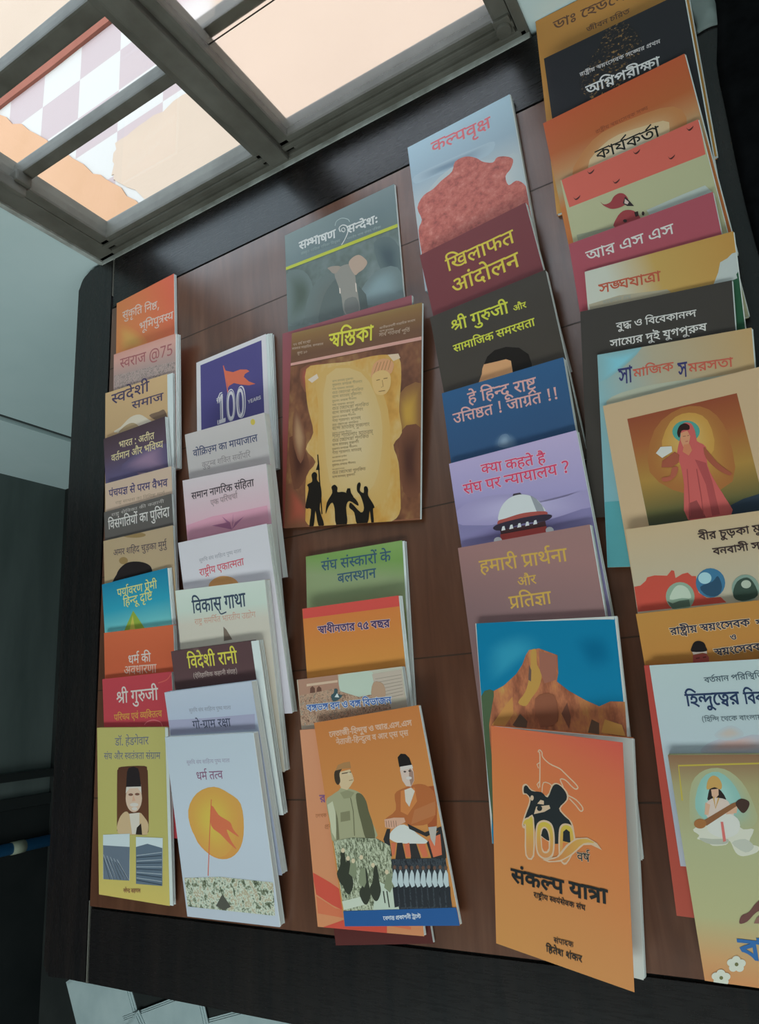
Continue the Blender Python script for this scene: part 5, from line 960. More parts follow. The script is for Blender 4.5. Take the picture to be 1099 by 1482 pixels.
GLYPHS = [   # letter outlines: steps from point to point in thousandths of the letter height; the first number of a pair is twice the x step, plus one on the curve
 [[1175,551,1,-551,-161,0,1,266,-58,-9,-116,-6,-77,0,-84,0,-186,15,-65,11,-40,-13,-49,-11,82,-52,222,-110,123,-49,-107,-54,-112,49,-198,100,-152,88,-43,31,-44,31,-22,36,1,17,0,19,60,34,69,0,50,0,74,-23,31,-20,42,19,30,59,1,30,0,30,-18,48,-13,15,-401,0,1,71,1383,0,1,-71],[739,322,78,0,128,8,69,9,1,212,-449,0,14,-17,20,-46,1,-30,0,-42,-38,-62,-33,-21,104,-11]],
 [[-495,-12,108,23,117,0,150,0,166,-77,1,-63,0,-61,-186,-78,-171,0,-194,0,-282,92,-119,76,123,43,78,-48,140,-62,158,-29,99,0,212,0,1,74,0,33,-98,32,-61,0,-54,0,-86,-11,-41,-11]],
 [[1555,551,-649,0,1,-202,96,50,139,0,130,0,164,-83,1,-77,0,-46,-60,-104,-69,-50,-143,41,50,32,64,84,1,41,0,47,-78,46,-69,0,-108,0,-111,-72,1,-258,-161,0,1,174,-48,-20,-142,-36,-99,0,-94,0,-166,38,-100,77,1,57,0,80,220,94,177,0,46,0,114,-7,31,-3,-11,-73,-32,4,-98,6,-37,0,-116,0,-128,-52,1,-47,0,-53,122,-51,81,0,88,0,138,42,61,30,1,291,-741,0,1,71,1555,0]],
 [[55,-233,-50,-13,-134,-22,-81,0,-150,0,-170,79,1,63,0,56,178,83,177,5,15,-66,-116,-7,-104,-44,1,-33,0,-34,100,-31,63,0,64,0,94,15,69,18]],
 [[179,551,-177,0,1,71,161,0,-24,22,-30,50,1,30,0,78,232,94,195,0,282,0,436,-153,159,-128,-167,0,-306,209,-367,0,-140,0,-158,-59,1,-51,0,-30,38,-45,25,-17,217,0,1,-71,-205,0,1,-551,-161,0]],
 [[963,551,1,-551,-161,0,1,328,-217,0,-122,0,-122,-12,-37,-17,-48,-19,1,-43,0,-49,148,-91,143,-57,-107,-52,-92,40,-158,80,-94,86,1,48,0,35,54,56,43,18,58,25,164,23,137,0,257,0,1,152,-799,0,1,71,1169,0,1,-71]],
 [[1,622,1139,0,1,-71,-205,0,1,-551,-161,0,1,298,-361,0,1,-54,0,-28,-56,-28,-45,0,-48,0,-108,42,-76,60,1,28,0,23,54,28,69,0,575,0,1,182,-769,0]],
 [[601,0,-110,0,-208,35,-136,74,1,61,0,41,66,61,61,20,-46,22,-58,63,1,46,1,128,-167,0,1,71,1209,0,1,-71,-217,0,1,-217,-79,-35,74,-24,96,-67,1,-47,0,-57,-122,-71,-216,-33],[829,356,1,195,-389,0],[329,437,0,-45,40,-52,49,-17,104,14,143,0,31,0,-363,185],[611,71,144,0,166,44,1,49,0,32,-64,42,-96,27,-51,7,-65,0,-72,0,-122,-10,-45,-12,-44,-12,-52,-38,1,-29,0,-37,84,-44,140,-19]],
 [[93,-129,30,59,54,134,15,52,195,0,15,-11,-26,-53,-96,-126,-49,-55]],
 [[349,632,74,0,116,-21,45,-25,36,-19,46,-68,1,-62,1,-116,403,0,1,230,-261,0,1,71,631,0,1,-71,-205,0,1,-551,-161,0,1,250,-401,0,1,-37,0,-33,-58,-29,-39,0,-38,0,-84,25,-72,39,-44,44,1,19,0,18,54,25,67,0,59,0,1,105,0,47,-20,50,-21,15,-40,30,-85,0,-54,0,-56,-26,1,-21,0,-28,94,-30,115,-3,-15,-71,-150,6,-178,61,1,64,0,59,152,53]],
 [[-125,-245,-50,-10,-114,-13,-55,0,-150,0,-170,79,1,63,0,57,184,80,159,0,150,0,224,-56,172,-91,69,-53,-123,-39,-108,83,-224,88,-145,0,-102,0,-104,-39,1,-32,0,-38,100,-30,63,0,54,0,84,11,43,10]],
 [[1019,551,1,-551,-161,0,1,250,-441,0,1,-37,0,-33,-58,-29,-37,0,-38,0,-84,25,-72,39,-46,44,1,19,0,18,54,25,69,0,53,0,1,230,-251,0,1,71,1225,0,1,-71],[857,551,-441,0,1,-230,443,0]],
 [[959,551,1,-551,-161,0,1,191,-58,-19,-136,-26,-93,0,-80,0,-130,27,-41,21,-50,27,-48,73,1,64,1,193,-157,0,1,71,1167,0,1,-71],[797,551,-475,0,1,-182,0,-41,12,-48,26,-29,23,-11,46,-23,101,0,80,0,140,38,51,25]],
 [[255,65,-93,67,493,149,-84,54,-122,45,-83,0,-56,0,-114,-16,-81,-21,-55,74,68,16,148,23,89,0,80,0,128,-25,124,-57,75,-48,1,225,-763,0,1,71,1133,0,1,-71,-205,0,1,-551,-161,0,1,234]],
 [[739,322,62,0,100,5,57,5,17,-72,-50,-5,-104,-4,-57,0,-84,0,-186,15,-65,11,-40,-13,-49,-11,82,-52,222,-110,123,-49,-107,-54,-112,49,-198,100,-152,88,-43,31,-44,31,-22,36,1,17,0,19,60,34,69,0,50,0,74,-23,31,-20,42,19,30,59,1,30,0,30,-18,48,-13,15,-401,0,1,71,807,0,1,-71,-243,0,14,-17,20,-46,1,-30,0,-42,-38,-62,-33,-21,104,-11]],
 [[1191,622,1,-71,-207,0,1,-551,-161,0,1,179,-56,-18,-156,-29,-101,0,-180,0,-222,121,-27,100,124,13,120,47,1,44,0,28,-46,48,-27,18,-245,0,1,71],[259,301,40,-49,122,-49,99,0,100,0,148,42,55,29,1,277,-397,0,58,-52,1,-54,0,-108]],
 [[1143,551,-207,0,1,-551,-159,0,1,165,-52,-18,-150,-29,-105,0,-108,0,-168,42,-98,75,1,51,0,86,230,92,189,0,26,0,78,-3,74,-4,21,-3,-9,-73,-38,4,-96,6,-45,0,-124,0,-140,-54,1,-50,0,-51,126,-48,91,0,104,0,150,45,51,27,1,291,-773,0,1,71,1143,0]],
 [[791,42,-107,-54,-118,49,-208,100,-160,88,-45,31,-44,31,-26,36,1,17,0,19,60,34,69,0,50,0,74,-23,31,-21,78,20,72,60,1,39,0,23,-20,45,-13,15,-477,0,1,71,849,0,1,-71,-207,0,32,-35,1,-58,0,-55,-88,-76,-152,-53,-97,-20,90,-52,238,-111]],
 [[341,551,1,-551,-161,0,1,551,-177,0,1,71,547,0,1,-71]],
 [[1307,551,1,-551,-161,0,1,370,-273,0,-82,0,-31,3,72,-30,88,-80,1,-45,0,-46,-82,-62,-134,-30,-79,0,-106,0,-192,61,-176,141,-83,119,143,25,92,-134,200,-139,117,0,64,0,82,34,1,40,0,44,-122,78,-89,28,59,64,541,0,1,110,-1143,0,1,71,1515,0,1,-71]],
 [[1021,-193,-218,0,-336,60,-230,114,-116,168,1,107,0,104,118,165,228,116,326,61,209,0,200,0,304,-65,204,-111,104,-139,1,-75,0,-52,-20,-105,-68,-87,-134,-53,-113,0,-50,0,-120,15,-90,36,-7,31,-7,0,-26,-32,-132,-47,-109,0,-130,0,-174,65,-88,109,1,69,0,66,104,103,182,60,117,0,94,0,126,-34,27,-18,11,0,1,41,155,0,1,-322,0,-30,66,-44,63,0,72,0,76,49,30,102,1,79,0,61,-82,114,-164,91,-250,53,-167,0,-168,0,-264,-51,-184,-98,-96,-140,1,-89,0,-90,96,-140,190,-96,276,-50,183,0,78,0,150,15,118,18,29,5,43,-69,-46,-9,-142,-19,-160,-12],[941,93,94,0,116,38,54,77,1,57,0,59,-58,66,-116,27,-85,0,-80,0,-114,-42,-60,-69,1,-41,0,-45,50,-79,108,-48]],
 [[825,633,-735,0,1,81,919,0,1,-71,-541,-643,-189,0]],
 [[477,-10,-100,0,-184,19,-63,20,1,84,44,-15,122,-21,132,-11,55,0,154,0,174,74,1,79,0,71,-172,73,-163,0,-52,0,-134,-9,-39,-4,-87,28,55,336,675,0,1,-81,-519,0,-37,-205,32,4,110,6,63,0,130,0,206,-47,122,-93,1,-69,0,-112,-264,-127]],
 [[827,-58,-42,34,-76,70,-23,27,-24,-2,-56,-3,-29,0,-84,0,-170,21,-142,47,-86,79,1,57,0,44,62,63,51,22,66,29,192,26,119,0,11,0,1,95,-589,0,1,71,1069,0,1,-71,-315,0,1,-166,-97,0,-116,0,-142,-14,-49,-16,-44,-15,-50,-46,1,-32,0,-53,158,-69,165,0,12,0,24,0,15,1,-12,20,1,15,0,35,84,29,51,0,86,0,90,-49,1,-29,0,-32,-58,-35,-43,-9,24,-24,66,-51,51,-35]],
 [[-337,615,-42,79,-82,91,-100,38,-67,0,-44,0,-68,-9,-27,-5,-47,73,78,14,105,0,108,0,158,-51,126,-123,57,-107]],
 [[245,189,-70,0,-94,35,1,31,0,29,72,30,57,0,36,0,78,-15,61,-23,100,16,128,86,1,65,0,56,-118,67,-93,0,-62,0,-60,-27,1,-23,0,-15,38,-35,114,-24,113,-2,-33,-70,-188,6,-186,83,1,58,0,51,142,64,135,0,94,0,164,-43,102,-85,1,-64,0,-69,-138,-117,-121,-33,90,-39,168,-95,63,-44,-127,-44,-102,72,-166,93,-73,30,-54,-5],[1183,551,1,-551,-161,0,1,551,-177,0,1,71,549,0,1,-71]],
 [[-369,615,-34,35,-36,64,1,34,0,65,168,83,151,0,120,0,160,-57,116,-121,53,-96,221,0,1,-71,-205,0,1,-551,-161,0,1,551,-177,0,1,71,175,0,-56,104,-122,99,-109,0,-80,0,-84,-49,1,-43,0,-34,40,-55,29,-29]],
 [[295,414,-52,0,-72,32,1,36,0,38,72,30,53,0,52,0,72,-30,1,-38,0,-36,-72,-32],[295,-14,-52,0,-72,32,1,36,0,38,72,30,53,0,52,0,72,-30,1,-38,0,-36,-72,-32]],
 [[941,218,0,-70,-182,-68,-133,0,-172,0,-268,128,-125,148,143,26,86,-106,200,-123,125,0,76,0,96,35,1,39,0,37,-82,58,-63,25,-54,-5,-61,-1,-9,70,136,2,114,44,1,37,0,36,-94,32,-61,0,-74,0,-120,-20,-67,-17,-49,69,52,14,154,24,99,0,156,0,166,-78,1,-59,0,-78,-133,-42,22,-10,19,-10,76,-5,73,0,64,0,100,6,53,7,1,188,-145,0,1,71,517,0,1,-71,-207,0,1,-551,-161,0,1,290,-48,-6,-92,-5,-51,0,-34,0,-51,3,30,-30]],
 [[-379,615,-42,35,-58,76,1,36,0,67,178,67,133,0,64,0,108,-13,41,-11,-43,-66,-34,9,-76,12,-43,0,-80,0,-84,-45,1,-35,0,-33,54,-63,51,-36]],
 [[941,218,0,-70,-182,-68,-133,0,-172,0,-268,128,-125,148,143,26,86,-106,200,-123,125,0,76,0,96,35,1,39,0,37,-82,58,-63,25,-54,-5,-61,-1,-9,70,136,2,114,44,1,37,0,36,-94,32,-61,0,-74,0,-120,-20,-67,-17,-49,69,52,14,154,24,99,0,156,0,166,-78,1,-59,0,-78,-133,-42,22,-10,19,-10,76,-5,73,0,64,0,100,6,53,7,1,188,-145,0,1,71,1035,0,1,-71,-207,0,1,-551,-161,0,1,551,-355,0,1,-551,-161,0,1,290,-48,-6,-92,-5,-51,0,-34,0,-51,3,30,-30],[1689,615,-54,40,-90,37,-86,11,-51,0,-40,0,-84,-12,-39,-9,-51,69,46,10,100,12,59,0,90,0,140,-43,49,-38,9,2,-40,52,-76,57,-88,24,-61,0,-48,0,-64,-8,-27,-6,-45,69,78,14,105,0,108,0,158,-51,126,-123,57,-107]],
 [[819,286,75,-69,-80,-28,-172,-43,-131,0,-80,0,-130,27,-41,21,-50,27,-48,73,1,64,1,193,-157,0,1,71,783,0,1,-71,-371,0],[525,217,52,0,100,16,45,12,-401,262,1,-138,0,-41,12,-48,26,-29,23,-11,46,-23]],
 [[-369,772,0,24,66,34,45,0,46,0,64,-34,1,-24,0,-24,-64,-34,-45,0,-44,0,-66,34]],
 [[1299,551,-207,0,1,-551,-159,0,1,165,-52,-17,-144,-30,-99,0,-154,0,-198,86,1,71,0,29,50,51,39,16,-293,-2,1,72,587,0,36,0,72,-1,9,0,-13,-70,-63,0,-116,0,-142,-49,1,-47,0,-43,116,-43,77,0,100,0,142,43,55,29,1,291,-929,0,1,71,1299,0]],
 [[537,224,0,47,-170,74,-191,29,49,67,721,0,1,110,-941,0,1,71,1313,0,1,-71,-207,0,1,-551,-161,0,1,370,-289,0,-68,0,-92,3,-25,2,120,-31,108,-78,1,-48,0,-51,-114,-66,-89,-13,56,-16,148,-31,69,-10,-65,-70,-100,20,-196,60,-81,32,-108,2,-140,26,1,35,0,23,54,29,53,0,42,0,86,-20,63,-26,80,5,90,46]],
 [[-357,615,-54,40,-90,37,-86,11,-51,0,-40,0,-84,-12,-39,-9,-51,69,46,10,100,12,59,0,90,0,140,-43,49,-38,9,2,-40,52,-76,57,-88,24,-61,0,-48,0,-64,-8,-27,-6,-45,69,78,14,105,0,108,0,158,-51,126,-123,57,-107]],
 [[633,0,-132,0,-212,35,-124,77,1,63,0,69,123,42,-52,23,-66,64,1,47,1,131,-167,0,1,71,1199,0,1,-71,-207,0,1,-217,-129,-62,-107,0,-120,0,-152,-10,-55,-14,-100,-23,1,-54,0,-38,84,-42,138,-16,81,0,104,0,174,27,79,21,55,-76,-82,-19,-216,-28],[829,356,1,195,-389,0],[329,438,0,-47,46,-55,55,-17,112,17,153,1,-363,184],[135,-165,497,153,81,0,293,-180,-117,-38,-233,145,-421,-145]],
 [[1261,551,-207,0,1,-551,-161,0,1,150,-62,-20,-146,-27,-115,0,-154,0,-190,81,1,67,0,27,36,50,39,20,-94,18,-118,71,1,56,0,60,164,79,127,0,106,0,142,-56,1,-45,0,-47,-79,-41,-121,39,22,10,18,23,1,11,0,15,-40,27,-51,0,-56,0,-80,-44,1,-35,0,-32,62,-39,98,-18,55,-3,60,8,71,0,22,0,54,-2,15,-1,-13,-70,-12,1,-34,0,-9,0,-100,0,-114,-41,1,-38,0,-41,114,-40,89,0,106,0,148,43,53,29,1,306,-123,0,1,71,495,0]],
 [[633,0,-132,0,-212,35,-124,77,1,63,0,69,123,42,-52,23,-66,64,1,47,1,131,-167,0,1,71,1199,0,1,-71,-207,0,1,-217,-129,-62,-107,0,-120,0,-152,-10,-55,-14,-100,-23,1,-54,0,-38,84,-42,138,-16,81,0,104,0,174,27,79,21,55,-76,-82,-19,-216,-28],[829,356,1,195,-389,0],[329,438,0,-47,46,-55,55,-17,112,17,153,1,-363,184]],
 [[417,551,1,-317,0,-26,-50,-30,-45,0,-52,0,-110,42,-76,60,1,28,0,23,54,28,69,0,51,0,1,192,-253,0,1,71,1157,0,1,-71,-207,0,1,-551,-161,0,1,551]],
 [[179,551,-177,0,1,71,163,0,-266,202,-333,0,-128,0,-148,-57,1,-50,0,-33,44,-49,27,-20,-167,0,-28,26,-36,55,1,32,0,76,220,92,189,0,262,0,390,-145,147,-129,217,0,1,-71,-205,0,1,-551,-161,0]],
 [[643,69,72,11,92,36,1,32,0,38,-116,43,-129,0,-138,0,-146,-57,1,-48,0,-31,46,-58,142,-71,141,-53,-107,-53,-182,71,-198,124,1,77,0,38,62,59,53,21,-38,18,-54,52,1,34,0,28,40,40,35,13,46,17,118,15,83,0,265,0,1,86,-721,0,1,71,1093,0,1,-71,-207,0,1,-157,-423,0,-62,0,-52,-6,-17,-7,-30,-12,1,-22,0,-20,40,-31,29,-12,94,16,109,0,138,0,174,-42,82,-67,1,-38,0,-58,-136,-76,-129,-17]],
 [[341,551,1,-551,-161,0,1,551,-177,0,1,71,547,0,1,-71],[181,615,-42,79,-82,91,-100,38,-67,0,-44,0,-68,-9,-27,-5,-47,73,78,14,105,0,108,0,158,-51,126,-123,57,-107],[293,821,0,24,66,34,45,0,46,0,66,-34,1,-24,0,-24,-66,-34,-45,0,-44,0,-66,34]],
 [[1,551,1,71,1387,0,1,-71,-207,0,1,-551,-161,0,1,355,-12,1,-15,0,-48,0,-100,-24,-92,-63,-35,-61,-153,24,24,46,41,35,-48,18,-96,22,-59,0,-80,0,-86,-46,1,-36,0,-38,86,-69,164,-75,117,-49,-107,-52,-116,50,-192,91,-112,93,1,53,0,53,98,67,148,31,73,0,88,0,146,-29,67,-27,116,56,175,0,10,0,9,0,1,125]],
 [[717,222,-58,0,-116,-14,-45,-11,-94,28,-128,76,1,51,0,28,40,40,35,13,46,17,124,15,99,0,187,0,1,86,-801,0,1,71,1185,0,1,-71,-219,0,1,-157,-367,0,-62,0,-52,-6,-17,-7,-30,-12,1,-22,0,-24,56,-33,33,-13,92,17,111,0,148,0,196,-75,1,-65,0,-67,-196,-87,-197,0,-196,0,-310,88,-117,70,123,49,114,-68,238,-65,151,0,232,0,1,78,0,35,-98,35],[515,-134,0,24,66,34,45,0,46,0,64,-34,1,-24,0,-25,-64,-33,-45,0,-44,0,-66,33]],
 [[1269,551,1,-551,-161,0,1,551,-265,0,1,-230,0,-42,-34,-58,-35,-23,-42,-25,-132,-27,-93,0,-186,0,-87,59,-34,23,-36,70,1,54,1,199,-157,0,1,71,1475,0,1,-71],[499,217,104,0,41,32,22,17,14,44,1,43,1,198,-357,0,1,-198,0,-39,16,-46,21,-17,22,-16,66,-18]],
 [[91,53,339,100,-108,9,-63,32,-50,27,-48,73,1,64,1,193,-157,0,1,71,1167,0,1,-71,-207,0,1,-551,-161,0,1,193,-611,-206],[797,551,-475,0,1,-182,0,-41,12,-48,26,-29,23,-11,46,-23,99,0,78,0,144,38,51,25]],
 [[1,622,747,0,1,-71,-745,0],[409,298,1,-54,0,-28,-56,-28,-45,0,-48,0,-108,42,-76,60,1,28,0,23,54,28,69,0,575,0,1,-71]],
 [[945,-245,-50,-10,-114,-13,-55,0,-150,0,-170,79,1,63,0,57,184,80,159,0,4,0,5,0,-20,17,-36,31,-13,14,-24,-2,-56,-3,-29,0,-84,0,-170,21,-142,47,-86,79,1,57,0,44,62,63,51,22,66,29,192,26,119,0,11,0,1,95,-589,0,1,71,1069,0,1,-71,-315,0,1,-166,-97,0,-116,0,-142,-14,-49,-16,-44,-15,-50,-46,1,-32,0,-53,158,-69,165,0,12,0,24,0,15,1,-12,20,1,15,0,35,84,29,51,0,86,0,90,-49,1,-29,0,-32,-58,-35,-43,-9,20,-20,52,-42,37,-26,146,-22,206,-103,81,-62,-123,-39,-108,83,-224,88,-145,0,-102,0,-104,-39,1,-32,0,-38,100,-30,63,0,54,0,84,11,43,10]],
 [[877,-268,-150,0,-170,79,1,63,0,47,112,66,91,16,-44,38,-29,32,-24,-2,-56,-3,-29,0,-84,0,-170,21,-142,47,-86,79,1,57,0,44,62,63,51,22,66,29,192,26,119,0,11,0,1,95,-589,0,1,71,1069,0,1,-71,-315,0,1,-166,-97,0,-116,0,-142,-14,-49,-16,-44,-15,-50,-46,1,-32,0,-53,158,-69,165,0,12,0,24,0,15,1,-12,20,1,15,0,35,84,29,51,0,86,0,90,-49,1,-29,0,-32,-58,-35,-43,-9,28,-26,74,-59,53,-35,-79,-11,-98,-13,-92,-41,1,-33,0,-34,100,-31,63,0,64,0,94,15,69,18,51,-69,-50,-13,-134,-22]],
 [[487,40,-95,67,505,151,-116,12,-188,28,-75,16,-86,-28,-182,-57,-93,-27,-95,68,82,20,154,43,75,21,-106,38,-82,72,1,39,0,53,170,76,147,0,132,0,172,-73,1,-59,0,-43,-90,-69,-69,-27,88,-17,240,-28,109,-6,1,241,-151,0,1,71,523,0,1,-71,-207,0,1,-551,-161,0,1,234],[337,497,0,-24,68,-54,93,-26,66,22,74,54,1,31,0,34,-80,32,-67,0,-58,0,-94,-34]],
 [[1039,296,0,-46,-66,-87,-57,-37,-143,41,40,23,66,69,1,35,0,35,-68,42,-69,0,-68,0,-61,-20,-44,-33,-144,-46,-85,-18,90,-52,238,-111,129,-49,-107,-54,-118,49,-208,100,-160,88,-45,31,-44,31,-26,36,1,17,0,19,60,34,69,0,50,0,74,-23,31,-21,78,20,72,60,1,39,0,23,-20,45,-13,15,-477,0,1,71,1155,0,1,-71,-513,0,32,-35,1,-58,0,-16,-3,-13,54,11,63,0,106,0,148,-73]],
 [[1137,551,-187,0,1,-171,0,-51,-30,-60,-35,-23,-74,-48,-161,-6,-31,74,44,4,62,11,21,11,24,12,22,35,1,41,1,171,-465,0,1,-198,0,-46,12,-58,40,-38,80,-31,69,-20,221,-62,126,-36,106,-65,1,-50,0,-40,-66,-71,-27,-20,-143,42,26,20,46,45,1,22,0,19,-32,29,-96,35,-97,28,-173,50,-78,23,-110,49,-27,34,-32,36,1,68,1,235,-157,0,1,71,1137,0]],
 [[511,464,26,0,78,-3,74,-4,21,-3,-9,-73,-38,4,-96,6,-45,0,-124,0,-140,-54,1,-50,0,-51,128,-48,99,0,88,0,170,45,63,41,-28,36,-11,43,124,13,120,47,1,44,0,28,-46,48,-27,18,-929,0,1,71,1875,0,1,-71,-207,0,1,-551,-161,0,1,179,-56,-18,-156,-29,-101,0,-98,0,-156,38,-55,34,-48,-22,-114,-39,-150,-25,-101,0,-104,0,-170,42,-100,75,1,51,0,86,230,92],[943,301,40,-49,122,-49,99,0,100,0,148,42,55,29,1,277,-397,0,58,-52,1,-54,0,-108]],
 [[1237,551,-331,0,1,-217,44,15,108,19,79,0,129,0,1,-71,-101,0,-92,0,-104,-20,-59,-24,1,-253,-161,0,1,174,-48,-20,-142,-36,-99,0,-94,0,-166,38,-100,77,1,57,0,80,220,94,177,0,46,0,114,-7,31,-3,-11,-73,-32,4,-98,6,-37,0,-116,0,-128,-52,1,-47,0,-53,122,-51,81,0,88,0,138,42,61,30,1,291,-741,0,1,71,1237,0]],
 [[1,622,727,0,1,-71,-725,0],[91,242,0,35,54,56,43,18,58,25,164,23,137,0,217,0,1,-71,-177,0,-122,0,-122,-12,-37,-17,-48,-19,1,-43,0,-49,148,-91,143,-57,-107,-52,-92,40,-158,80,-94,86]],
 [[717,222,-58,0,-116,-14,-45,-11,-94,28,-128,76,1,51,0,28,40,40,35,13,46,17,124,15,99,0,187,0,1,86,-801,0,1,71,1185,0,1,-71,-219,0,1,-157,-367,0,-62,0,-52,-6,-17,-7,-30,-12,1,-22,0,-24,56,-33,33,-13,92,17,111,0,148,0,196,-75,1,-65,0,-67,-196,-87,-197,0,-196,0,-310,88,-117,70,123,49,114,-68,238,-65,151,0,232,0,1,78,0,35,-98,35]],
 [[341,551,1,-551,-161,0,1,551,-177,0,1,71,547,0,1,-71],[597,863,-46,-100,-214,-83,-153,0,-144,0,-216,89,-67,94,143,24,52,-70,134,-68,107,0,114,0,110,73,33,67]],
 [[145,54,0,37,72,30,51,0,52,0,74,-30,1,-37,0,-36,-74,-32,-51,0,-50,0,-72,32]],
 [[1211,551,-205,0,1,-551,-161,0,1,166,-62,-20,-152,-28,-109,0,-154,0,-192,81,1,67,0,28,40,52,45,20,-80,19,-92,70,1,42,0,31,21,23,-103,0,1,71,1211,0],[335,269,0,-42,112,-39,89,0,104,0,154,43,51,29,1,291,-551,0,-44,-24,1,-33,0,-37,86,-40,69,-5,56,7,71,0,54,0,37,-2,-11,-70,-14,1,-32,0,-11,0,-98,0,-114,-40]],
 [[345,-24,-93,67,537,162,1,346,-369,0,1,-317,0,-26,-50,-30,-45,0,-52,0,-110,42,-76,60,1,28,0,23,54,28,69,0,51,0,1,192,-253,0,1,71,1157,0,1,-71,-207,0,1,-551,-161,0,1,122]],
 [[85,4,343,77,-88,9,-152,45,-94,78,1,59,0,44,62,63,51,22,66,29,192,26,119,0,11,0,1,95,-589,0,1,71,1069,0,1,-71,-315,0,1,-166,-97,0,-116,0,-142,-14,-49,-16,-44,-15,-50,-46,1,-32,0,-53,158,-69,165,0,12,0,24,0,15,1,-12,20,1,15,0,35,84,29,51,0,86,0,90,-49,1,-29,0,-32,-58,-35,-43,-9,24,-24,66,-51,51,-35,-133,-34,-42,34,-76,70,-23,27,-519,-139]],
 [[221,0,1,78,901,0,1,-78],[793,728,1,-728,-181,0,1,642,-9,0,-351,-131,1,100,317,117]],
 [[649,-10,-162,0,-228,88,-120,167,1,118,0,118,122,167,228,89,161,0,162,0,228,-89,120,-167,1,-118,0,-118,-118,-167,-228,-88],[649,71,106,0,150,69,76,131,1,92,0,94,-76,130,-150,70,-105,0,-106,0,-148,-70,-78,-130,1,-94,0,-92,78,-131,148,-69]],
 [[587,0,1,298,-535,430,217,0,289,-235,48,-40,76,-72,41,-54,-73,0,40,55,76,73,47,38,287,235,215,0,-533,-430,1,-298]],
 [[177,0,1,728,887,0,1,-82,-699,0,1,-238,653,0,1,-82,-651,0,1,-244,711,0,1,-82]],
 [[51,0,531,728,215,0,537,-728,-195,0,-307,432,-30,40,-74,119,-53,93,37,0,-54,-94,-76,-121,-25,-37,-299,-432],[317,203,1,81,749,0,1,-81]],
 [[177,0,1,728,499,0,170,0,220,-59,106,-101,1,-65,0,-65,-106,-100,-220,-56,-169,0,-393,0,1,83,387,0,116,0,138,33,66,62,1,43,0,43,-66,64,-140,36,-115,0,-301,0,1,-646],[1013,0,-351,328,211,0,357,-328]],
 [[643,-13,-158,0,-232,51,-130,91,-7,61,191,0,8,-41,96,-53,148,-26,87,0,98,0,158,33,92,58,1,39,0,35,-80,44,-130,28,-77,11,-175,25,-176,25,-196,92,1,73,0,61,134,93,226,50,141,0,144,0,220,-50,128,-88,5,-55,-181,0,-12,53,-178,58,-129,0,-94,0,-140,-30,-80,-54,1,-34,0,-38,96,-46,130,-26,53,-8,147,-20,58,-7,142,-28,128,-45,84,-70,1,-51,0,-59,-124,-96,-236,-56]],
 [[341,551,1,-551,-161,0,1,551,-177,0,1,71,547,0,1,-71],[181,615,-42,79,-82,91,-100,38,-67,0,-44,0,-68,-9,-27,-5,-47,73,78,14,105,0,108,0,158,-51,126,-123,57,-107]],
 [[93,53,257,74,-108,12,-148,81,1,70,0,80,220,94,177,0,46,0,114,-7,31,-3,-11,-73,-32,4,-98,6,-37,0,-116,0,-128,-52,1,-47,0,-53,122,-51,81,0,88,0,138,42,61,30,1,291,-741,0,1,71,1555,0,1,-71,-649,0,1,-201,50,23,114,26,71,0,130,0,164,-83,1,-77,0,-46,-60,-104,-69,-50,-143,41,50,32,64,84,1,41,0,47,-78,46,-69,0,-54,0,-110,-37,-55,-35,1,-258,-161,0,1,173,-16,-6,-40,-14,-23,-7,-475,-158]],
 [[1,622,1175,0,1,-71,-1173,0],[1145,370,-273,0,-82,0,-31,3,72,-30,88,-80,1,-45,0,-46,-82,-62,-134,-30,-79,0,-106,0,-192,61,-176,141,-83,119,143,25,92,-134,200,-139,117,0,64,0,82,34,1,40,0,44,-122,78,-89,28,59,64,541,0],[447,-55,0,24,66,34,45,0,46,0,64,-34,1,-24,0,-25,-64,-33,-45,0,-44,0,-66,33]],
 [[1039,551,-295,0,1,-202,-109,0,-96,0,-128,-16,-45,-15,-110,-38,1,-65,0,-48,88,-63,142,-30,85,0,108,0,152,25,85,22,55,-74,-88,-20,-198,-27,-105,0,-138,0,-218,52,-124,98,1,70,0,65,136,89,222,46,127,0,5,0,1,131,-579,0,1,71,1039,0]],
 [[415,321,443,0,1,-71,-441,0,1,-37,0,-33,-58,-29,-37,0,-38,0,-84,25,-72,39,-46,44,1,19,0,18,54,25,69,0,53,0,1,230,-251,0,1,71,729,0,1,-71,-313,0]],
 [[1171,551,-205,0,1,-551,-161,0,1,165,-54,-18,-154,-29,-111,0,-112,0,-178,42,-100,75,1,51,0,86,242,92,197,0,28,0,80,-3,78,-4,23,-3,-11,-69,-40,4,-100,6,-49,0,-40,0,-35,-3,271,-168,38,14,35,18,1,295,-801,0,1,71,1171,0],[255,287,0,-52,134,-51,97,0,36,0,66,6,31,5,-279,175,-82,-28]],
 [[341,551,1,-551,-161,0,1,551,-177,0,1,71,547,0,1,-71],[181,615,-42,79,-82,91,-100,38,-67,0,-44,0,-68,-9,-27,-5,-47,73,78,14,105,0,98,0,120,-34,57,-43,50,77,203,0,64,0,108,-13,41,-11,-43,-66,-34,9,-76,12,-43,0,-80,0,-84,-45,1,-35,0,-11,3,-10,36,-47,35,-64]],
 [[1,622,1127,0,1,-71,-219,0,64,-39,1,-48,0,-90,-157,-46,72,-32,114,-85,1,-59,0,-50,-90,-68,-156,-34,-95,0,-114,0,-206,61,-190,138,-87,114,143,25,56,-78,134,-119,158,-67,93,0,82,0,106,37,1,49,0,41,-90,69,-79,31,-60,-6,-69,-1,-9,70,148,2,142,48,1,49,0,30,-60,45,-45,13,-701,0]],
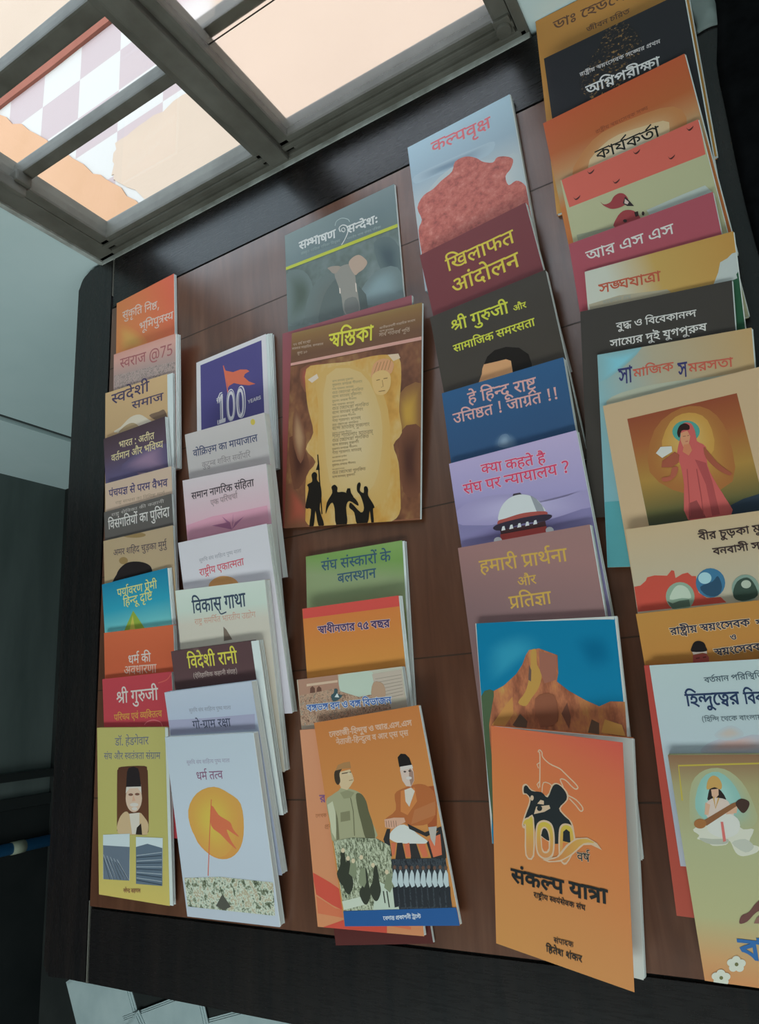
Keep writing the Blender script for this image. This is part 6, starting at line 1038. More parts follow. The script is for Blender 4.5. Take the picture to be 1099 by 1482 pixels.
 [[529,-11,-170,0,-204,80,1,67,0,54,63,40,-56,22,-76,60,1,40,0,28,40,40,35,13,46,18,116,14,85,0,137,0,1,86,-539,0,1,71,1399,0,1,-71,-207,0,1,-563,-161,0,1,113,-46,-24,-138,-52,-190,-36],[1029,551,-325,0,1,-157,-295,0,-62,0,-52,-6,-17,-7,-30,-12,1,-22,0,-22,48,-35,41,-13,96,23,127,0,26,0,76,-3,70,-4,21,-3,-11,-72,-36,3,-88,6,-45,0,-124,0,-124,-45,1,-41,0,-42,118,-40,97,0,158,0,236,84,105,68]],
 [[1107,551,1,-551,-161,0,1,180,-58,-19,-160,-29,-109,0,-170,0,-238,97,-41,93,190,20,154,71,1,54,0,50,-94,51,-73,0,-50,0,-64,-24,1,-23,0,-51,163,-9,-15,-70,-130,9,-152,61,1,58,0,56,146,57,107,0,82,0,150,-35,96,-72,1,-56,0,-74,-160,-92,-147,-29,46,-36,116,-35,103,0,104,0,148,40,65,32,1,276,-163,0,1,71,533,0,1,-71]],
 [[427,-165,-150,103,-140,261,1,138,0,140,138,253,153,102,163,0,-136,-106,-146,-254,1,-136,0,-133,144,-259,141,-109]],
 [[1137,551,-187,0,1,-171,0,-51,-30,-60,-35,-23,-74,-48,-161,-6,-31,74,44,4,62,11,21,11,24,12,22,35,1,41,1,171,-465,0,1,-198,0,-46,12,-58,40,-38,80,-31,69,-20,221,-62,126,-36,106,-65,1,-50,0,-40,-66,-71,-27,-20,-143,42,26,20,46,45,1,22,0,19,-32,29,-96,35,-97,28,-173,50,-78,23,-110,49,-27,34,-32,36,1,68,1,235,-157,0,1,71,1137,0],[789,615,-42,79,-82,91,-100,38,-67,0,-44,0,-68,-9,-27,-5,-47,73,78,14,105,0,108,0,158,-51,126,-123,57,-107]],
 [[121,-165,136,106,144,256,1,133,0,134,-142,259,-139,109,165,0,150,-103,140,-262,1,-138,0,-139,-140,-254,-149,-101]],
 [[99,338,485,0,1,-82,-483,0]],
 [[1247,551,1,-551,-161,0,1,325,-62,-15,-142,-17,-99,0,-100,0,-166,20,-63,13,-94,-29,-100,-53,1,-36,0,-20,40,-41,104,-27,95,0,22,0,23,1,-12,18,1,18,0,32,80,27,51,0,82,0,88,-52,1,-28,0,-28,-50,-32,-45,-10,36,-23,76,-41,55,-26,-115,-41,-54,31,-98,61,-31,26,-24,-2,-56,-1,-25,0,-118,0,-180,41,-100,71,1,43,0,55,138,73,99,28,-88,29,-92,71,1,46,0,53,162,72,153,0,124,0,178,-58,1,-59,0,-48,-92,-66,-81,-28,38,-5,86,-4,45,0,92,0,158,21,77,26,1,140,-177,0,1,71,549,0,1,-71],[307,502,0,-33,84,-53,67,-17,150,49,1,58,0,24,-68,36,-79,0,-68,0,-84,-34]],
 [[875,632,74,0,116,-21,45,-25,36,-19,46,-68,1,-62,1,-116,403,0,1,230,-261,0,1,71,631,0,1,-71,-205,0,1,-551,-161,0,1,250,-401,0,1,-37,0,-33,-58,-29,-39,0,-42,0,-92,30,-76,46,-15,23,-451,0,1,-37,0,-33,-58,-29,-37,0,-38,0,-84,25,-72,39,-46,44,1,19,0,18,54,25,69,0,53,0,1,230,-251,0,1,71,755,0,54,10],[415,321,619,0,1,105,0,47,-20,50,-21,15,-40,30,-85,0,-54,0,-56,-26,1,-21,0,-28,94,-30,115,-3,-15,-71,-150,6,-178,61,1,64,0,17,7,14,-209,0]],
 [[1187,622,1,-71,-207,0,1,-551,-161,0,1,191,-60,-17,-148,-28,-99,0,-80,0,-130,27,-41,21,-50,27,-48,73,1,64,1,193,-157,0,1,71],[817,551,-405,0,407,-264],[379,240,46,-23,101,0,52,0,100,16,45,12,-401,262,1,-138,0,-41,12,-48,26,-29]],
 [[157,435,0,26,72,38,51,0,50,0,72,-38,1,-26,0,-26,-72,-38,-49,0,-50,0,-72,38],[157,118,0,26,72,38,51,0,50,0,72,-38,1,-26,0,-26,-72,-38,-49,0,-50,0,-72,38]],
 [[1215,551,1,-688,-161,0,1,76,-48,-14,-132,-20,-81,0,-98,0,-154,39,-88,70,1,47,0,72,198,81,163,0,36,0,114,-5,29,-5,-11,-69,-32,4,-78,7,-37,0,-102,0,-116,-45,1,-44,0,-43,116,-40,89,0,74,0,120,28,45,19,1,227,-140,5,-288,37,-109,24,-86,-28,-182,-57,-93,-27,-95,68,82,20,154,43,75,21,-106,38,-82,72,1,39,0,53,170,76,147,0,132,0,172,-73,1,-59,0,-43,-90,-69,-69,-27,166,-32,249,-8,1,230,-127,0,1,71,497,0,1,-71],[497,393,66,22,74,54,1,31,0,34,-80,32,-67,0,-58,0,-94,-34,1,-35,0,-24,68,-54]],
 [[1213,622,1,-71,-209,0,1,-551,-153,0,-60,60,-210,101,-272,70,-153,12,-77,96,192,58,410,94,219,33,-45,-42,1,69,-867,0,1,71],[849,474,43,-28,-152,-25,-336,-73,-141,-44,108,-12,244,-58,208,-88,57,-58,-17,0,-4,23,-6,46,1,32]],
 [[713,622,1,-71,-39,0,-62,-7,-144,-47,-128,-75,-82,-100,1,-60,0,-72,86,-85,128,-36,65,0,50,0,68,10,45,13,71,-61,-52,-20,-124,-16,-61,0,-126,0,-194,66,-110,119,1,80,0,82,124,133,210,92,129,21,-127,-33,-36,-2,-84,-2,-51,0,-279,0,1,71]],
 [[1813,622,1,-71,-907,0,1,-298,-27,20,80,45,204,78,240,65,137,25,131,-64,-38,-35,-46,-66,-22,-72,1,-44,0,-49,32,-90,39,-56,-149,-17,-36,58,-40,111,1,60,0,41,24,72,42,57,23,18,25,-5,-114,-23,-214,-66,-210,-86,-109,-55,-117,40,1,145,9,10,-4,20,-4,40,1,20,1,101,-769,0,1,71],[391,475,84,0,140,-27,126,-51,61,-36,-1,-89,-86,56,-202,75,-95,0,-66,0,-92,-34,1,-34,0,-27,74,-38,75,-16,-73,-71,-112,23,-126,81,1,51,0,45,86,61,138,31]],
 [[1265,622,1,-71,-209,0,1,-551,-153,0,1,135,37,-53,-70,53,-142,90,-158,56,-93,0,-74,0,-102,-38,1,-38,0,-33,96,-45,95,-16,-49,-77,-108,19,-134,54,-62,65,1,36,0,48,94,64,146,33,75,0,120,0,182,-44,138,-74,57,-46,-33,-3,-4,23,-4,47,1,25,1,270,-919,0,1,71],[599,323,0,-6,-2,-12,-1,-6,-151,23,-4,58,-72,70,-156,37,-133,7,27,72,93,-13,96,-4,150,-31,104,-56,54,-83]],
 [[553,622,1,-71,-209,0,1,-551,-153,0,1,469,-24,34,-94,48,-73,0,-15,0,1,71,31,0,48,0,104,-31,33,-32,-2,5,-4,36,1,13,1,75,109,0,45,-66]],
 [[815,50,-164,0,-284,81,-226,182,-81,153,153,20,70,-124,166,-160,218,-76,147,0,94,0,128,23,78,42,36,55,1,32,0,42,-64,69,-116,40,-77,0,-80,0,-70,-34,1,-28,0,-10,8,-22,11,-14,-153,-15,-12,19,-14,36,1,19,0,39,78,53,138,28,89,0,124,0,188,-57,108,-102,1,-67,0,-63,-106,-101,-216,-60],[1435,622,1,-71,-1453,0,1,71]],
 [[1213,622,1,-71,-209,0,1,-551,-153,0,-60,60,-210,101,-272,70,-153,12,-77,96,192,58,410,94,219,33,-45,-42,1,69,-867,0,1,71],[849,474,43,-28,-152,-25,-336,-73,-141,-44,108,-12,244,-58,208,-88,57,-58,-17,0,-4,23,-6,46,1,32],[371,-6,-50,0,-70,32,1,26,0,26,70,34,51,0,50,0,70,-34,1,-26,0,-26,-70,-32]],
 [[-267,-17,493,-197,-85,-54,-509,187]],
 [[1385,622,1,-71,-209,0,1,-551,-153,0,1,353,47,-63,-62,41,-90,44,-41,0,-28,0,-48,-16,-60,-45,-49,-46,-54,-49,-88,-63,-98,-29,-69,0,-54,0,-98,22,-98,51,-55,44,123,37,54,-48,72,-30,43,0,34,0,62,21,74,52,49,45,47,33,52,54,96,41,59,0,66,0,106,-37,71,-38,-39,-1,-8,23,-4,41,1,21,1,93,-1039,0,1,71],[543,271,-20,68,-42,80,-51,22,-50,23,-172,23,-129,8,31,76,109,-20,114,-9,152,-28,94,-45,48,-66,9,-47]],
 [[-571,-266,-54,0,-128,23,-90,50,1,42,0,51,156,61,141,0,124,0,230,-45,238,-80,135,-53,-89,-54,-134,56,-220,74,-196,38,-95,0,-72,0,-72,-28,1,-22,0,-28,78,-23,53,0,74,0,90,31,48,46,16,49,1,19,1,67,155,0,1,-53,0,-28,-26,-75,-78,-71,-152,-47]],
 [[803,63,-118,0,-216,42,-190,93,-158,155,-61,112,153,20,68,-123,168,-153,220,-70,143,0,148,0,152,64,1,65,0,31,-32,44,-15,15,121,0,-56,-29,-122,-46,-138,-26,-81,0,-78,0,-120,30,-68,57,1,40,0,44,124,91,149,34,-40,-1,-102,-1,-49,0,-615,0,1,71,1875,0,1,-71,-625,0,-48,0,-76,2,-33,1,-168,-38,-172,-62,-60,-51,1,-23,0,-28,64,-24,41,0,76,0,120,35,77,33,173,-31,18,-20,24,-59,1,-32,0,-50,-90,-87,-202,-54],[1603,205,0,-49,32,-90,39,-56,-149,-17,-36,58,-40,111,1,60,0,53,38,84,27,29,-152,1,-214,37,-144,69,-49,48,153,16,32,-29,98,-45,156,-26,115,0,28,0,52,2,31,1,79,-70,-48,-45,-40,-86]],
 [[1483,622,1,-71,-209,0,1,-551,-153,0,1,335,13,-26,-44,32,-98,38,-57,0,-30,0,-62,-11,-42,-30,1,-31,0,-11,2,-17,3,-8,-129,-5,-8,41,-72,57,-104,30,-59,0,-54,0,-76,-21,-40,-35,1,-22,0,-40,118,-56,109,-19,-53,-74,-96,15,-152,52,-88,76,1,50,0,45,88,65,148,36,89,0,106,0,152,-39,65,-43,-29,-1,20,33,114,35,63,0,72,0,104,-28,63,-26,-17,-15,-2,21,-4,42,1,22,1,84,-1137,0,1,71]],
 [[247,314,126,-38,226,-105,186,-120,65,-59,-129,-33,-82,63,-162,101,-194,86,-133,41],[157,486,0,41,74,61,128,34,81,0,80,0,128,-34,74,-61,1,-41,0,-41,-74,-62,-128,-34,-79,0,-80,0,-128,34,-74,61],[295,486,0,-34,82,-38,63,0,64,0,80,39,1,33,0,34,-80,37,-63,0,-62,0,-82,-39]],
 [[1697,622,1,-71,-1435,0,-31,9,84,-10,170,-44,146,-51,45,-23,11,-56,-72,-16,-158,-38,-146,-38,-55,-19,-21,17,156,-16,236,-50,188,-70,87,-47,-2,17,-2,36,1,19,1,339,27,0,110,0,206,-18,178,-42,69,-36,48,-25,58,-63,1,-38,0,-33,-54,-59,-120,-38,-99,0,-30,0,-58,2,-27,3,11,71,12,-1,36,-1,21,0,98,0,58,38,1,26,0,51,-206,78,-177,9,1,-434,-153,0,-82,56,-198,84,-262,57,-179,15,-71,91,62,21,136,38,142,36,69,16,-76,29,-198,45,-133,14,63,68,5,-19,-181,0,1,71]],
 [[1273,622,1,-71,-209,0,1,-551,-153,0,-84,56,-204,85,-268,58,-183,13,-71,91,62,21,136,38,142,36,69,16,-76,29,-198,45,-133,14,63,68,5,-19,-181,0,1,71],[909,551,-637,0,-41,9,84,-10,170,-44,146,-51,45,-23,11,-56,-72,-16,-158,-38,-146,-38,-55,-19,-23,15,172,-12,258,-56,200,-80,85,-49,-25,-4,-2,21,-4,49,1,22],[361,-6,-50,0,-70,32,1,26,0,26,70,34,51,0,50,0,70,-34,1,-26,0,-26,-70,-32]],
 [[1375,622,1,-71,-209,0,1,-551,-153,0,1,512,11,20,-6,17,-4,36,1,22,1,81,107,0,49,-66],[723,629,78,0,132,-30,104,-54,33,-36,-7,-105,-62,72,-168,80,-103,0,-78,0,-96,-43,1,-42,0,-40,130,-51,145,-3,-13,-77,-132,4,-170,46,-80,75,1,49,0,53,84,69,134,33],[155,629,84,0,150,-34,96,-74,1,-60,0,-41,-80,-74,-166,-46,-129,0,-11,77,102,1,116,27,48,42,1,21,0,41,-104,47,-105,0,-36,0,-70,-5,-47,-6,-15,75,50,5,78,4]],
 [[553,551,-209,0,1,-551,-153,0,1,551,-207,0,1,71,209,0,-8,65,-118,88,-190,51,-242,22,-133,0,-118,0,-170,-13,-92,-24,1,-19,0,-19,96,-10,59,0,193,0,106,0,124,-18,39,-20,38,-19,32,-52,1,-39,-133,0,-2,24,-20,31,-21,8,-20,8,-58,6,-51,0,-197,0,-82,0,-124,11,-39,10,-50,14,-40,40,1,22,0,58,260,70,267,0,406,0,438,-143,21,-152,205,0]],
 [[531,622,1,-71,-139,0,121,22,-82,-33,-84,-53,-28,-54,1,-38,0,-33,32,-74,34,-79,1,-43,0,-36,-32,-67,-86,-57,-158,-44,-125,-14,-41,69,128,15,122,45,38,58,1,33,0,40,-32,76,-34,74,1,35,0,38,28,57,68,53,59,31,31,-21,-363,0,1,71]],
 [[881,629,80,0,114,-38,51,-49,109,66,123,14,64,-25,96,-75,1,-51,0,-53,-98,-84,-172,-62,-111,-22,-61,73,134,25,158,67,1,55,0,25,-44,47,-51,17,99,22,-199,-122,-121,-2,-18,52,-82,47,-63,0,-36,0,-60,-15,-34,-29,1,-22,0,-32,96,-40,109,-2,-9,-77,-110,4,-138,41,-64,67,1,42,0,47,70,60,114,29],[415,629,72,0,128,-31,82,-66,1,-52,0,-36,-64,-66,-134,-41,-105,0,-13,77,116,1,84,46,1,25,0,33,-86,37,-85,0,-36,0,-54,-6,-33,-5,-15,75,42,5,68,4],[1039,32,-218,0,-378,86,-292,190,-93,156,149,23,88,-134,236,-167,310,-78,197,0,154,0,186,53,1,57,0,41,-104,55,-77,16,163,33,90,-25,92,-76,1,-50,0,-54,-120,-81,-222,-45]],
 [[727,284,-126,0,-144,63,1,55,0,23,28,45,17,16,161,-24,-14,-10,-24,-30,1,-16,0,-27,60,-24,49,0,44,0,88,17,100,52,59,51,203,-22,-103,-31,-52,-45,-116,-61,-138,-32],[1223,0,-149,0,-22,45,-94,42,-81,0,-58,0,-110,-8,-128,-9,-85,0,-60,0,-138,14,-124,39,-78,76,1,63,0,22,12,50,9,19,155,-12,-8,-16,-10,-38,1,-22,0,-53,78,-52,112,-16,55,0,74,0,116,9,104,8,57,0,76,0,112,-25,39,-30,1,220,0,17,4,35,5,18,25,30,123,27],[1433,622,1,-71,-1451,0,1,71]],
 [[557,629,122,0,154,-40,72,-64,1,-38,0,-67,-160,-74,-153,0,-80,0,-164,23,-67,18,53,67,62,-16,124,-19,63,0,56,0,76,15,38,29,1,22,0,32,-96,41,-93,0,-96,0,-136,-36,-74,-60,1,-38,0,-41,70,-63,178,-59,163,-36,128,-28,162,-48,96,-49,46,-57,11,-38,-143,-15,-12,29,-38,41,-76,36,-140,39,-115,25,-166,37,-212,75,-100,93,1,61,0,55,110,92,204,56]],
 [[1001,300,-140,0,-186,75,-49,62,25,2,-14,-32,-62,-64,-102,-43,-75,0,-58,0,-102,21,-102,51,-57,45,123,36,58,-49,74,-28,45,0,48,0,74,32,44,76,5,67,139,0,16,-37,52,-65,78,-50,106,-28,71,0,70,0,74,37,1,34,0,38,-82,69,-57,26,161,16,32,-14,62,-45,40,-57,1,-33,0,-67,-160,-75],[1457,622,1,-71,-1475,0,1,71],[655,247,112,0,176,-43,154,-75,73,-48,-33,-80,-66,47,-146,79,-158,49,-85,0,-60,0,-62,-25,1,-22,0,-20,62,-27,67,-12,-69,-69,-66,12,-98,39,-56,50,1,28,0,38,74,52,120,27],[1229,368,1,-368,-153,0,1,75,7,42,-4,24,-2,49,1,25,1,128]],
 [[1453,622,1,-71,-209,0,1,-551,-153,0,1,396,45,-64,-82,60,-136,85,-122,54,-124,25,-71,0,-80,0,-130,-30,-108,-50,-45,-29,-15,-2,32,10,62,10,39,0,116,0,108,-63,1,-46,0,-11,-4,-20,-3,-5,-33,6,24,13,44,24,50,24,27,13,249,116,99,-53,-567,-268,-117,55,165,78,-71,-43,-59,-23,30,17,42,39,1,25,0,25,-60,30,-57,0,-32,0,-60,-8,-31,-10,-151,72,80,53,168,79,184,45,107,0,112,0,180,-42,168,-83,93,-63,-35,5,-6,24,-4,56,1,32,1,130,107,0,47,-66]],
 [[553,622,1,-71,-209,0,1,-551,-153,0,1,551,-207,0,1,71,185,0,-32,19,-66,42,-25,21,68,59,156,97,212,57,151,0,106,0,194,-26,188,-49,192,-69,105,-42,-83,-54,-138,56,-222,74,-202,37,-113,0,-110,0,-162,-38,-118,-68,-47,-45,16,-15,56,-36,37,-20]],
 [[1635,622,1,-71,-649,0,1,-62,1,-16,1,-473,-153,0,-58,59,-208,104,-266,71,-145,9,-77,96,194,56,388,88,219,34,-43,-42,1,76,-849,0,1,71],[831,467,43,-29,-102,-14,-218,-46,-206,-50,-85,-24,112,-11,238,-62,198,-89,49,-52,-15,-2,-4,23,-6,46,1,32],[1523,288,0,-33,-52,-59,-120,-38,-99,0,-32,0,-58,2,-27,3,13,72,12,-1,34,-1,23,0,96,0,58,37,1,26,0,53,-206,75,-201,14,7,75,154,-8,252,-61,152,-95]],
 [[991,303,-138,0,-174,70,-53,64,25,2,-14,-32,-62,-64,-102,-43,-75,0,-58,0,-102,21,-102,51,-57,45,123,36,58,-49,74,-28,45,0,48,0,74,32,44,76,5,67,139,0,16,-37,52,-65,78,-50,106,-28,71,0,70,0,74,37,1,34,0,38,-82,69,-57,26,161,16,32,-14,62,-45,40,-57,1,-33,0,-70,-164,-69],[1461,622,1,-71,-1479,0,1,71],[1241,369,1,-369,-153,0,-66,40,-146,57,-174,39,-109,12,-69,78,120,39,290,74,157,24],[1087,303,-70,-15,-150,-38,-138,-40,-55,-17,13,9,132,-19,202,-58,75,-37,-2,17,-4,44,1,13]],
 [[1009,305,-138,0,-186,70,-49,62,25,2,-14,-32,-62,-64,-102,-43,-75,0,-58,0,-104,21,-100,51,-57,45,123,36,58,-49,74,-28,45,0,50,0,72,32,44,76,5,67,139,0,16,-37,52,-65,78,-50,106,-28,71,0,70,0,74,37,1,34,0,38,-82,69,-57,26,161,16,32,-14,62,-45,40,-57,1,-33,0,-67,-152,-70],[1477,622,1,-71,-1495,0,1,71],[863,-55,-164,0,-286,59,-234,136,-87,114,151,25,70,-91,176,-114,226,-54,143,0,180,0,148,67,1,56,0,33,-50,50,-98,28,-69,0,-48,0,-60,-16,-30,-27,1,-17,0,-7,10,-27,9,-11,-149,-14,-12,17,-14,40,1,14,0,37,80,50,132,26,77,0,124,0,168,-49,86,-81,1,-49,0,-59,-108,-88,-210,-48]],
 [[765,301,101,-15,-80,-19,-170,-19,-77,0,-196,0,-200,87,1,76,0,45,76,76,130,58,162,32,87,0,72,0,120,-18,45,-20,40,-19,48,-54,1,-56,1,-312,0,-25,20,-28,60,-12,59,-1,-15,-77,-106,2,-122,26,-48,53,1,41],[533,322,84,0,124,17,69,18,-43,-19,1,101,0,37,-14,41,-27,13,-20,11,-62,10,-45,0,-52,0,-104,-22,-84,-39,-52,-53,1,-31,0,-48,126,-36]],
 [[1287,622,1,-71,-209,0,1,-551,-153,0,-98,58,-208,85,-264,56,-183,13,-71,91,100,32,236,63,129,27,119,7,5,-56,-100,-22,-216,-53,-81,-26,146,-14,230,-51,186,-70,81,-41,0,17,-4,36,1,19,1,141,9,22,-2,24,-6,51,1,25,1,117,-941,0,1,71],[155,569,83,-14,124,-17,254,-61,232,-79,91,-43,-1,-91,-76,42,-198,76,-224,63,-232,46,-107,11]],
 [[-507,707,653,210,77,-57,-637,-216]],
 [[1413,622,1,-71,-209,0,1,-551,-153,0,-56,41,-144,76,-176,64,-212,46,-127,11,-47,93,97,-35,186,-16,258,-65,174,-80,55,-38,-2,23,-2,46,1,27,1,495,107,0,47,-66],[901,470,0,-58,-126,-81,-218,-47,-137,-8,-93,9,-39,46,162,6,206,35,98,57,1,37,0,31,-56,50,-61,24,111,54,68,-31,90,-79],[365,430,-122,0,-144,63,1,55,0,23,26,42,19,15,153,-21,-14,-10,-20,-29,1,-16,0,-26,58,-25,47,0,40,0,88,16,94,48,47,47,111,13,5,-50,-40,-44,-112,-65,-142,-36]],
 [[581,629,126,0,188,-49,186,-100,121,-79,-109,-39,-74,52,-122,73,-114,47,-120,22,-69,0,-76,0,-130,-22,-110,-36,-45,-20,-15,-1,32,9,74,11,47,0,106,0,92,-61,1,-40,0,-8,-2,-17,-3,-8,-217,-64,42,18,52,36,1,30,0,18,-52,33,-59,0,-32,0,-66,-11,-31,-10,-145,72,80,43,168,64,184,37],[997,474,-563,-236,-107,59,185,71,25,2,22,11,42,18,44,19,27,10,237,98],[1473,622,1,-71,-229,0,1,-343,-153,45,1,143,11,50,-6,24,-4,56,1,32,1,130,107,0,47,-66],[891,-61,-128,0,-230,34,-196,72,-164,115,-63,81,149,26,66,-80,168,-114,234,-59,165,0,126,0,140,29,58,47,1,28,0,41,-110,56,-91,0,-46,0,-60,-15,-28,-24,1,-16,0,-7,6,-22,7,-8,-145,-14,-12,17,-10,35,1,10,0,37,78,50,128,25,75,0,114,0,162,-48,86,-76,1,-44,0,-50,-100,-80,-208,-46]],
 [[485,500,158,0,194,-53,92,-81,1,-41,0,-82,-230,-96,-225,-6,21,11,90,-13,200,-48,204,-63,95,-38,-91,-53,-124,46,-206,67,-200,50,-224,38,-141,16,31,69,70,-10,130,-9,93,0,142,0,154,34,60,54,1,28,0,53,-156,57,-119,0,-72,0,-88,-14,-38,-27,1,-19,0,-8,8,-17,5,-7,-145,-15,-10,15,-12,33,1,13,0,37,88,52,154,27],[351,465,-10,32,-100,49,-93,10,49,45,93,-12,112,-22,102,-56,9,-43],[1081,622,1,-71,-1099,0,1,71]],
 [[381,116,15,-11,-18,-35,-54,-76,-62,-76,-33,-37,-133,0,30,59,50,124,15,52]],
 [[-353,-241,-60,0,-122,21,-80,46,1,37,0,50,160,50,113,1,1,44,155,0,1,-64,-65,-46,-14,1,-38,1,-21,0,-68,0,-72,-20,1,-20,0,-19,64,-20,49,0,84,0,136,40,63,37,90,-20,222,-64,91,-32,-83,-53,-74,28,-152,46,-59,14,-40,-18,-96,-26,-110,-14]],
 [[575,0,-170,0,-158,73,1,49,0,39,100,66,123,17,59,-77,-62,-7,-54,-22,1,-18,0,-20,82,-25,81,0,124,0,136,60,1,46,0,30,-48,47,-112,52,-97,34,-124,44,-142,60,-58,51,1,30,0,23,54,55,51,24,133,-35,-28,-15,-36,-30,1,-15,0,-13,16,-24,52,-28,102,-39,85,-29,116,-39,136,-66,58,-69,1,-47,0,-56,-106,-82,-186,-44]],
 [[581,91,-126,0,-198,48,-112,99,1,75,0,59,96,105,202,67,159,0,162,0,192,-62,86,-101,1,-61,0,-59,-98,-105,-202,-65],[603,473,-84,0,-134,-38,-78,-73,1,-51,0,-41,54,-68,122,-40,101,0,90,0,134,41,72,73,1,48,0,46,-62,67,-122,36]],
 [[1227,622,1,-71,-907,0,1,-298,-27,20,80,45,204,78,240,65,137,25,131,-64,-38,-35,-46,-66,-22,-72,1,-44,0,-49,32,-90,39,-56,-149,-17,-36,58,-40,111,1,60,0,41,24,72,42,57,23,18,25,-5,-114,-23,-216,-66,-208,-86,-109,-55,-117,40,1,336,-183,0,1,71]],
 [[1213,622,1,-71,-209,0,1,-551,-153,0,-60,60,-210,101,-272,70,-153,12,-77,96,192,58,410,94,219,33,-45,-42,1,140],[849,474,43,-28,-152,-25,-336,-73,-141,-44,108,-12,244,-58,208,-88,57,-58,-17,0,-4,23,-6,46,1,32],[481,629,24,0,56,-3,27,-2,-11,-72,-12,1,-34,1,-25,0,-60,0,-66,-25,1,-20,0,-26,92,-37,119,-23,-119,-45,-76,19,-112,43,-60,52,1,32,0,27,56,48,116,30]],
 [[761,42,-107,-54,-112,49,-198,100,-152,88,-43,31,-44,31,-22,36,1,17,0,19,60,34,69,0,50,0,74,-23,31,-20,42,19,30,59,1,30,0,30,-18,48,-13,15,-401,0,1,71,989,0,52,10,65,0,82,0,150,-35,96,-72,1,-56,0,-74,-160,-92,-147,-29,46,-36,116,-35,103,0,104,0,148,40,65,32,1,276,-163,0,1,71,533,0,1,-71,-205,0,1,-551,-161,0,1,180,-58,-19,-160,-29,-109,0,-138,0,-212,65,-57,62,-96,-8,-111,0,-84,0,-186,15,-65,11,-40,-13,-49,-11,82,-52,222,-110],[739,322,82,0,138,6,81,9,126,21,106,64,1,45,0,50,-94,51,-73,0,-50,0,-64,-24,1,-23,0,-51,163,-9,-15,-70,-130,9,-152,61,1,58,0,17,9,15,-297,0,14,-17,20,-46,1,-30,0,-42,-38,-62,-33,-21,104,-11]],
 [[1229,622,1,-71,-209,0,1,-551,-153,0,1,243,33,-56,-66,46,-156,74,-164,44,-77,0,-74,0,-102,-39,1,-38,0,-30,84,-43,89,-17,-75,-71,-122,25,-138,85,1,54,0,49,94,65,146,32,77,0,104,0,172,-36,150,-62,69,-41,-27,-4,-6,23,-4,45,1,23,1,180,-883,0,1,71]],
 [[627,0,-152,0,-240,58,-136,111,1,79,0,80,178,133,328,115,225,53,79,-54,-20,-13,-18,-28,1,-15,0,-29,94,-35,75,0,6,0,16,0,9,1,67,-56,-112,-31,-156,-56,-80,-58,1,-34,0,-28,84,-49,117,0,20,0,38,1,15,1,67,-85,-100,-29,-254,-32],[641,71,64,0,88,5,80,9,49,6,-3,-2,-146,9,-138,72,1,52,0,39,70,67,142,64,107,34,-3,-25,-70,4,-94,31,-48,46,1,25,0,11,8,20,9,9,19,-14,-150,-37,-228,-91,-130,-106,1,-61,0,-62,112,-74,174,-31]],
 [[1231,310,0,-55,-84,-77,-136,-50,-166,-27,-83,-4,-41,23,110,-8,206,-27,216,-43,119,-31,-69,-60,-156,42,-326,57,-346,35,-183,9,19,72,58,-6,130,-8,89,0,178,0,218,46,100,73,1,39,0,53,-134,56,-117,0,-14,0,-30,-1,-15,-2,-19,65,20,1,62,1,21,0,116,0,150,-35,84,-54,34,-60],[455,217,-68,0,-104,16,-31,16,-30,15,-38,48,1,47,1,200,155,0,1,-38,-3,-45,2,-12,2,-27,1,-17,1,-61,0,-26,18,-24,15,-8,30,-15,69,0,86,0,126,32,70,45,1,21,0,19,-56,10,-47,0,-11,0,-104,0,-164,36,-53,31,27,64,34,-19,76,-29,112,-15,89,0,99,0,22,0,14,-12,25,-6,40,-10,56,-36,1,-29,0,-49,-118,-77,-202,-45],[-19,551,1,71,1415,0,1,-71]],
 [[449,87,-72,0,-128,46,-59,48,117,37,40,-31,58,-24,39,0,40,0,60,25,51,31,30,20,20,34,1,16,0,42,-56,62,-104,34,-71,0,-62,0,-62,-27,1,-23,0,-11,12,-22,9,-11,-143,-17,-20,21,-14,38,1,14,0,38,80,47,128,22,71,0,116,0,168,-50,90,-97,1,-69,0,-11,-2,-21,-1,-8,-95,28,52,41,146,65,204,48,139,14,107,-57,-50,-43,-56,-95,1,-49,0,-46,38,-89,33,-47,-149,-17,-34,53,-42,105,1,55,0,39,42,84,41,39,55,-6,-74,-6,-154,-33,-150,-62,-71,-52,-62,-45,-88,-54,-88,-23],[141,601,93,-12,112,-22,102,-56,9,-43,-157,-3,-10,32,-100,49,-93,10],[965,431,-134,0,-190,76,-55,67,165,14,26,-40,72,-40,80,-14,37,0,72,0,64,33,1,22,0,17,-34,25,-21,6,175,9,16,-12,16,-29,1,-17,0,-40,-76,-51,-130,-26],[1473,622,1,-71,-287,0,-21,0,-447,0,-23,0,-709,0,1,71]],
 [[845,43,-130,0,-228,42,-198,98,-164,162,-65,120,153,20,72,-132,182,-161,230,-73,147,0,106,0,150,38,80,67,1,43,0,30,-24,48,-42,39,-25,14,97,78,76,-55,72,-104,1,-51,0,-63,-112,-101,-214,-59],[769,284,-126,0,-144,63,1,55,0,23,28,45,17,16,161,-24,-14,-10,-24,-30,1,-16,0,-27,60,-24,49,0,42,0,84,16,98,47,59,48,127,10,-15,-54,-54,-45,-118,-61,-138,-32],[1463,622,1,-71,-1481,0,1,71]],
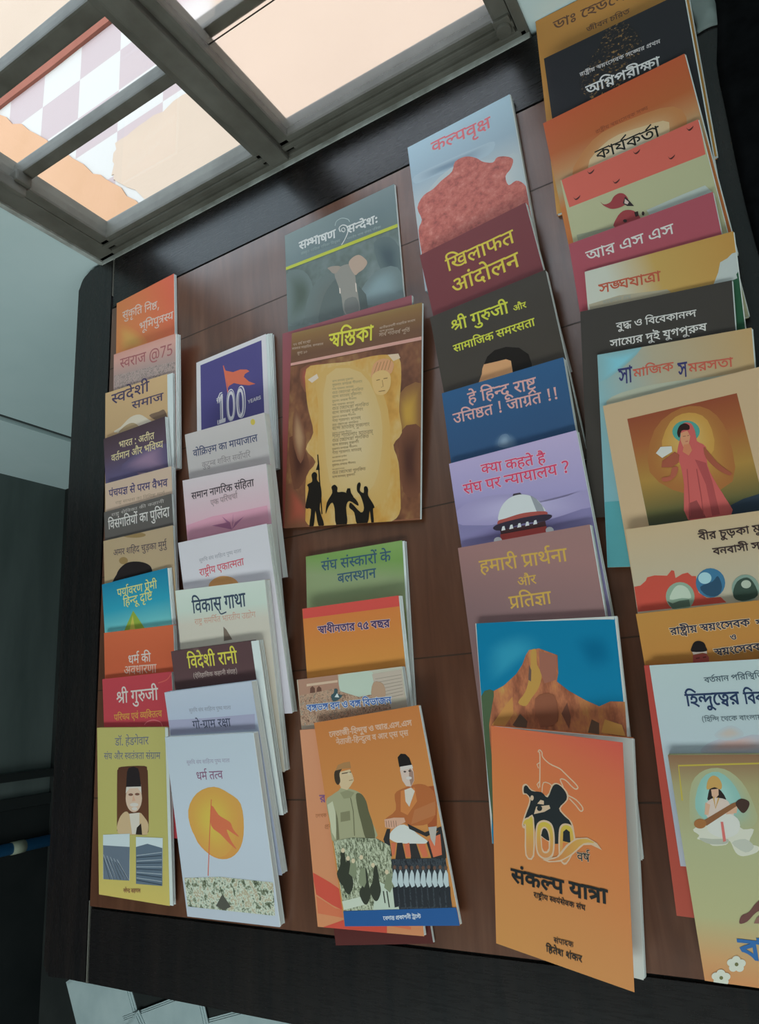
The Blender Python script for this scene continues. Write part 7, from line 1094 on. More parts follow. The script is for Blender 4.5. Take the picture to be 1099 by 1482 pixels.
 [[1019,629,154,0,170,-78,1,-68,0,-48,-98,-76,-172,-56,-111,-21,-61,72,134,22,150,59,1,47,0,37,-84,39,-79,0,-72,0,-128,-24,-100,-37,-56,-41,1,-17,0,-16,40,-23,71,-5,-41,-74,-114,11,-114,56,1,43,0,34,82,69,144,59,186,36],[1363,225,0,-83,-246,-100,-209,0,-140,0,-252,50,-214,110,-178,178,-65,127,151,22,80,-143,198,-182,258,-86,169,0,126,0,164,53,1,57,0,39,-102,54,-79,17,161,35,88,-24,96,-76]],
 [[793,300,-64,0,-104,15,-100,29,-55,21,-50,20,-56,14,-33,0,-36,0,-44,-18,1,-18,0,-15,40,-27,33,-13,-109,-55,-52,22,-74,58,1,36,0,35,66,44,106,22,59,0,48,0,84,-16,76,-24,35,-12,66,-23,96,-24,61,0,72,0,76,34,1,37,0,38,-80,69,-59,26,33,47,95,0,32,-16,78,-57,58,-70,1,-37,0,-45,-64,-63,-128,-34],[175,601,93,-12,130,-26,94,-66,1,-55,0,-8,-4,-20,-3,-9,-151,2,4,11,2,18,1,8,0,41,-96,59,-109,12],[865,622,3,-71,-885,0,1,71],[2315,622,1,-71,-209,0,1,-551,-153,0,1,396,45,-64,-82,60,-136,85,-122,54,-124,25,-71,0,-80,0,-130,-30,-108,-50,-45,-29,-15,-2,32,10,62,10,39,0,116,0,108,-63,1,-46,0,-11,-4,-20,-3,-5,-33,6,24,13,44,24,50,24,27,13,249,116,99,-53,-567,-268,-117,55,165,78,-71,-43,-59,-23,30,17,42,39,1,25,0,25,-60,30,-57,0,-32,0,-60,-8,-31,-10,-75,115,62,40,146,60,164,34,91,0,112,0,178,-42,170,-83,93,-63,-35,5,-6,24,-4,56,1,32,1,130,107,0,47,-66]],
 [[1531,622,1,-71,-209,0,1,-551,-153,0,1,396,45,-64,-82,60,-136,85,-122,54,-124,25,-71,0,-80,0,-130,-30,-108,-50,-45,-29,-15,-2,32,10,62,10,39,0,118,0,106,-63,1,-46,0,-11,-4,-20,-3,-5,-33,6,24,13,44,24,50,24,27,13,249,116,99,-53,-567,-268,-117,55,165,78,-71,-43,-59,-23,30,17,42,39,1,25,0,25,-60,30,-57,0,-32,0,-60,-8,-31,-10,-151,72,80,53,168,79,184,45,107,0,112,0,178,-42,170,-83,93,-63,-35,5,-6,24,-4,56,1,32,1,130,107,0,47,-66],[1321,-43,-149,0,-20,30,-62,38,-84,18,-53,0,-104,0,-194,-17,-113,0,-72,0,-156,14,-136,38,-84,74,1,60,0,16,8,40,11,19,155,-10,-8,-12,-8,-35,1,-19,0,-41,70,-50,132,-22,91,0,94,0,184,17,101,0,76,0,128,-25,47,-29,1,90,155,0]],
 [[99,338,485,0,1,-82,-483,0]],
 [[771,190,-166,0,-268,57,-204,133,-73,112,147,21,60,-87,144,-113,204,-55,145,0,170,0,130,60,1,46,0,41,-112,55,-99,0,-50,0,-62,-14,-28,-25,1,-15,0,-7,6,-22,7,-8,-145,-14,-12,17,-10,35,1,10,0,37,78,49,132,24,77,0,120,0,166,-47,86,-75,1,-44,0,-50,-100,-77,-194,-44],[1341,622,1,-71,-1359,0,1,71],[1055,257,1,-334,-153,0,-74,39,-164,50,-178,31,-99,8,-67,77,68,20,108,28,98,20,51,8],[901,195,-64,-12,-158,-34,-146,-35,-47,-14,-7,7,124,-13,218,-51,89,-39,-2,17,-4,43,1,13]],
 [[1797,622,1,-71,-199,0,1,-551,-153,0,-58,59,-172,89,-97,32,51,66,76,-22,164,-76,45,-39,-2,15,-2,26,-2,28,1,16,1,357,-1461,0,1,71],[753,91,-136,0,-248,64,-218,153,-91,134,147,24,72,-104,158,-133,196,-62,127,0,110,0,134,35,60,60,1,38,0,58,-126,72,-93,0,-66,0,-68,-29,1,-29,0,-7,8,-24,9,-10,-151,-15,-14,21,-14,35,1,16,0,37,82,50,130,25,73,0,118,0,172,-53,96,-92,1,-61,0,-54,-100,-93,-204,-56],[689,465,-10,32,-98,49,-93,10,49,45,91,-12,114,-22,100,-56,9,-43],[2337,622,1,-71,-209,0,1,-551,-153,0,1,479,-34,39,-86,33,-57,0,-19,0,1,71,21,0,56,0,98,-31,33,-32,-2,5,-6,36,1,13,1,75,107,0,47,-66]],
 [[145,54,0,37,72,30,51,0,52,0,74,-30,1,-37,0,-36,-74,-32,-51,0,-50,0,-72,32]],
 [[1023,628,82,0,110,-17,39,-17,38,-16,44,-47,1,-41,1,-490,-149,0,-16,30,-60,38,-86,19,-59,0,-72,0,-124,-8,-134,-9,-87,0,-68,0,-156,15,-140,42,-88,83,1,68,0,24,16,53,9,22,155,-11,-8,-15,-14,-42,1,-29,0,-44,52,-54,88,-28,108,-10,57,0,100,0,166,17,105,0,86,0,128,-25,45,-30,1,357,0,37,-20,32,-21,10,-36,15,-73,0,-72,0,-130,-32,-102,-50,-58,-57,1,-25,0,-10,16,-22,52,-16,51,0,22,0,40,2,23,1,15,-70,-20,-4,-66,-4,-43,0,-98,0,-146,60,1,62,0,40,82,83,144,70,186,43]],
 [[593,-12,78,17,87,4,-22,18,-36,32,-13,14,-24,-2,-56,-3,-29,0,-84,0,-170,21,-142,47,-86,79,1,57,0,44,62,63,51,22,66,29,192,26,119,0,11,0,1,95,-589,0,1,71,1069,0,1,-71,-315,0,1,-166,-97,0,-116,0,-142,-14,-49,-16,-44,-15,-50,-46,1,-32,0,-53,158,-69,165,0,12,0,24,0,15,1,-12,20,1,15,0,35,84,29,51,0,86,0,90,-49,1,-29,0,-32,-58,-35,-43,-9,20,-18,46,-39,33,-24,102,-12,112,-71,1,-51,0,-61,-186,-78,-171,0,-194,0,-282,92,-119,76,123,43,78,-48,140,-62,158,-29,99,0,212,0,1,74,0,33,-98,32,-61,0,-54,0,-86,-11,-41,-11]],
 [[941,218,0,-70,-182,-68,-133,0,-172,0,-268,128,-125,148,143,26,86,-106,200,-123,125,0,76,0,96,35,1,39,0,37,-82,58,-63,25,-54,-5,-61,-1,-9,70,136,2,114,44,1,37,0,36,-94,32,-61,0,-74,0,-120,-20,-67,-17,-49,69,52,14,154,24,99,0,156,0,166,-78,1,-59,0,-78,-133,-42,22,-10,19,-10,76,-5,73,0,64,0,100,6,53,7,1,188,-145,0,1,71,1035,0,1,-71,-207,0,1,-551,-161,0,1,551,-355,0,1,-551,-161,0,1,290,-48,-6,-92,-5,-51,0,-34,0,-51,3,30,-30]],
 [[1015,304,-70,0,-104,14,-96,32,-61,27,-50,23,-54,17,-31,0,-32,0,-54,-21,1,-21,0,-18,46,-31,39,-18,-109,-55,-60,27,-78,61,1,39,0,37,68,48,106,24,53,0,82,0,116,-31,65,-29,70,-31,92,-27,63,0,64,0,76,34,1,37,0,38,-82,69,-57,26,159,16,32,-14,62,-45,42,-57,1,-33,0,-45,-64,-61,-126,-32],[1463,622,1,-71,-1481,0,1,71],[843,-55,-174,0,-294,65,-236,149,-89,125,151,23,70,-97,176,-127,236,-63,155,0,180,0,148,67,1,56,0,33,-50,50,-98,28,-69,0,-48,0,-60,-16,-30,-27,1,-17,0,-7,10,-27,9,-11,-149,-14,-12,17,-14,40,1,14,0,37,80,50,132,26,77,0,124,0,168,-49,86,-81,1,-49,0,-59,-108,-88,-210,-48]],
 [[1371,622,1,-71,-811,0,1,-331,0,-44,20,-36,15,-8,36,-21,75,0,78,0,140,38,53,28,58,31,62,70,1,36,0,32,-64,33,-73,0,-24,0,-58,-4,-23,-3,-21,71,38,5,82,6,47,0,74,0,116,-28,66,-60,1,-48,0,-40,-54,-76,-92,-66,-59,-26,-74,-32,-172,-39,-103,0,-74,0,-106,22,-33,17,-32,19,-42,54,1,55,1,345,-423,0,1,71],[1005,622,-2,41,-74,36,-83,0,-187,0,-130,0,-142,18,-49,19,-54,20,-54,63,1,40,0,13,6,25,5,15,149,-5,-4,-11,-4,-17,1,-10,0,-22,18,-34,21,-11,28,-16,106,-15,99,0,157,0,106,0,124,-16,45,-21,34,-16,36,-55,3,-41],[1153,-190,-149,0,-26,41,-112,45,-67,0,-60,0,-116,-8,-114,-9,-59,0,-66,0,-128,17,-106,41,-64,72,1,55,0,29,16,52,9,13,155,-10,-8,-19,-14,-43,1,-22,0,-43,50,-49,92,-21,63,0,52,0,112,9,114,8,57,0,56,0,110,-22,57,-32,1,121,0,15,4,52,5,28,147,54]],
 [[377,127,-54,0,-98,22,-98,51,-55,44,123,37,54,-48,72,-30,43,0,34,0,62,21,74,52,49,45,47,33,54,56,94,39,59,0,66,0,106,-37,71,-38,7,-31,-13,-51,-60,39,-90,44,-41,0,-28,0,-48,-16,-60,-45,-49,-46,-54,-49,-88,-63,-98,-29],[543,271,-20,68,-42,80,-51,22,-50,23,-172,23,-129,8,31,76,109,-20,114,-9,152,-28,94,-45,48,-66,9,-47],[1987,622,1,-71,-809,0,1,-346,0,-44,20,-36,15,-8,36,-21,73,0,80,0,140,38,53,28,58,31,62,70,1,36,0,32,-64,33,-73,0,-24,0,-56,-4,-25,-3,-21,71,38,5,82,6,47,0,74,0,116,-28,66,-60,1,-48,0,-59,-116,-111,-87,-38,-74,-32,-174,-39,-103,0,-74,0,-106,22,-33,17,-32,19,-42,54,1,55,1,146,9,36,-4,18,-4,41,1,26,1,93,-1041,0,1,71],[1623,622,-2,41,-74,36,-83,0,-187,0,-130,0,-142,18,-49,19,-54,20,-54,63,1,40,0,13,6,25,5,15,149,-5,-4,-11,-4,-17,1,-10,0,-22,18,-34,21,-11,28,-16,106,-15,99,0,157,0,106,0,124,-16,45,-21,34,-16,36,-55,3,-41]],
 [[1,622,1031,0,1,-71,-1029,0],[1075,349,-40,7,-45,0,-48,0,-100,-24,-92,-63,-35,-61,-153,24,24,46,41,35,-46,18,-98,22,-59,0,-80,0,-86,-46,1,-36,0,-38,86,-69,164,-75,117,-49,-107,-52,-116,50,-192,91,-112,93,1,53,0,53,98,67,146,31,75,0,88,0,146,-29,67,-27,118,56,175,0,28,0,62,-4,23,-5]],
 [[1459,551,1,-551,-161,0,1,45,-70,-19,-166,-19,-83,0,-216,0,-394,107,-195,125,-54,35,-36,45,1,19,0,21,60,34,69,0,50,0,74,-23,31,-20,42,19,30,59,1,30,0,26,-14,47,-17,20,-401,0,1,71,1667,0,1,-71],[1069,232,70,0,116,29,43,19,1,271,-733,0,34,-37,1,-56,0,-82,-140,-96,-123,-27,140,-84,310,-90,199,0,86,0,156,20,75,23,1,76,-46,-14,-128,-20,-79,0,-94,0,-150,39,-86,70,1,46,0,73,192,81,159,0,34,0,108,-5,29,-5,-11,-69,-30,4,-74,6,-35,0,-96,0,-110,-44,1,-44,0,-43,110,-41]],
 [[921,551,1,-202,50,24,116,26,71,0,130,0,164,-83,1,-77,0,-46,-60,-104,-69,-50,-143,41,50,32,64,84,1,41,0,47,-80,46,-69,0,-106,0,-113,-73,1,-257,-161,0,1,193,-48,-19,-128,-28,-85,0,-80,0,-128,29,-37,22,-50,29,-42,71,1,57,1,197,-157,0,1,71,1573,0,1,-71],[321,551,1,-191,0,-55,24,-48,33,-17,40,-23,81,0,82,0,128,34,53,27,1,273]],
 [[683,-12,-92,40,-156,80,-94,86,1,48,0,28,48,45,33,14,-343,-2,1,72,947,0,1,152,-1021,0,1,71,1393,0,1,-71,-207,0,1,-551,-161,0,1,328,-231,0,-98,0,-106,-12,-37,-17,-46,-20,1,-42,0,-49,148,-91,141,-57]],
 [[363,201,-49,513,215,0,-49,-513],[295,54,0,37,72,30,53,0,50,0,74,-30,1,-37,0,-36,-74,-32,-49,0,-52,0,-72,32]],
 [[381,202,1,18,0,38,28,55,74,50,65,27,62,27,78,42,36,48,1,34,0,47,-114,58,-107,0,-80,0,-148,-25,-67,-17,-61,71,80,20,184,29,95,0,182,0,210,-96,1,-86,0,-43,-46,-64,-94,-54,-69,-31,-66,-29,-72,-41,-28,-40,1,-29,1,-9],[335,54,0,38,72,30,53,0,52,0,72,-30,1,-38,0,-36,-72,-32,-51,0,-52,0,-72,32]],
 [[1445,622,1,-71,-731,0,1,-179,0,-29,36,-27,39,0,38,0,82,24,96,52,57,41,121,9,64,-47,70,-100,1,-50,0,-63,-110,-100,-214,-58,-153,0,-132,0,-228,46,-192,103,-160,169,-63,123,153,20,72,-139,174,-169,224,-77,147,0,160,0,174,80,1,63,0,45,-50,64,-39,21,93,19,-60,-51,-126,-66,-126,-33,-61,0,-46,0,-80,13,-27,13,-32,14,-44,51,1,60,1,158,-577,0,1,71]],
 [[157,486,0,41,74,61,128,34,81,0,80,0,128,-34,74,-61,1,-41,0,-41,-74,-62,-128,-34,-79,0,-80,0,-128,34,-74,61],[295,486,0,-34,82,-38,63,0,64,0,80,39,1,33,0,32,-80,39,-63,0,-62,0,-82,-39],[157,137,0,41,74,61,128,34,81,0,80,0,128,-33,74,-61,1,-42,0,-41,-74,-62,-128,-34,-79,0,-80,0,-128,34,-74,62],[295,137,0,-33,82,-39,63,0,64,0,80,39,1,33,0,33,-80,38,-63,0,-62,0,-82,-39]],
 [[969,0,1,425,43,-63,-70,50,-122,73,-112,48,-116,23,-63,0,-106,0,-130,-55,-49,-36,-27,-8,28,13,116,17,77,0,92,0,114,-36,54,-55,1,-27,0,-59,-160,-93,-167,-45,-101,73,110,23,160,57,1,40,0,22,-68,30,-63,0,-52,0,-90,-12,-51,-13,-161,66,62,52,140,77,166,42,99,0,100,0,166,-35,158,-70,81,-52,-35,11,-4,14,-6,58,1,30,1,103,107,0,47,-66,213,0,1,-71,-209,0,1,-551]],
 [[1155,622,1,-71,-809,0,1,-30,-7,-63,4,-13,4,-46,1,-21,1,-173,0,-44,20,-36,15,-8,36,-21,75,0,80,0,136,38,55,28,56,30,62,67,1,37,0,33,-74,20,-65,0,-9,0,-92,0,-112,15,-51,13,-46,13,-78,35,-23,22,21,87,42,-36,92,-49,138,-26,109,0,33,0,76,0,82,-10,33,-10,46,-14,44,-49,1,-34,0,-61,-116,-112,-87,-38,-76,-33,-172,-38,-105,0,-74,0,-104,22,-33,17,-32,19,-42,54,1,55,1,360,-209,0,1,71]],
 [[693,616,200,0,212,-85,1,-78,0,-47,-78,-70,-134,-46,-166,-23,-87,0,-110,0,-178,37,-106,75,1,57,0,45,76,67,130,45,160,23],[701,554,-86,0,-138,-28,-80,-52,1,-38,0,-46,132,-55,121,0,82,0,138,30,84,55,1,37,0,47,-128,50],[411,549,166,-30,304,-93,117,-55,-67,-58,-124,59,-316,97,-171,30],[1303,622,1,-71,-341,0,-257,18,-199,-14,-68,-1,-138,-3,-69,0,-245,0,1,71],[939,622,-2,41,-74,36,-83,0,-173,0,-130,0,-142,18,-49,19,-54,20,-54,63,1,40,0,13,6,25,5,15,149,-5,-4,-11,-4,-17,1,-10,0,-22,18,-34,21,-11,28,-16,106,-15,99,0,143,0,106,0,124,-16,45,-21,34,-16,36,-55,3,-41],[755,-12,-174,0,-190,81,1,70,0,37,86,63,158,53,109,23,185,-12,-134,-36,-170,-53,-78,-48,1,-30,0,-31,60,-34,100,-12,59,0,84,0,122,23,66,37,1,20,0,16,-36,22,-39,13,99,56,80,-23,60,-47,1,-29,0,-42,-106,-73,-196,-44],[1085,-234,-149,0,-26,44,-102,42,-75,0,-50,0,-102,-8,-104,-9,-53,0,-60,0,-120,18,-98,42,-60,73,1,54,0,28,16,51,9,13,155,-10,-8,-19,-14,-43,1,-22,0,-43,48,-49,84,-21,55,0,48,0,82,9,86,8,49,0,70,0,128,-24,45,-30,1,88,0,15,2,30,3,15,151,55]],
 [[553,551,-209,0,1,-551,-153,0,1,551,-207,0,1,71,209,0,-8,65,-112,88,-180,51,-224,22,-121,0,-82,0,-142,-13,-84,-24,1,-19,0,-19,70,-10,45,0,1,-7,-255,0,-6,8,-6,18,1,9,0,28,60,46,118,34,172,18,111,0,242,0,352,-63,202,-130,13,-102,205,0]],
 [[729,125,-142,0,-254,64,-202,144,-71,120,149,20,56,-100,150,-120,196,-54,125,0,94,0,138,23,74,45,1,34,0,12,-8,26,-9,12,93,33,-86,-45,-140,-46,-118,-15,-57,0,-120,0,-128,78,1,58,0,50,58,75,100,51,126,26,67,0,64,0,104,-19,64,-41,1,-33,0,-47,-142,-58,-135,0,-56,0,-114,12,-29,7,25,59,28,-7,100,-11,51,0,76,0,64,29,1,20,0,21,-56,17,-37,0,-62,0,-94,-45,-52,-74,1,-42,0,-28,48,-29,59,0,46,0,90,16,104,34,63,27,111,-3,28,-26,36,-65,1,-33,0,-78,-240,-94],[1271,622,1,-71,-359,0,-107,34,-195,-31,-42,-1,-84,-2,-43,0,-455,0,1,71],[2375,622,1,-71,-209,0,1,-551,-153,0,-62,43,-204,78,-264,53,-151,5,-69,87,44,17,88,31,92,29,49,15,115,-8,-26,-4,-40,-3,-17,0,-114,0,-160,30,-82,57,1,39,0,45,116,66,115,36,139,-35,-110,-22,-96,-56,1,-31,0,-37,104,-31,71,0,44,0,106,15,65,22,87,-60,-72,-21,-156,-52,-148,-51,-57,-23,-25,17,230,-17,294,-83,111,-59,-2,17,-2,37,1,19,1,386,-937,0,1,71]],
 [[1311,622,1,-71,-209,0,1,-551,-153,0,-76,55,-208,97,-266,71,-165,15,-45,93,105,-35,168,-16,254,-63,184,-79,57,-41,-2,23,-2,46,1,27,1,495,107,0,47,-66],[423,625,126,0,168,-43,84,-73,1,-45,0,-78,-258,-98,-225,-13,-95,10,-35,46,168,6,200,37,86,57,1,35,0,43,-112,46,-107,0,-100,0,-86,-39,1,-22,0,-14,30,-24,39,-10,-87,-62,-38,13,-62,31,-36,42,1,27,0,35,80,58,156,35]],
 [[1807,622,1,-71,-209,0,1,-551,-153,0,-58,59,-172,89,-97,32,51,66,76,-22,164,-76,45,-39,-2,15,-2,26,-2,28,1,16,1,357,-1461,0,1,71],[753,91,-136,0,-248,64,-218,153,-91,134,147,24,72,-104,158,-133,196,-62,127,0,110,0,134,35,60,61,1,37,0,58,-126,72,-93,0,-66,0,-68,-29,1,-29,0,-7,8,-24,9,-10,-151,-15,-14,21,-14,35,1,16,0,37,82,50,130,25,73,0,118,0,172,-53,96,-92,1,-61,0,-54,-100,-93,-204,-56],[689,465,-10,32,-98,49,-93,10,49,45,91,-12,114,-22,100,-56,9,-43]],
 [[1333,622,1,-71,-209,0,1,-318,-153,-18,1,210,41,-62,-70,50,-120,73,-114,47,-116,23,-67,0,-108,0,-126,-47,-51,-30,-43,-2,30,8,108,22,79,0,88,0,104,-32,48,-47,1,-24,0,-49,-134,-79,-175,-47,-89,70,78,17,106,31,56,34,1,19,0,19,-54,21,-51,0,-52,0,-90,-12,-51,-12,-141,57,94,71,230,85,143,0,100,0,166,-35,158,-70,81,-52,-35,12,-4,9,-6,55,1,37,1,103,107,0,47,-66],[551,204,110,0,176,-43,154,-75,73,-48,-33,-80,-66,47,-146,79,-158,49,-85,0,-60,0,-62,-25,1,-22,0,-20,62,-27,67,-12,-69,-69,-66,12,-98,39,-56,50,1,28,0,38,76,52,120,27],[1123,261,1,-304,-153,0,1,74,7,43,-4,24,-2,49,1,25,1,64]],
 [[1859,622,1,-71,-629,0,1,-551,-153,0,1,84,11,26,-4,12,-6,53,1,27,1,217,1,12,1,120,-1093,0,1,71],[1753,271,0,-30,-50,-57,-114,-36,-97,0,-28,0,-58,2,-25,3,13,72,10,-1,40,-1,17,0,88,0,54,33,1,20,0,19,-28,29,-25,10,-50,20,-176,18,-129,0,-67,0,-118,0,-186,29,-106,70,1,60,0,9,6,25,5,12,151,-6,-2,-9,-6,-18,1,-8,0,-59,140,-35,123,0,63,0,196,0,216,-33,65,-29,50,-22,40,-55],[695,265,86,0,150,-37,128,-63,49,-39,3,-71,-21,-21,-64,51,-124,71,-126,38,-69,0,-34,0,-46,-11,-24,-20,1,-15,0,-16,16,-24,9,-9,-153,-16,-14,14,-20,36,1,17,0,28,40,43,70,29,94,15],[371,463,104,0,168,-46,100,-88,1,-64,0,-19,-8,-30,-3,-10,-155,2,8,13,6,26,1,9,0,33,-40,62,-90,41,-77,0,-64,0,-54,-28,1,-22,0,-8,10,-20,9,-10,-155,-16,-14,15,-14,32,1,14,0,26,40,42,72,30,100,16],[247,405,4,8,2,23,1,13,0,41,-80,79,-87,13,187,20,68,-28,66,-70,1,-54,0,-14,-6,-23,-3,-13]],
 [[1273,622,1,-71,-209,0,1,-551,-153,0,-84,56,-204,85,-268,58,-183,13,-71,91,62,21,136,38,142,36,69,16,-76,29,-198,45,-133,14,63,68,5,-19,-181,0,1,71],[909,551,-637,0,-41,9,84,-10,170,-44,146,-51,45,-23,11,-56,-72,-16,-158,-38,-146,-38,-55,-19,-23,15,172,-12,258,-56,200,-80,85,-49,-25,-4,-2,21,-4,49,1,22]],
 [[943,528,76,0,100,-14,37,-14,42,-16,44,-49,1,-46,1,-389,-153,0,-18,45,-92,42,-75,0,-68,0,-116,-8,-126,-9,-85,0,-62,0,-144,14,-126,39,-80,76,1,63,0,22,12,50,9,19,155,-12,-8,-16,-10,-34,1,-26,0,-54,80,-52,118,-15,57,0,74,0,116,9,110,8,63,0,70,0,114,-25,39,-30,1,276,0,26,-18,27,-19,8,-16,7,-50,7,-39,0,-60,0,-102,-23,-39,-17,-40,-17,-48,-41,1,-19,0,-15,36,-24,67,0,28,0,42,2,21,2,15,-71,-20,-3,-66,-5,-47,0,-90,0,-140,50,1,57,0,33,70,69,65,29,62,28,160,36],[1451,622,1,-71,-1469,0,1,71]],
 [[1475,622,1,-71,-209,0,1,-551,-153,0,1,425,43,-63,-70,50,-122,73,-114,48,-114,23,-63,0,-106,0,-130,-55,-49,-36,-27,-8,28,13,116,17,77,0,92,0,114,-36,54,-55,1,-27,0,-59,-152,-88,-153,-44,-101,72,100,23,148,52,1,40,0,22,-68,30,-63,0,-52,0,-90,-12,-51,-13,-161,66,62,52,140,77,166,42,99,0,100,0,166,-35,158,-70,81,-52,-35,11,-4,14,-6,58,1,30,1,103,107,0,47,-66],[1265,-43,-147,0,-26,41,-116,45,-81,0,-64,0,-120,-8,-126,-9,-77,0,-64,0,-144,14,-126,38,-78,74,1,60,0,19,8,40,9,16,155,-10,-8,-15,-6,-32,1,-19,0,-41,64,-50,118,-22,79,0,70,0,112,9,112,8,71,0,66,0,116,-22,57,-32,1,8,155,-1]],
 [[797,305,-66,0,-104,13,-96,32,-59,27,-50,23,-54,17,-31,0,-32,0,-54,-21,1,-21,0,-18,46,-31,39,-18,-109,-55,-60,27,-78,61,1,39,0,37,68,48,106,24,53,0,82,0,116,-31,65,-29,70,-31,92,-27,63,0,64,0,76,34,1,37,0,38,-82,69,-57,26,159,16,32,-14,62,-45,42,-57,1,-33,0,-67,-146,-70],[1251,622,1,-71,-1269,0,1,71],[701,319,108,0,152,-28,92,-45,42,-52,1,-25,0,-34,-50,-52,-98,-37,-136,-23,-87,-5,7,25,72,-8,158,-31,162,-41,77,-23,-71,-57,-96,32,-184,47,-186,34,-196,25,-107,9,27,70,66,-10,120,-9,75,0,164,0,136,47,1,40,0,42,-122,45,-99,0,-88,0,-70,-29,1,-26,0,-8,8,-17,7,-6,-149,-13,-8,14,-14,30,1,13,0,34,76,47,134,25]],
 [[1579,622,1,-71,-1259,0,1,-298,-27,20,120,67,336,109,205,37,95,-47,1,-211,-153,-31,1,234,41,-26,-114,-23,-216,-66,-208,-86,-109,-55,-117,40,1,336,-183,0,1,71],[1407,69,0,-37,24,-71,25,-42,-137,-17,-26,45,-32,88,1,40,0,40,20,71,29,43,5,-16,-66,-9,-156,-25,-67,-13,-39,-5,-146,-25,-258,-57,-99,-27,23,8,112,-13,196,-44,91,-39,-2,17,-4,44,1,13,1,124,155,27,1,-306,-153,0,-74,39,-158,48,-172,28,-95,8,-71,79,88,26,202,50,224,46,117,21,53,7,92,17,186,30,85,10,109,-55,-36,-43,-28,-86]],
 [[717,622,-2,41,-74,36,-83,0,-143,0,-132,0,-142,18,-49,19,-54,20,-54,63,1,40,0,13,6,26,5,14,149,-5,-4,-12,-4,-18,1,-8,0,-22,18,-34,21,-11,28,-16,106,-15,99,0,115,0,106,0,124,-16,45,-21,34,-16,36,-55,3,-41],[485,500,158,0,194,-53,92,-81,1,-41,0,-82,-230,-96,-225,-6,21,11,90,-13,200,-48,204,-63,95,-38,-91,-53,-124,46,-206,67,-200,50,-224,38,-141,16,31,69,70,-10,130,-9,93,0,142,0,154,34,60,54,1,28,0,53,-156,57,-119,0,-72,0,-88,-14,-38,-27,1,-19,0,-8,8,-17,5,-7,-145,-15,-10,15,-12,33,1,13,0,37,88,52,154,27],[351,465,-10,32,-100,49,-93,10,49,45,93,-12,112,-22,102,-56,9,-43],[1081,622,1,-71,-1099,0,1,71]],
 [[1627,622,1,-71,-623,0,1,-263,-5,-14,4,-19,2,-40,1,-20,1,-195,-153,0,-60,60,-210,101,-272,70,-153,12,-77,96,192,58,410,94,219,33,-45,-42,1,69,-867,0,1,71],[849,474,43,-28,-152,-25,-336,-73,-141,-44,108,-12,244,-58,208,-88,57,-58,-17,0,-4,23,-6,46,1,32],[1277,164,-74,0,-132,30,-108,68,-39,55,75,68,30,-53,78,-67,96,-32,57,0,46,0,80,29,1,36,0,21,-36,36,-84,27,-71,7,31,74,84,-8,142,-41,88,-66,1,-49,0,-61,-140,-74],[371,-6,-50,0,-70,32,1,26,0,26,70,34,51,0,50,0,70,-34,1,-26,0,-26,-70,-32]],
 [[-571,-266,-54,0,-128,23,-90,50,1,42,0,51,156,61,141,0,124,0,230,-45,238,-80,135,-53,-89,-54,-134,56,-220,74,-196,38,-95,0,-72,0,-72,-28,1,-22,0,-28,78,-23,53,0,74,0,90,31,48,46,16,49,1,19,1,140,143,0,1,-128,0,-27,-24,-74,-74,-71,-148,-47]],
 [[1445,622,1,-71,-731,0,1,-179,0,-29,36,-27,39,0,38,0,82,24,96,52,57,41,121,9,64,-47,70,-100,1,-50,0,-63,-110,-100,-214,-58,-153,0,-132,0,-228,46,-192,103,-160,169,-63,123,153,20,72,-139,174,-169,224,-77,147,0,160,0,174,80,1,63,0,45,-50,64,-39,21,93,19,-60,-51,-126,-66,-126,-33,-61,0,-46,0,-80,13,-27,13,-32,14,-44,51,1,60,1,158,-577,0,1,71],[727,-149,-50,0,-70,32,1,26,0,26,70,34,51,0,50,0,70,-34,1,-26,0,-26,-70,-32]],
 [[1001,305,-140,0,-186,68,-49,64,25,2,-14,-32,-62,-64,-102,-43,-75,0,-58,0,-102,21,-102,51,-57,45,123,36,58,-49,74,-28,45,0,48,0,74,32,44,76,5,67,139,0,16,-37,52,-65,78,-50,106,-28,71,0,70,0,74,37,1,34,0,38,-82,69,-57,26,161,16,32,-14,62,-45,40,-57,1,-33,0,-70,-160,-67],[1463,622,1,-71,-1481,0,1,71],[911,319,108,0,152,-28,92,-45,42,-52,1,-25,0,-34,-50,-52,-98,-37,-136,-23,-87,-5,7,25,76,-9,156,-30,158,-39,79,-25,-71,-57,-96,32,-184,47,-186,34,-196,25,-107,9,27,70,66,-10,120,-9,75,0,164,0,136,47,1,40,0,42,-122,45,-99,0,-86,0,-72,-29,1,-26,0,-8,8,-17,5,-6,-145,-15,-8,14,-14,32,1,13,0,34,74,47,134,25]],
 [[1517,622,1,-71,-209,0,1,-594,-153,0,1,150,5,16,-2,21,-2,45,1,31,1,159,19,-41,-66,31,-136,44,-71,0,-42,0,-74,-26,1,-35,0,-5,2,-17,3,-7,-129,-5,-8,34,-68,49,-98,27,-59,0,-80,0,-84,-37,1,-30,0,-30,68,-40,73,-16,-75,-71,-68,16,-102,44,-58,61,1,40,0,40,82,60,144,35,89,0,68,0,112,-17,94,-36,41,-29,-31,-1,22,33,114,35,69,0,90,0,152,-44,69,-30,-45,7,-2,21,-2,30,1,22,1,60,-1171,0,1,71],[749,261,84,0,142,-27,128,-53,130,-77,75,-51,-101,-35,-66,47,-110,66,-104,42,-108,20,-61,0,-100,0,-164,-43,-63,-28,-15,-1,32,10,64,8,43,0,96,0,82,-50,1,-32,0,-10,-2,-15,-3,-4,-189,-59,38,15,36,27,1,22,0,20,-46,27,-51,0,-30,0,-58,-9,-27,-8,-135,68,72,36,148,59,170,35],[1127,113,-519,-207,-97,58,169,61,23,3,22,9,38,16,40,17,25,9,217,84]],
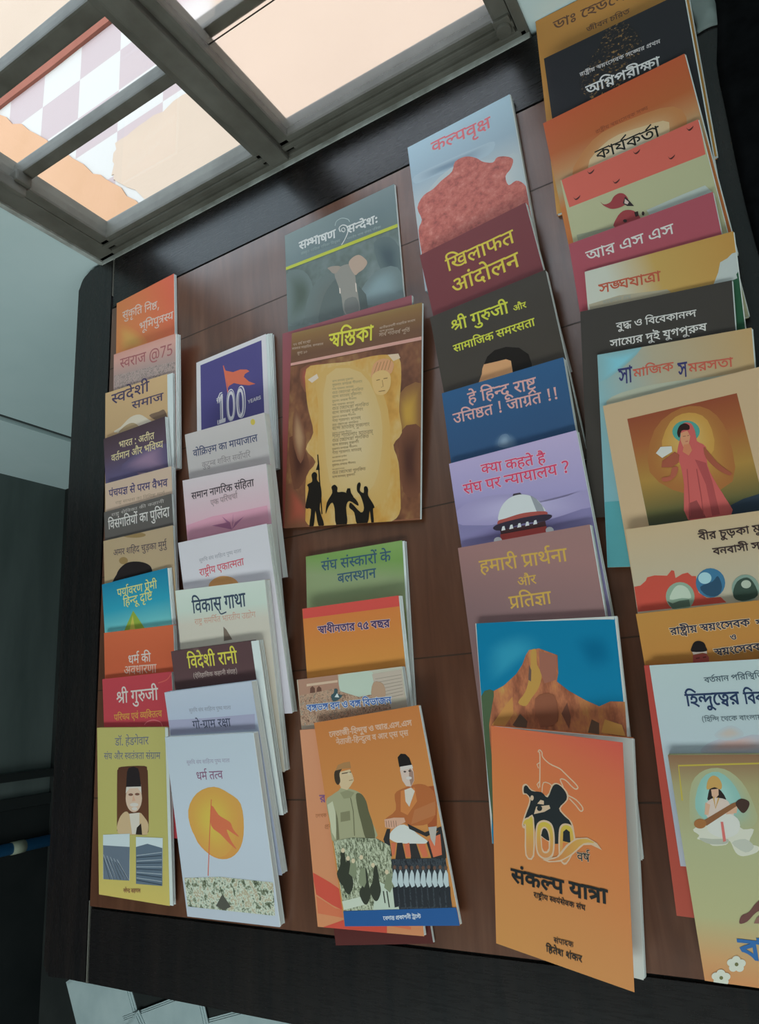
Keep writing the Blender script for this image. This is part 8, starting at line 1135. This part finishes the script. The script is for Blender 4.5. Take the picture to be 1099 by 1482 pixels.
 [[513,-135,-146,96,-144,244,1,127,0,129,144,237,147,94,163,0,-134,-98,-146,-238,1,-125,0,-127,142,-238,141,-101]],
 [[165,-135,136,98,144,235,1,127,0,128,-142,238,-139,101,165,0,148,-96,142,-244,1,-128,0,-128,-142,-237,-147,-94]],
]

GMESH = {}
def swell(P, rx, ry):
    """push a contour outwards so the letter gets bolder (outer contours run clockwise)"""
    o = []; n = len(P)
    for j in range(n):
        a, b, c = Vector(P[j-1]), Vector(P[j]), Vector(P[(j+1) % n]); d0 = (b-a).normalized(); d1 = (c-b).normalized()
        m = Vector((-d0.y-d1.y, d0.x+d1.x)); L = m.length
        m = m/L*min(1.6, 2/L) if L > 0.3 else Vector((-d0.y, d0.x))
        o.append((b.x+m.x*rx, b.y+m.y*ry))
    return o
def glyph(i, rx=0, ry=0):
    """fill one letter outline: (verts, triangles), units of one em"""
    key = (i, round(rx, 3), round(ry, 3))
    if key in GMESH: return GMESH[key]
    conts = []
    for flat in GLYPHS[i]:
        c = []; x = y = 0
        for dx, dy in zip(flat[0::2], flat[1::2]): x += dx >> 1; y += dy; c.append((x, y, dx & 1))
        q = []; n = len(c)
        for k in range(n):
            a, b = c[k], c[(k+1) % n]; q.append(a)
            if not a[2] and not b[2]: q.append(((a[0]+b[0])/2, (a[1]+b[1])/2, 1))
        s = next((k for k, a in enumerate(q) if a[2]), 0); q = q[s:]+q[:s]; n = len(q); P = []; k = 0
        while k < n:
            a = q[k]; P.append((a[0]/1000, a[1]/1000))
            if k+1 < n and not q[k+1][2]:
                b, d = q[k+1], q[(k+2) % n]
                for t in (0.33, 0.67): P.append((((1-t)**2*a[0]+2*t*(1-t)*b[0]+t*t*d[0])/1000, ((1-t)**2*a[1]+2*t*(1-t)*b[1]+t*t*d[1])/1000))
                k += 2
            else: k += 1
        P = [p for j, p in enumerate(P) if (Vector(p)-Vector(P[j-1])).length > 1e-5]
        if len(P) > 2: conts.append(swell(P, rx, ry) if rx else P)
    vs, es = [], []
    for P in conts:
        o = len(vs); vs += [Vector(p) for p in P]; es += [(o+j, o+(j+1) % len(P)) for j in range(len(P))]
    ov, oe, of, _, _, _ = delaunay_2d_cdt(vs, es, [], 0, 1e-6)
    tris = []
    for f in of:
        cx = sum(ov[j][0] for j in f)/len(f); cy = sum(ov[j][1] for j in f)/len(f); wn = 0
        for P in conts:
            for j in range(len(P)):
                (xa, ya), (xb, yb) = P[j-1], P[j]
                if (ya <= cy) != (yb <= cy):
                    x = xa+(xb-xa)*(cy-ya)/(yb-ya)
                    if x > cx: wn += 1 if yb > ya else -1
        if wn: tris.append(f)
    GMESH[key] = ([(v[0], v[1]) for v in ov], tris); return GMESH[key]
def fill_poly(pts):
    vs = [Vector(p) for p in pts]
    r = delaunay_2d_cdt(vs, [(k, (k+1) % len(vs)) for k in range(len(vs))], [], 1, 1e-6)
    return [(v[0], v[1]) for v in r[0]], r[2]
def stroke(pts, w):
    L, Rr = [], []; n = len(pts)
    for k in range(n):
        a = Vector(pts[max(0, k-1)]); b = Vector(pts[min(n-1, k+1)]); d = (b-a)
        d = d.normalized() if d.length > 1e-9 else Vector((1, 0)); nrm = Vector((-d.y, d.x))*w/2; p = Vector(pts[k]); L.append(p+nrm); Rr.append(p-nrm)
    vs = [tuple(v) for v in L]+[tuple(v) for v in Rr]
    return vs, [(n+k, n+k+1, k+1, k) for k in range(n-1)]
class Art:
    """collects flat printed shapes (millimetres) into one cover mesh"""
    def __init__(s): s.v = []; s.f = []; s.mi = []; s.uv = []; s.mats = []; s.idx = {}
    def mat(s, mt):
        if mt.name not in s.idx: s.idx[mt.name] = len(s.mats); s.mats.append(mt)
        return s.idx[mt.name]
    def add(s, vs, fs, z, mt, grad=None, tt=None):
        o = len(s.v); mi = s.mat(mt); s.v += [(x/1000, y/1000, z/1000) for x, y in vs]
        if grad is not None:
            a = math.radians(grad); pr = [x*math.cos(a)+y*math.sin(a) for x, y in vs]; lo, hi = min(pr), max(pr); tt = [(p-lo)/max(1e-6, hi-lo) for p in pr]
        elif tt is None: tt = [0]*len(vs)
        for f in fs:
            # keep the printed side up
            (x0, y0), (x1, y1), (x2, y2) = vs[f[0]], vs[f[1]], vs[f[2]]
            if (x1-x0)*(y2-y0)-(x2-x0)*(y1-y0) < 0: f = list(f)[::-1]
            s.f.append([o+k for k in f]); s.mi.append(mi); s.uv += [tt[k] for k in f]
    def build(s, name, parent):
        me = bpy.data.meshes.new(name); me.from_pydata(s.v, [], s.f)
        for mt in s.mats: me.materials.append(mt)
        me.polygons.foreach_set('material_index', s.mi)
        uv = me.uv_layers.new(name='UVMap'); uv.data.foreach_set('uv', [c for t in s.uv for c in (t, 0.0)])
        me.update(); o = bpy.data.objects.new(name, me); C.objects.link(o); o.parent = parent; return o
def pairs(q): return [(x/10, y/10) for x, y in zip(q[0::2], q[1::2])]
def smooth(P, n=3):
    o = []; N_ = len(P)
    for i in range(N_):
        p0, p1, p2, p3 = [Vector(P[(i+k) % N_]) for k in (-1, 0, 1, 2)]
        for k in range(n):
            t = k/n; o.append(tuple(0.5*(2*p1+(p2-p0)*t+(2*p0-5*p1+4*p2-p3)*t*t+(3*p1-p0-3*p2+p3)*t**3)))
    return o
def clip(P, w, h):
    """cut a printed shape at the trimmed edge of the cover"""
    for ax, lim, sg in ((0, 0, 1), (0, w, -1), (1, 0, 1), (1, h, -1)):
        o = []
        for j in range(len(P)):
            a, b = P[j-1], P[j]; fa, fb = (a[ax]-lim)*sg, (b[ax]-lim)*sg
            if (fa >= 0) != (fb >= 0): t = fa/(fa-fb); o.append((a[0]+(b[0]-a[0])*t, a[1]+(b[1]-a[1])*t))
            if fb >= 0: o.append(b)
        P = o
    return P
def slab(art, x0, y0, z0, x1, y1, z1, mt, top=None, grad=None):
    P = [(x0,y0,z0),(x1,y0,z0),(x1,y1,z0),(x0,y1,z0),(x0,y0,z1),(x1,y0,z1),(x1,y1,z1),(x0,y1,z1)]
    o = len(art.v); art.v += [(x/1000, y/1000, z/1000) for x, y, z in P]; mi = art.mat(mt)
    for k, q in enumerate(((3,2,1,0),(0,1,5,4),(1,2,6,5),(2,3,7,6),(3,0,4,7))):
        art.f.append([o+j for j in q]); art.mi.append(mi); art.uv += [0.5]*4
    art.add([(x0, y0), (x1, y0), (x1, y1), (x0, y1)], [(0, 1, 2, 3)], z1, top or mt, grad)
def spec_mat(c): return print_mat(c), (c[2].get('ang', 90) if not isinstance(c, str) else None)
def print_ops(art, ops, z0, w, h):
    dz = min(0.03, 0.55/max(1, sum(2 if op[0] == 'T' and op[6] else 1 for op in ops))); z = z0
    for op in ops:
        z += dz
        if op[0] == 'S':
            P = clip(smooth(pairs(op[2])), w, h)
            if len(P) < 3: continue
            cx = sum(p[0] for p in P)/len(P); cy = sum(p[1] for p in P)/len(P); n = len(P)
            art.add(P+[(cx, cy)], [(k, (k+1) % n, n) for k in range(n)], z, glow_mat(op[1]), None, [1]*n+[0])
        elif op[0] in ('P', 'N', 'E'):
            P = pairs(op[2])
            if op[0] == 'E':
                (cx, cy), (ax, ay), (bx, by) = P
                P = [(cx+ax*math.cos(k*math.pi/12)+bx*math.sin(k*math.pi/12), cy+ay*math.cos(k*math.pi/12)+by*math.sin(k*math.pi/12)) for k in range(24)]
            elif len(op) > 3: P = smooth(P)
            P = clip(P, w, h)
            if len(P) < 3: continue
            vs, fs = fill_poly(P)
            if op[0] == 'N': art.add(vs, fs, z, photo_mat(op[1]))
            else: mt, a = spec_mat(op[1]); art.add(vs, fs, z, mt, a)
        elif op[0] == 'L':
            vs, fs = stroke(pairs(op[2]), op[3]); art.add(vs, fs, z, spec_mat(op[1])[0])
        elif op[0] == 'T':
            _, c, run, sx, sy, b, halo = op
            def lay(colr, r, z):
                for k in range(0, len(run), 3):
                    gv, gf = glyph(run[k], r/sx, r/sy)
                    art.add([(run[k+1]/10+x*sx, run[k+2]/10+y*sy) for x, y in gv], gf, z+0.004*(k//3 % 2), print_mat(colr))
            if halo: lay(halo[0], b*0.35+halo[1]*0.55, z); z += dz
            lay(c, b*0.35, z)
def make_book(key, name, cat, label, group):
    d = BOOKS[key]; a, b = Vector(d['a']), Vector(d['b']); n = a.cross(b)
    root = thing(name, label, cat, (0, 0, 0), group)
    mw = Matrix.Identity(4)
    for i in range(3): mw[i][0] = a[i]; mw[i][1] = b[i]; mw[i][2] = n[i]; mw[i][3] = d['o'][i]
    root.matrix_world = mw
    w, h, t = d['w'], d['h'], d['t']
    ov = d['ov']; base, ang = spec_mat(d['bg']); bg = d['bg']
    plain = print_mat(bg if isinstance(bg, str) else bg[1][len(bg[1])//2][1])
    th = 0.3; top = t-0.62
    art = Art()
    slab(art, 0, 0, 0, w, h, th, plain); slab(art, -th, 0, 0, 0, h, top-0.05, plain)   # back cover and spine
    phi = d.get('phi', 0)
    if not phi:
        slab(art, -th, 0, top-th, w, h, top, plain, base, ang); print_ops(art, d['ops'], top, w, h)
        art.build('cover', root)
    else:
        slab(art, 0, 0, top-th, w, h, top, print_mat('#b9c0bc')); art.build('inner_cover', root)
        f = Art(); slab(f, 0, 0, -th, d['cw'], d['ch'], 0, plain, base, ang); print_ops(f, d['ops'], 0, d['cw'], d['ch']); fo = f.build('cover', root)
        fo.location = (0, 0, (top+0.35)/1000); fo.rotation_euler = (0, -phi, 0)
    # page block: leaves in a few slightly shifted gatherings
    bm = bmesh.new(); k = max(3, int(t/1.3)); rnd = random.Random(key)
    for i in range(k):
        za = th+0.02+(top-2*th-0.04)*i/k; zb = th+0.02+(top-2*th-0.04)*(i+1)/k
        e = ov*(0.75+0.25*math.sin(i*2.1+1)) + rnd.uniform(-0.3, 0.3)
        box(bm, 0.0003, 0.0006+rnd.uniform(0, 0.0006), za/1000, (w+max(0.1, e))/1000, (h-0.6-rnd.uniform(0, 0.6))/1000, zb/1000)
    obj('pages', bm, M_PAPER, root)
    return root
RA, RB, RC, RD, RE = 'books in the leftmost row', 'books in the second row from the left', 'books at the front of the middle row', 'books in the second row from the right', 'books in the rightmost row'
LIST = [
 ('a1','book','orange booklet with white brush lettering, farthest back in the leftmost row',RA),
 ('a2','book','pinkish grey book with a crowd photo under a maroon title',RA),
 ('a3','book','tan book with large navy brush lettering above a pale heap',RA),
 ('a4','book','dark purple book with two lines of pale yellow lettering',RA),
 ('a5','book','beige book showing one navy title line, above the charcoal one',RA),
 ('a6','book','charcoal grey book with one bold white title line in the leftmost row',RA),
 ('a7','book','mottled tan book showing the top of a black-haired head',RA),
 ('a8','book','sky blue book with a yellow-green triangle and yellow lettering',RA),
 ('a9','book','rust orange book with two centred white title lines in the leftmost row',RA),
 ('a10','book','crimson red book with a white title over a yellow line in the leftmost row',RA),
 ('a11','book','olive yellow booklet with portrait of a man in a black cap above two photos',RA),
 ('b1','book','white-bordered blue book with an orange flag and 100 YEARS lettering',RB),
 ('b2','book','grey book with navy title and a small yellow dot at its corner',RB),
 ('b3','book','white and pink book with purple petals below a black title',RB),
 ('b4','book','white book with a red title and the top of an orange sun',RB),
 ('b5','book','pale green-grey book with big dark blue title above a small dark triangle',RB),
 ('b6','book','dark brown book with a yellow title in the second row from the left',RB),
 ('b7','book','lavender blue book with a navy hyphenated title, under the pale flag book',RB),
 ('b8','book','pale blue-white book with an orange flag on a yellow sun above a crowd',RB),
 ('c1','magazine','grey-green magazine with an elephant and a yellow stripe','magazines at the back of the middle row'),
 ('c2','magazine','maroon magazine almost hidden between the elephant magazine and the parchment one','magazines at the back of the middle row'),
 ('c3','magazine','brown magazine with a golden parchment, black silhouettes and yellow title','magazines at the back of the middle row'),
 ('d1','book','green book with a two-line dark blue title, farthest back of its pile',RC),
 ('d2','book','orange book with a red band along its top edge',RC),
 ('d3','book','book with a sepia crowd and ruins photo under a blue title',RC),
 ('d4','book','dark maroon book peeking out at the very bottom of the middle pile',RC),
 ('d5','book','peach book with red waves, partly hidden under the two-portrait book',RC),
 ('d6','book','orange-brown book with a standing officer and a seated man above a blue band',RC),
 ('e1','book','thick sky blue book with a red-leaved tree and pink title',RD),
 ('e2','book','maroon book with a large two-line yellow title',RD),
 ('e3','book','olive black book with yellow lettering above a black-haired forehead',RD),
 ('e4','book','deep blue book with two lines of salmon lettering',RD),
 ('e5','book','lavender book with a white dome and red title lines',RD),
 ('e6','book','mauve brown book with three lines of golden lettering',RD),
 ('e7','book','white-bordered book with a brown rocky peak against bright blue sky',RD),
 ('e8','book','orange booklet with its cover lifted, showing a conch blower over a yellow 100',RD),
 ('f1','book','tall amber book with brown lettering, farthest back in the rightmost row',RE),
 ('f2','book','black book with golden speckles and a bold white title, below the amber book',RE),
 ('f3','book','orange-brown book with a cream glow behind its black title',RE),
 ('f4','book','salmon and cream book with small dark birds and a person in a red headscarf',RE),
 ('f5','book','rose red book with a single line of spaced white lettering',RE),
 ('f6','book','white and yellow book with a brick red title and green corner',RE),
 ('f7','book','charcoal black book with two lines of thin white lettering in the rightmost row',RE),
 ('f8','book','pale blue and tan book with a navy and brick red title',RE),
 ('f9','book','cream book with a framed picture of a woman in a rose robe',RE),
 ('f10','book','cream book with a red map shape and three round pictures',RE),
 ('f11','book','golden brown book with navy lettering and a head in a black cap',RE),
 ('f12','book','red-orange book showing only its left edge, under the pale blue book',RE),
 ('f13','book','pale blue-white book with a large navy title, at the right frame edge',RE),
 ('f14','book','cream yellow book with a seated musician on a lotus and white flowers',RE),
]
for key, nm, lab, grp in LIST: make_book(key, nm, nm, lab, grp)
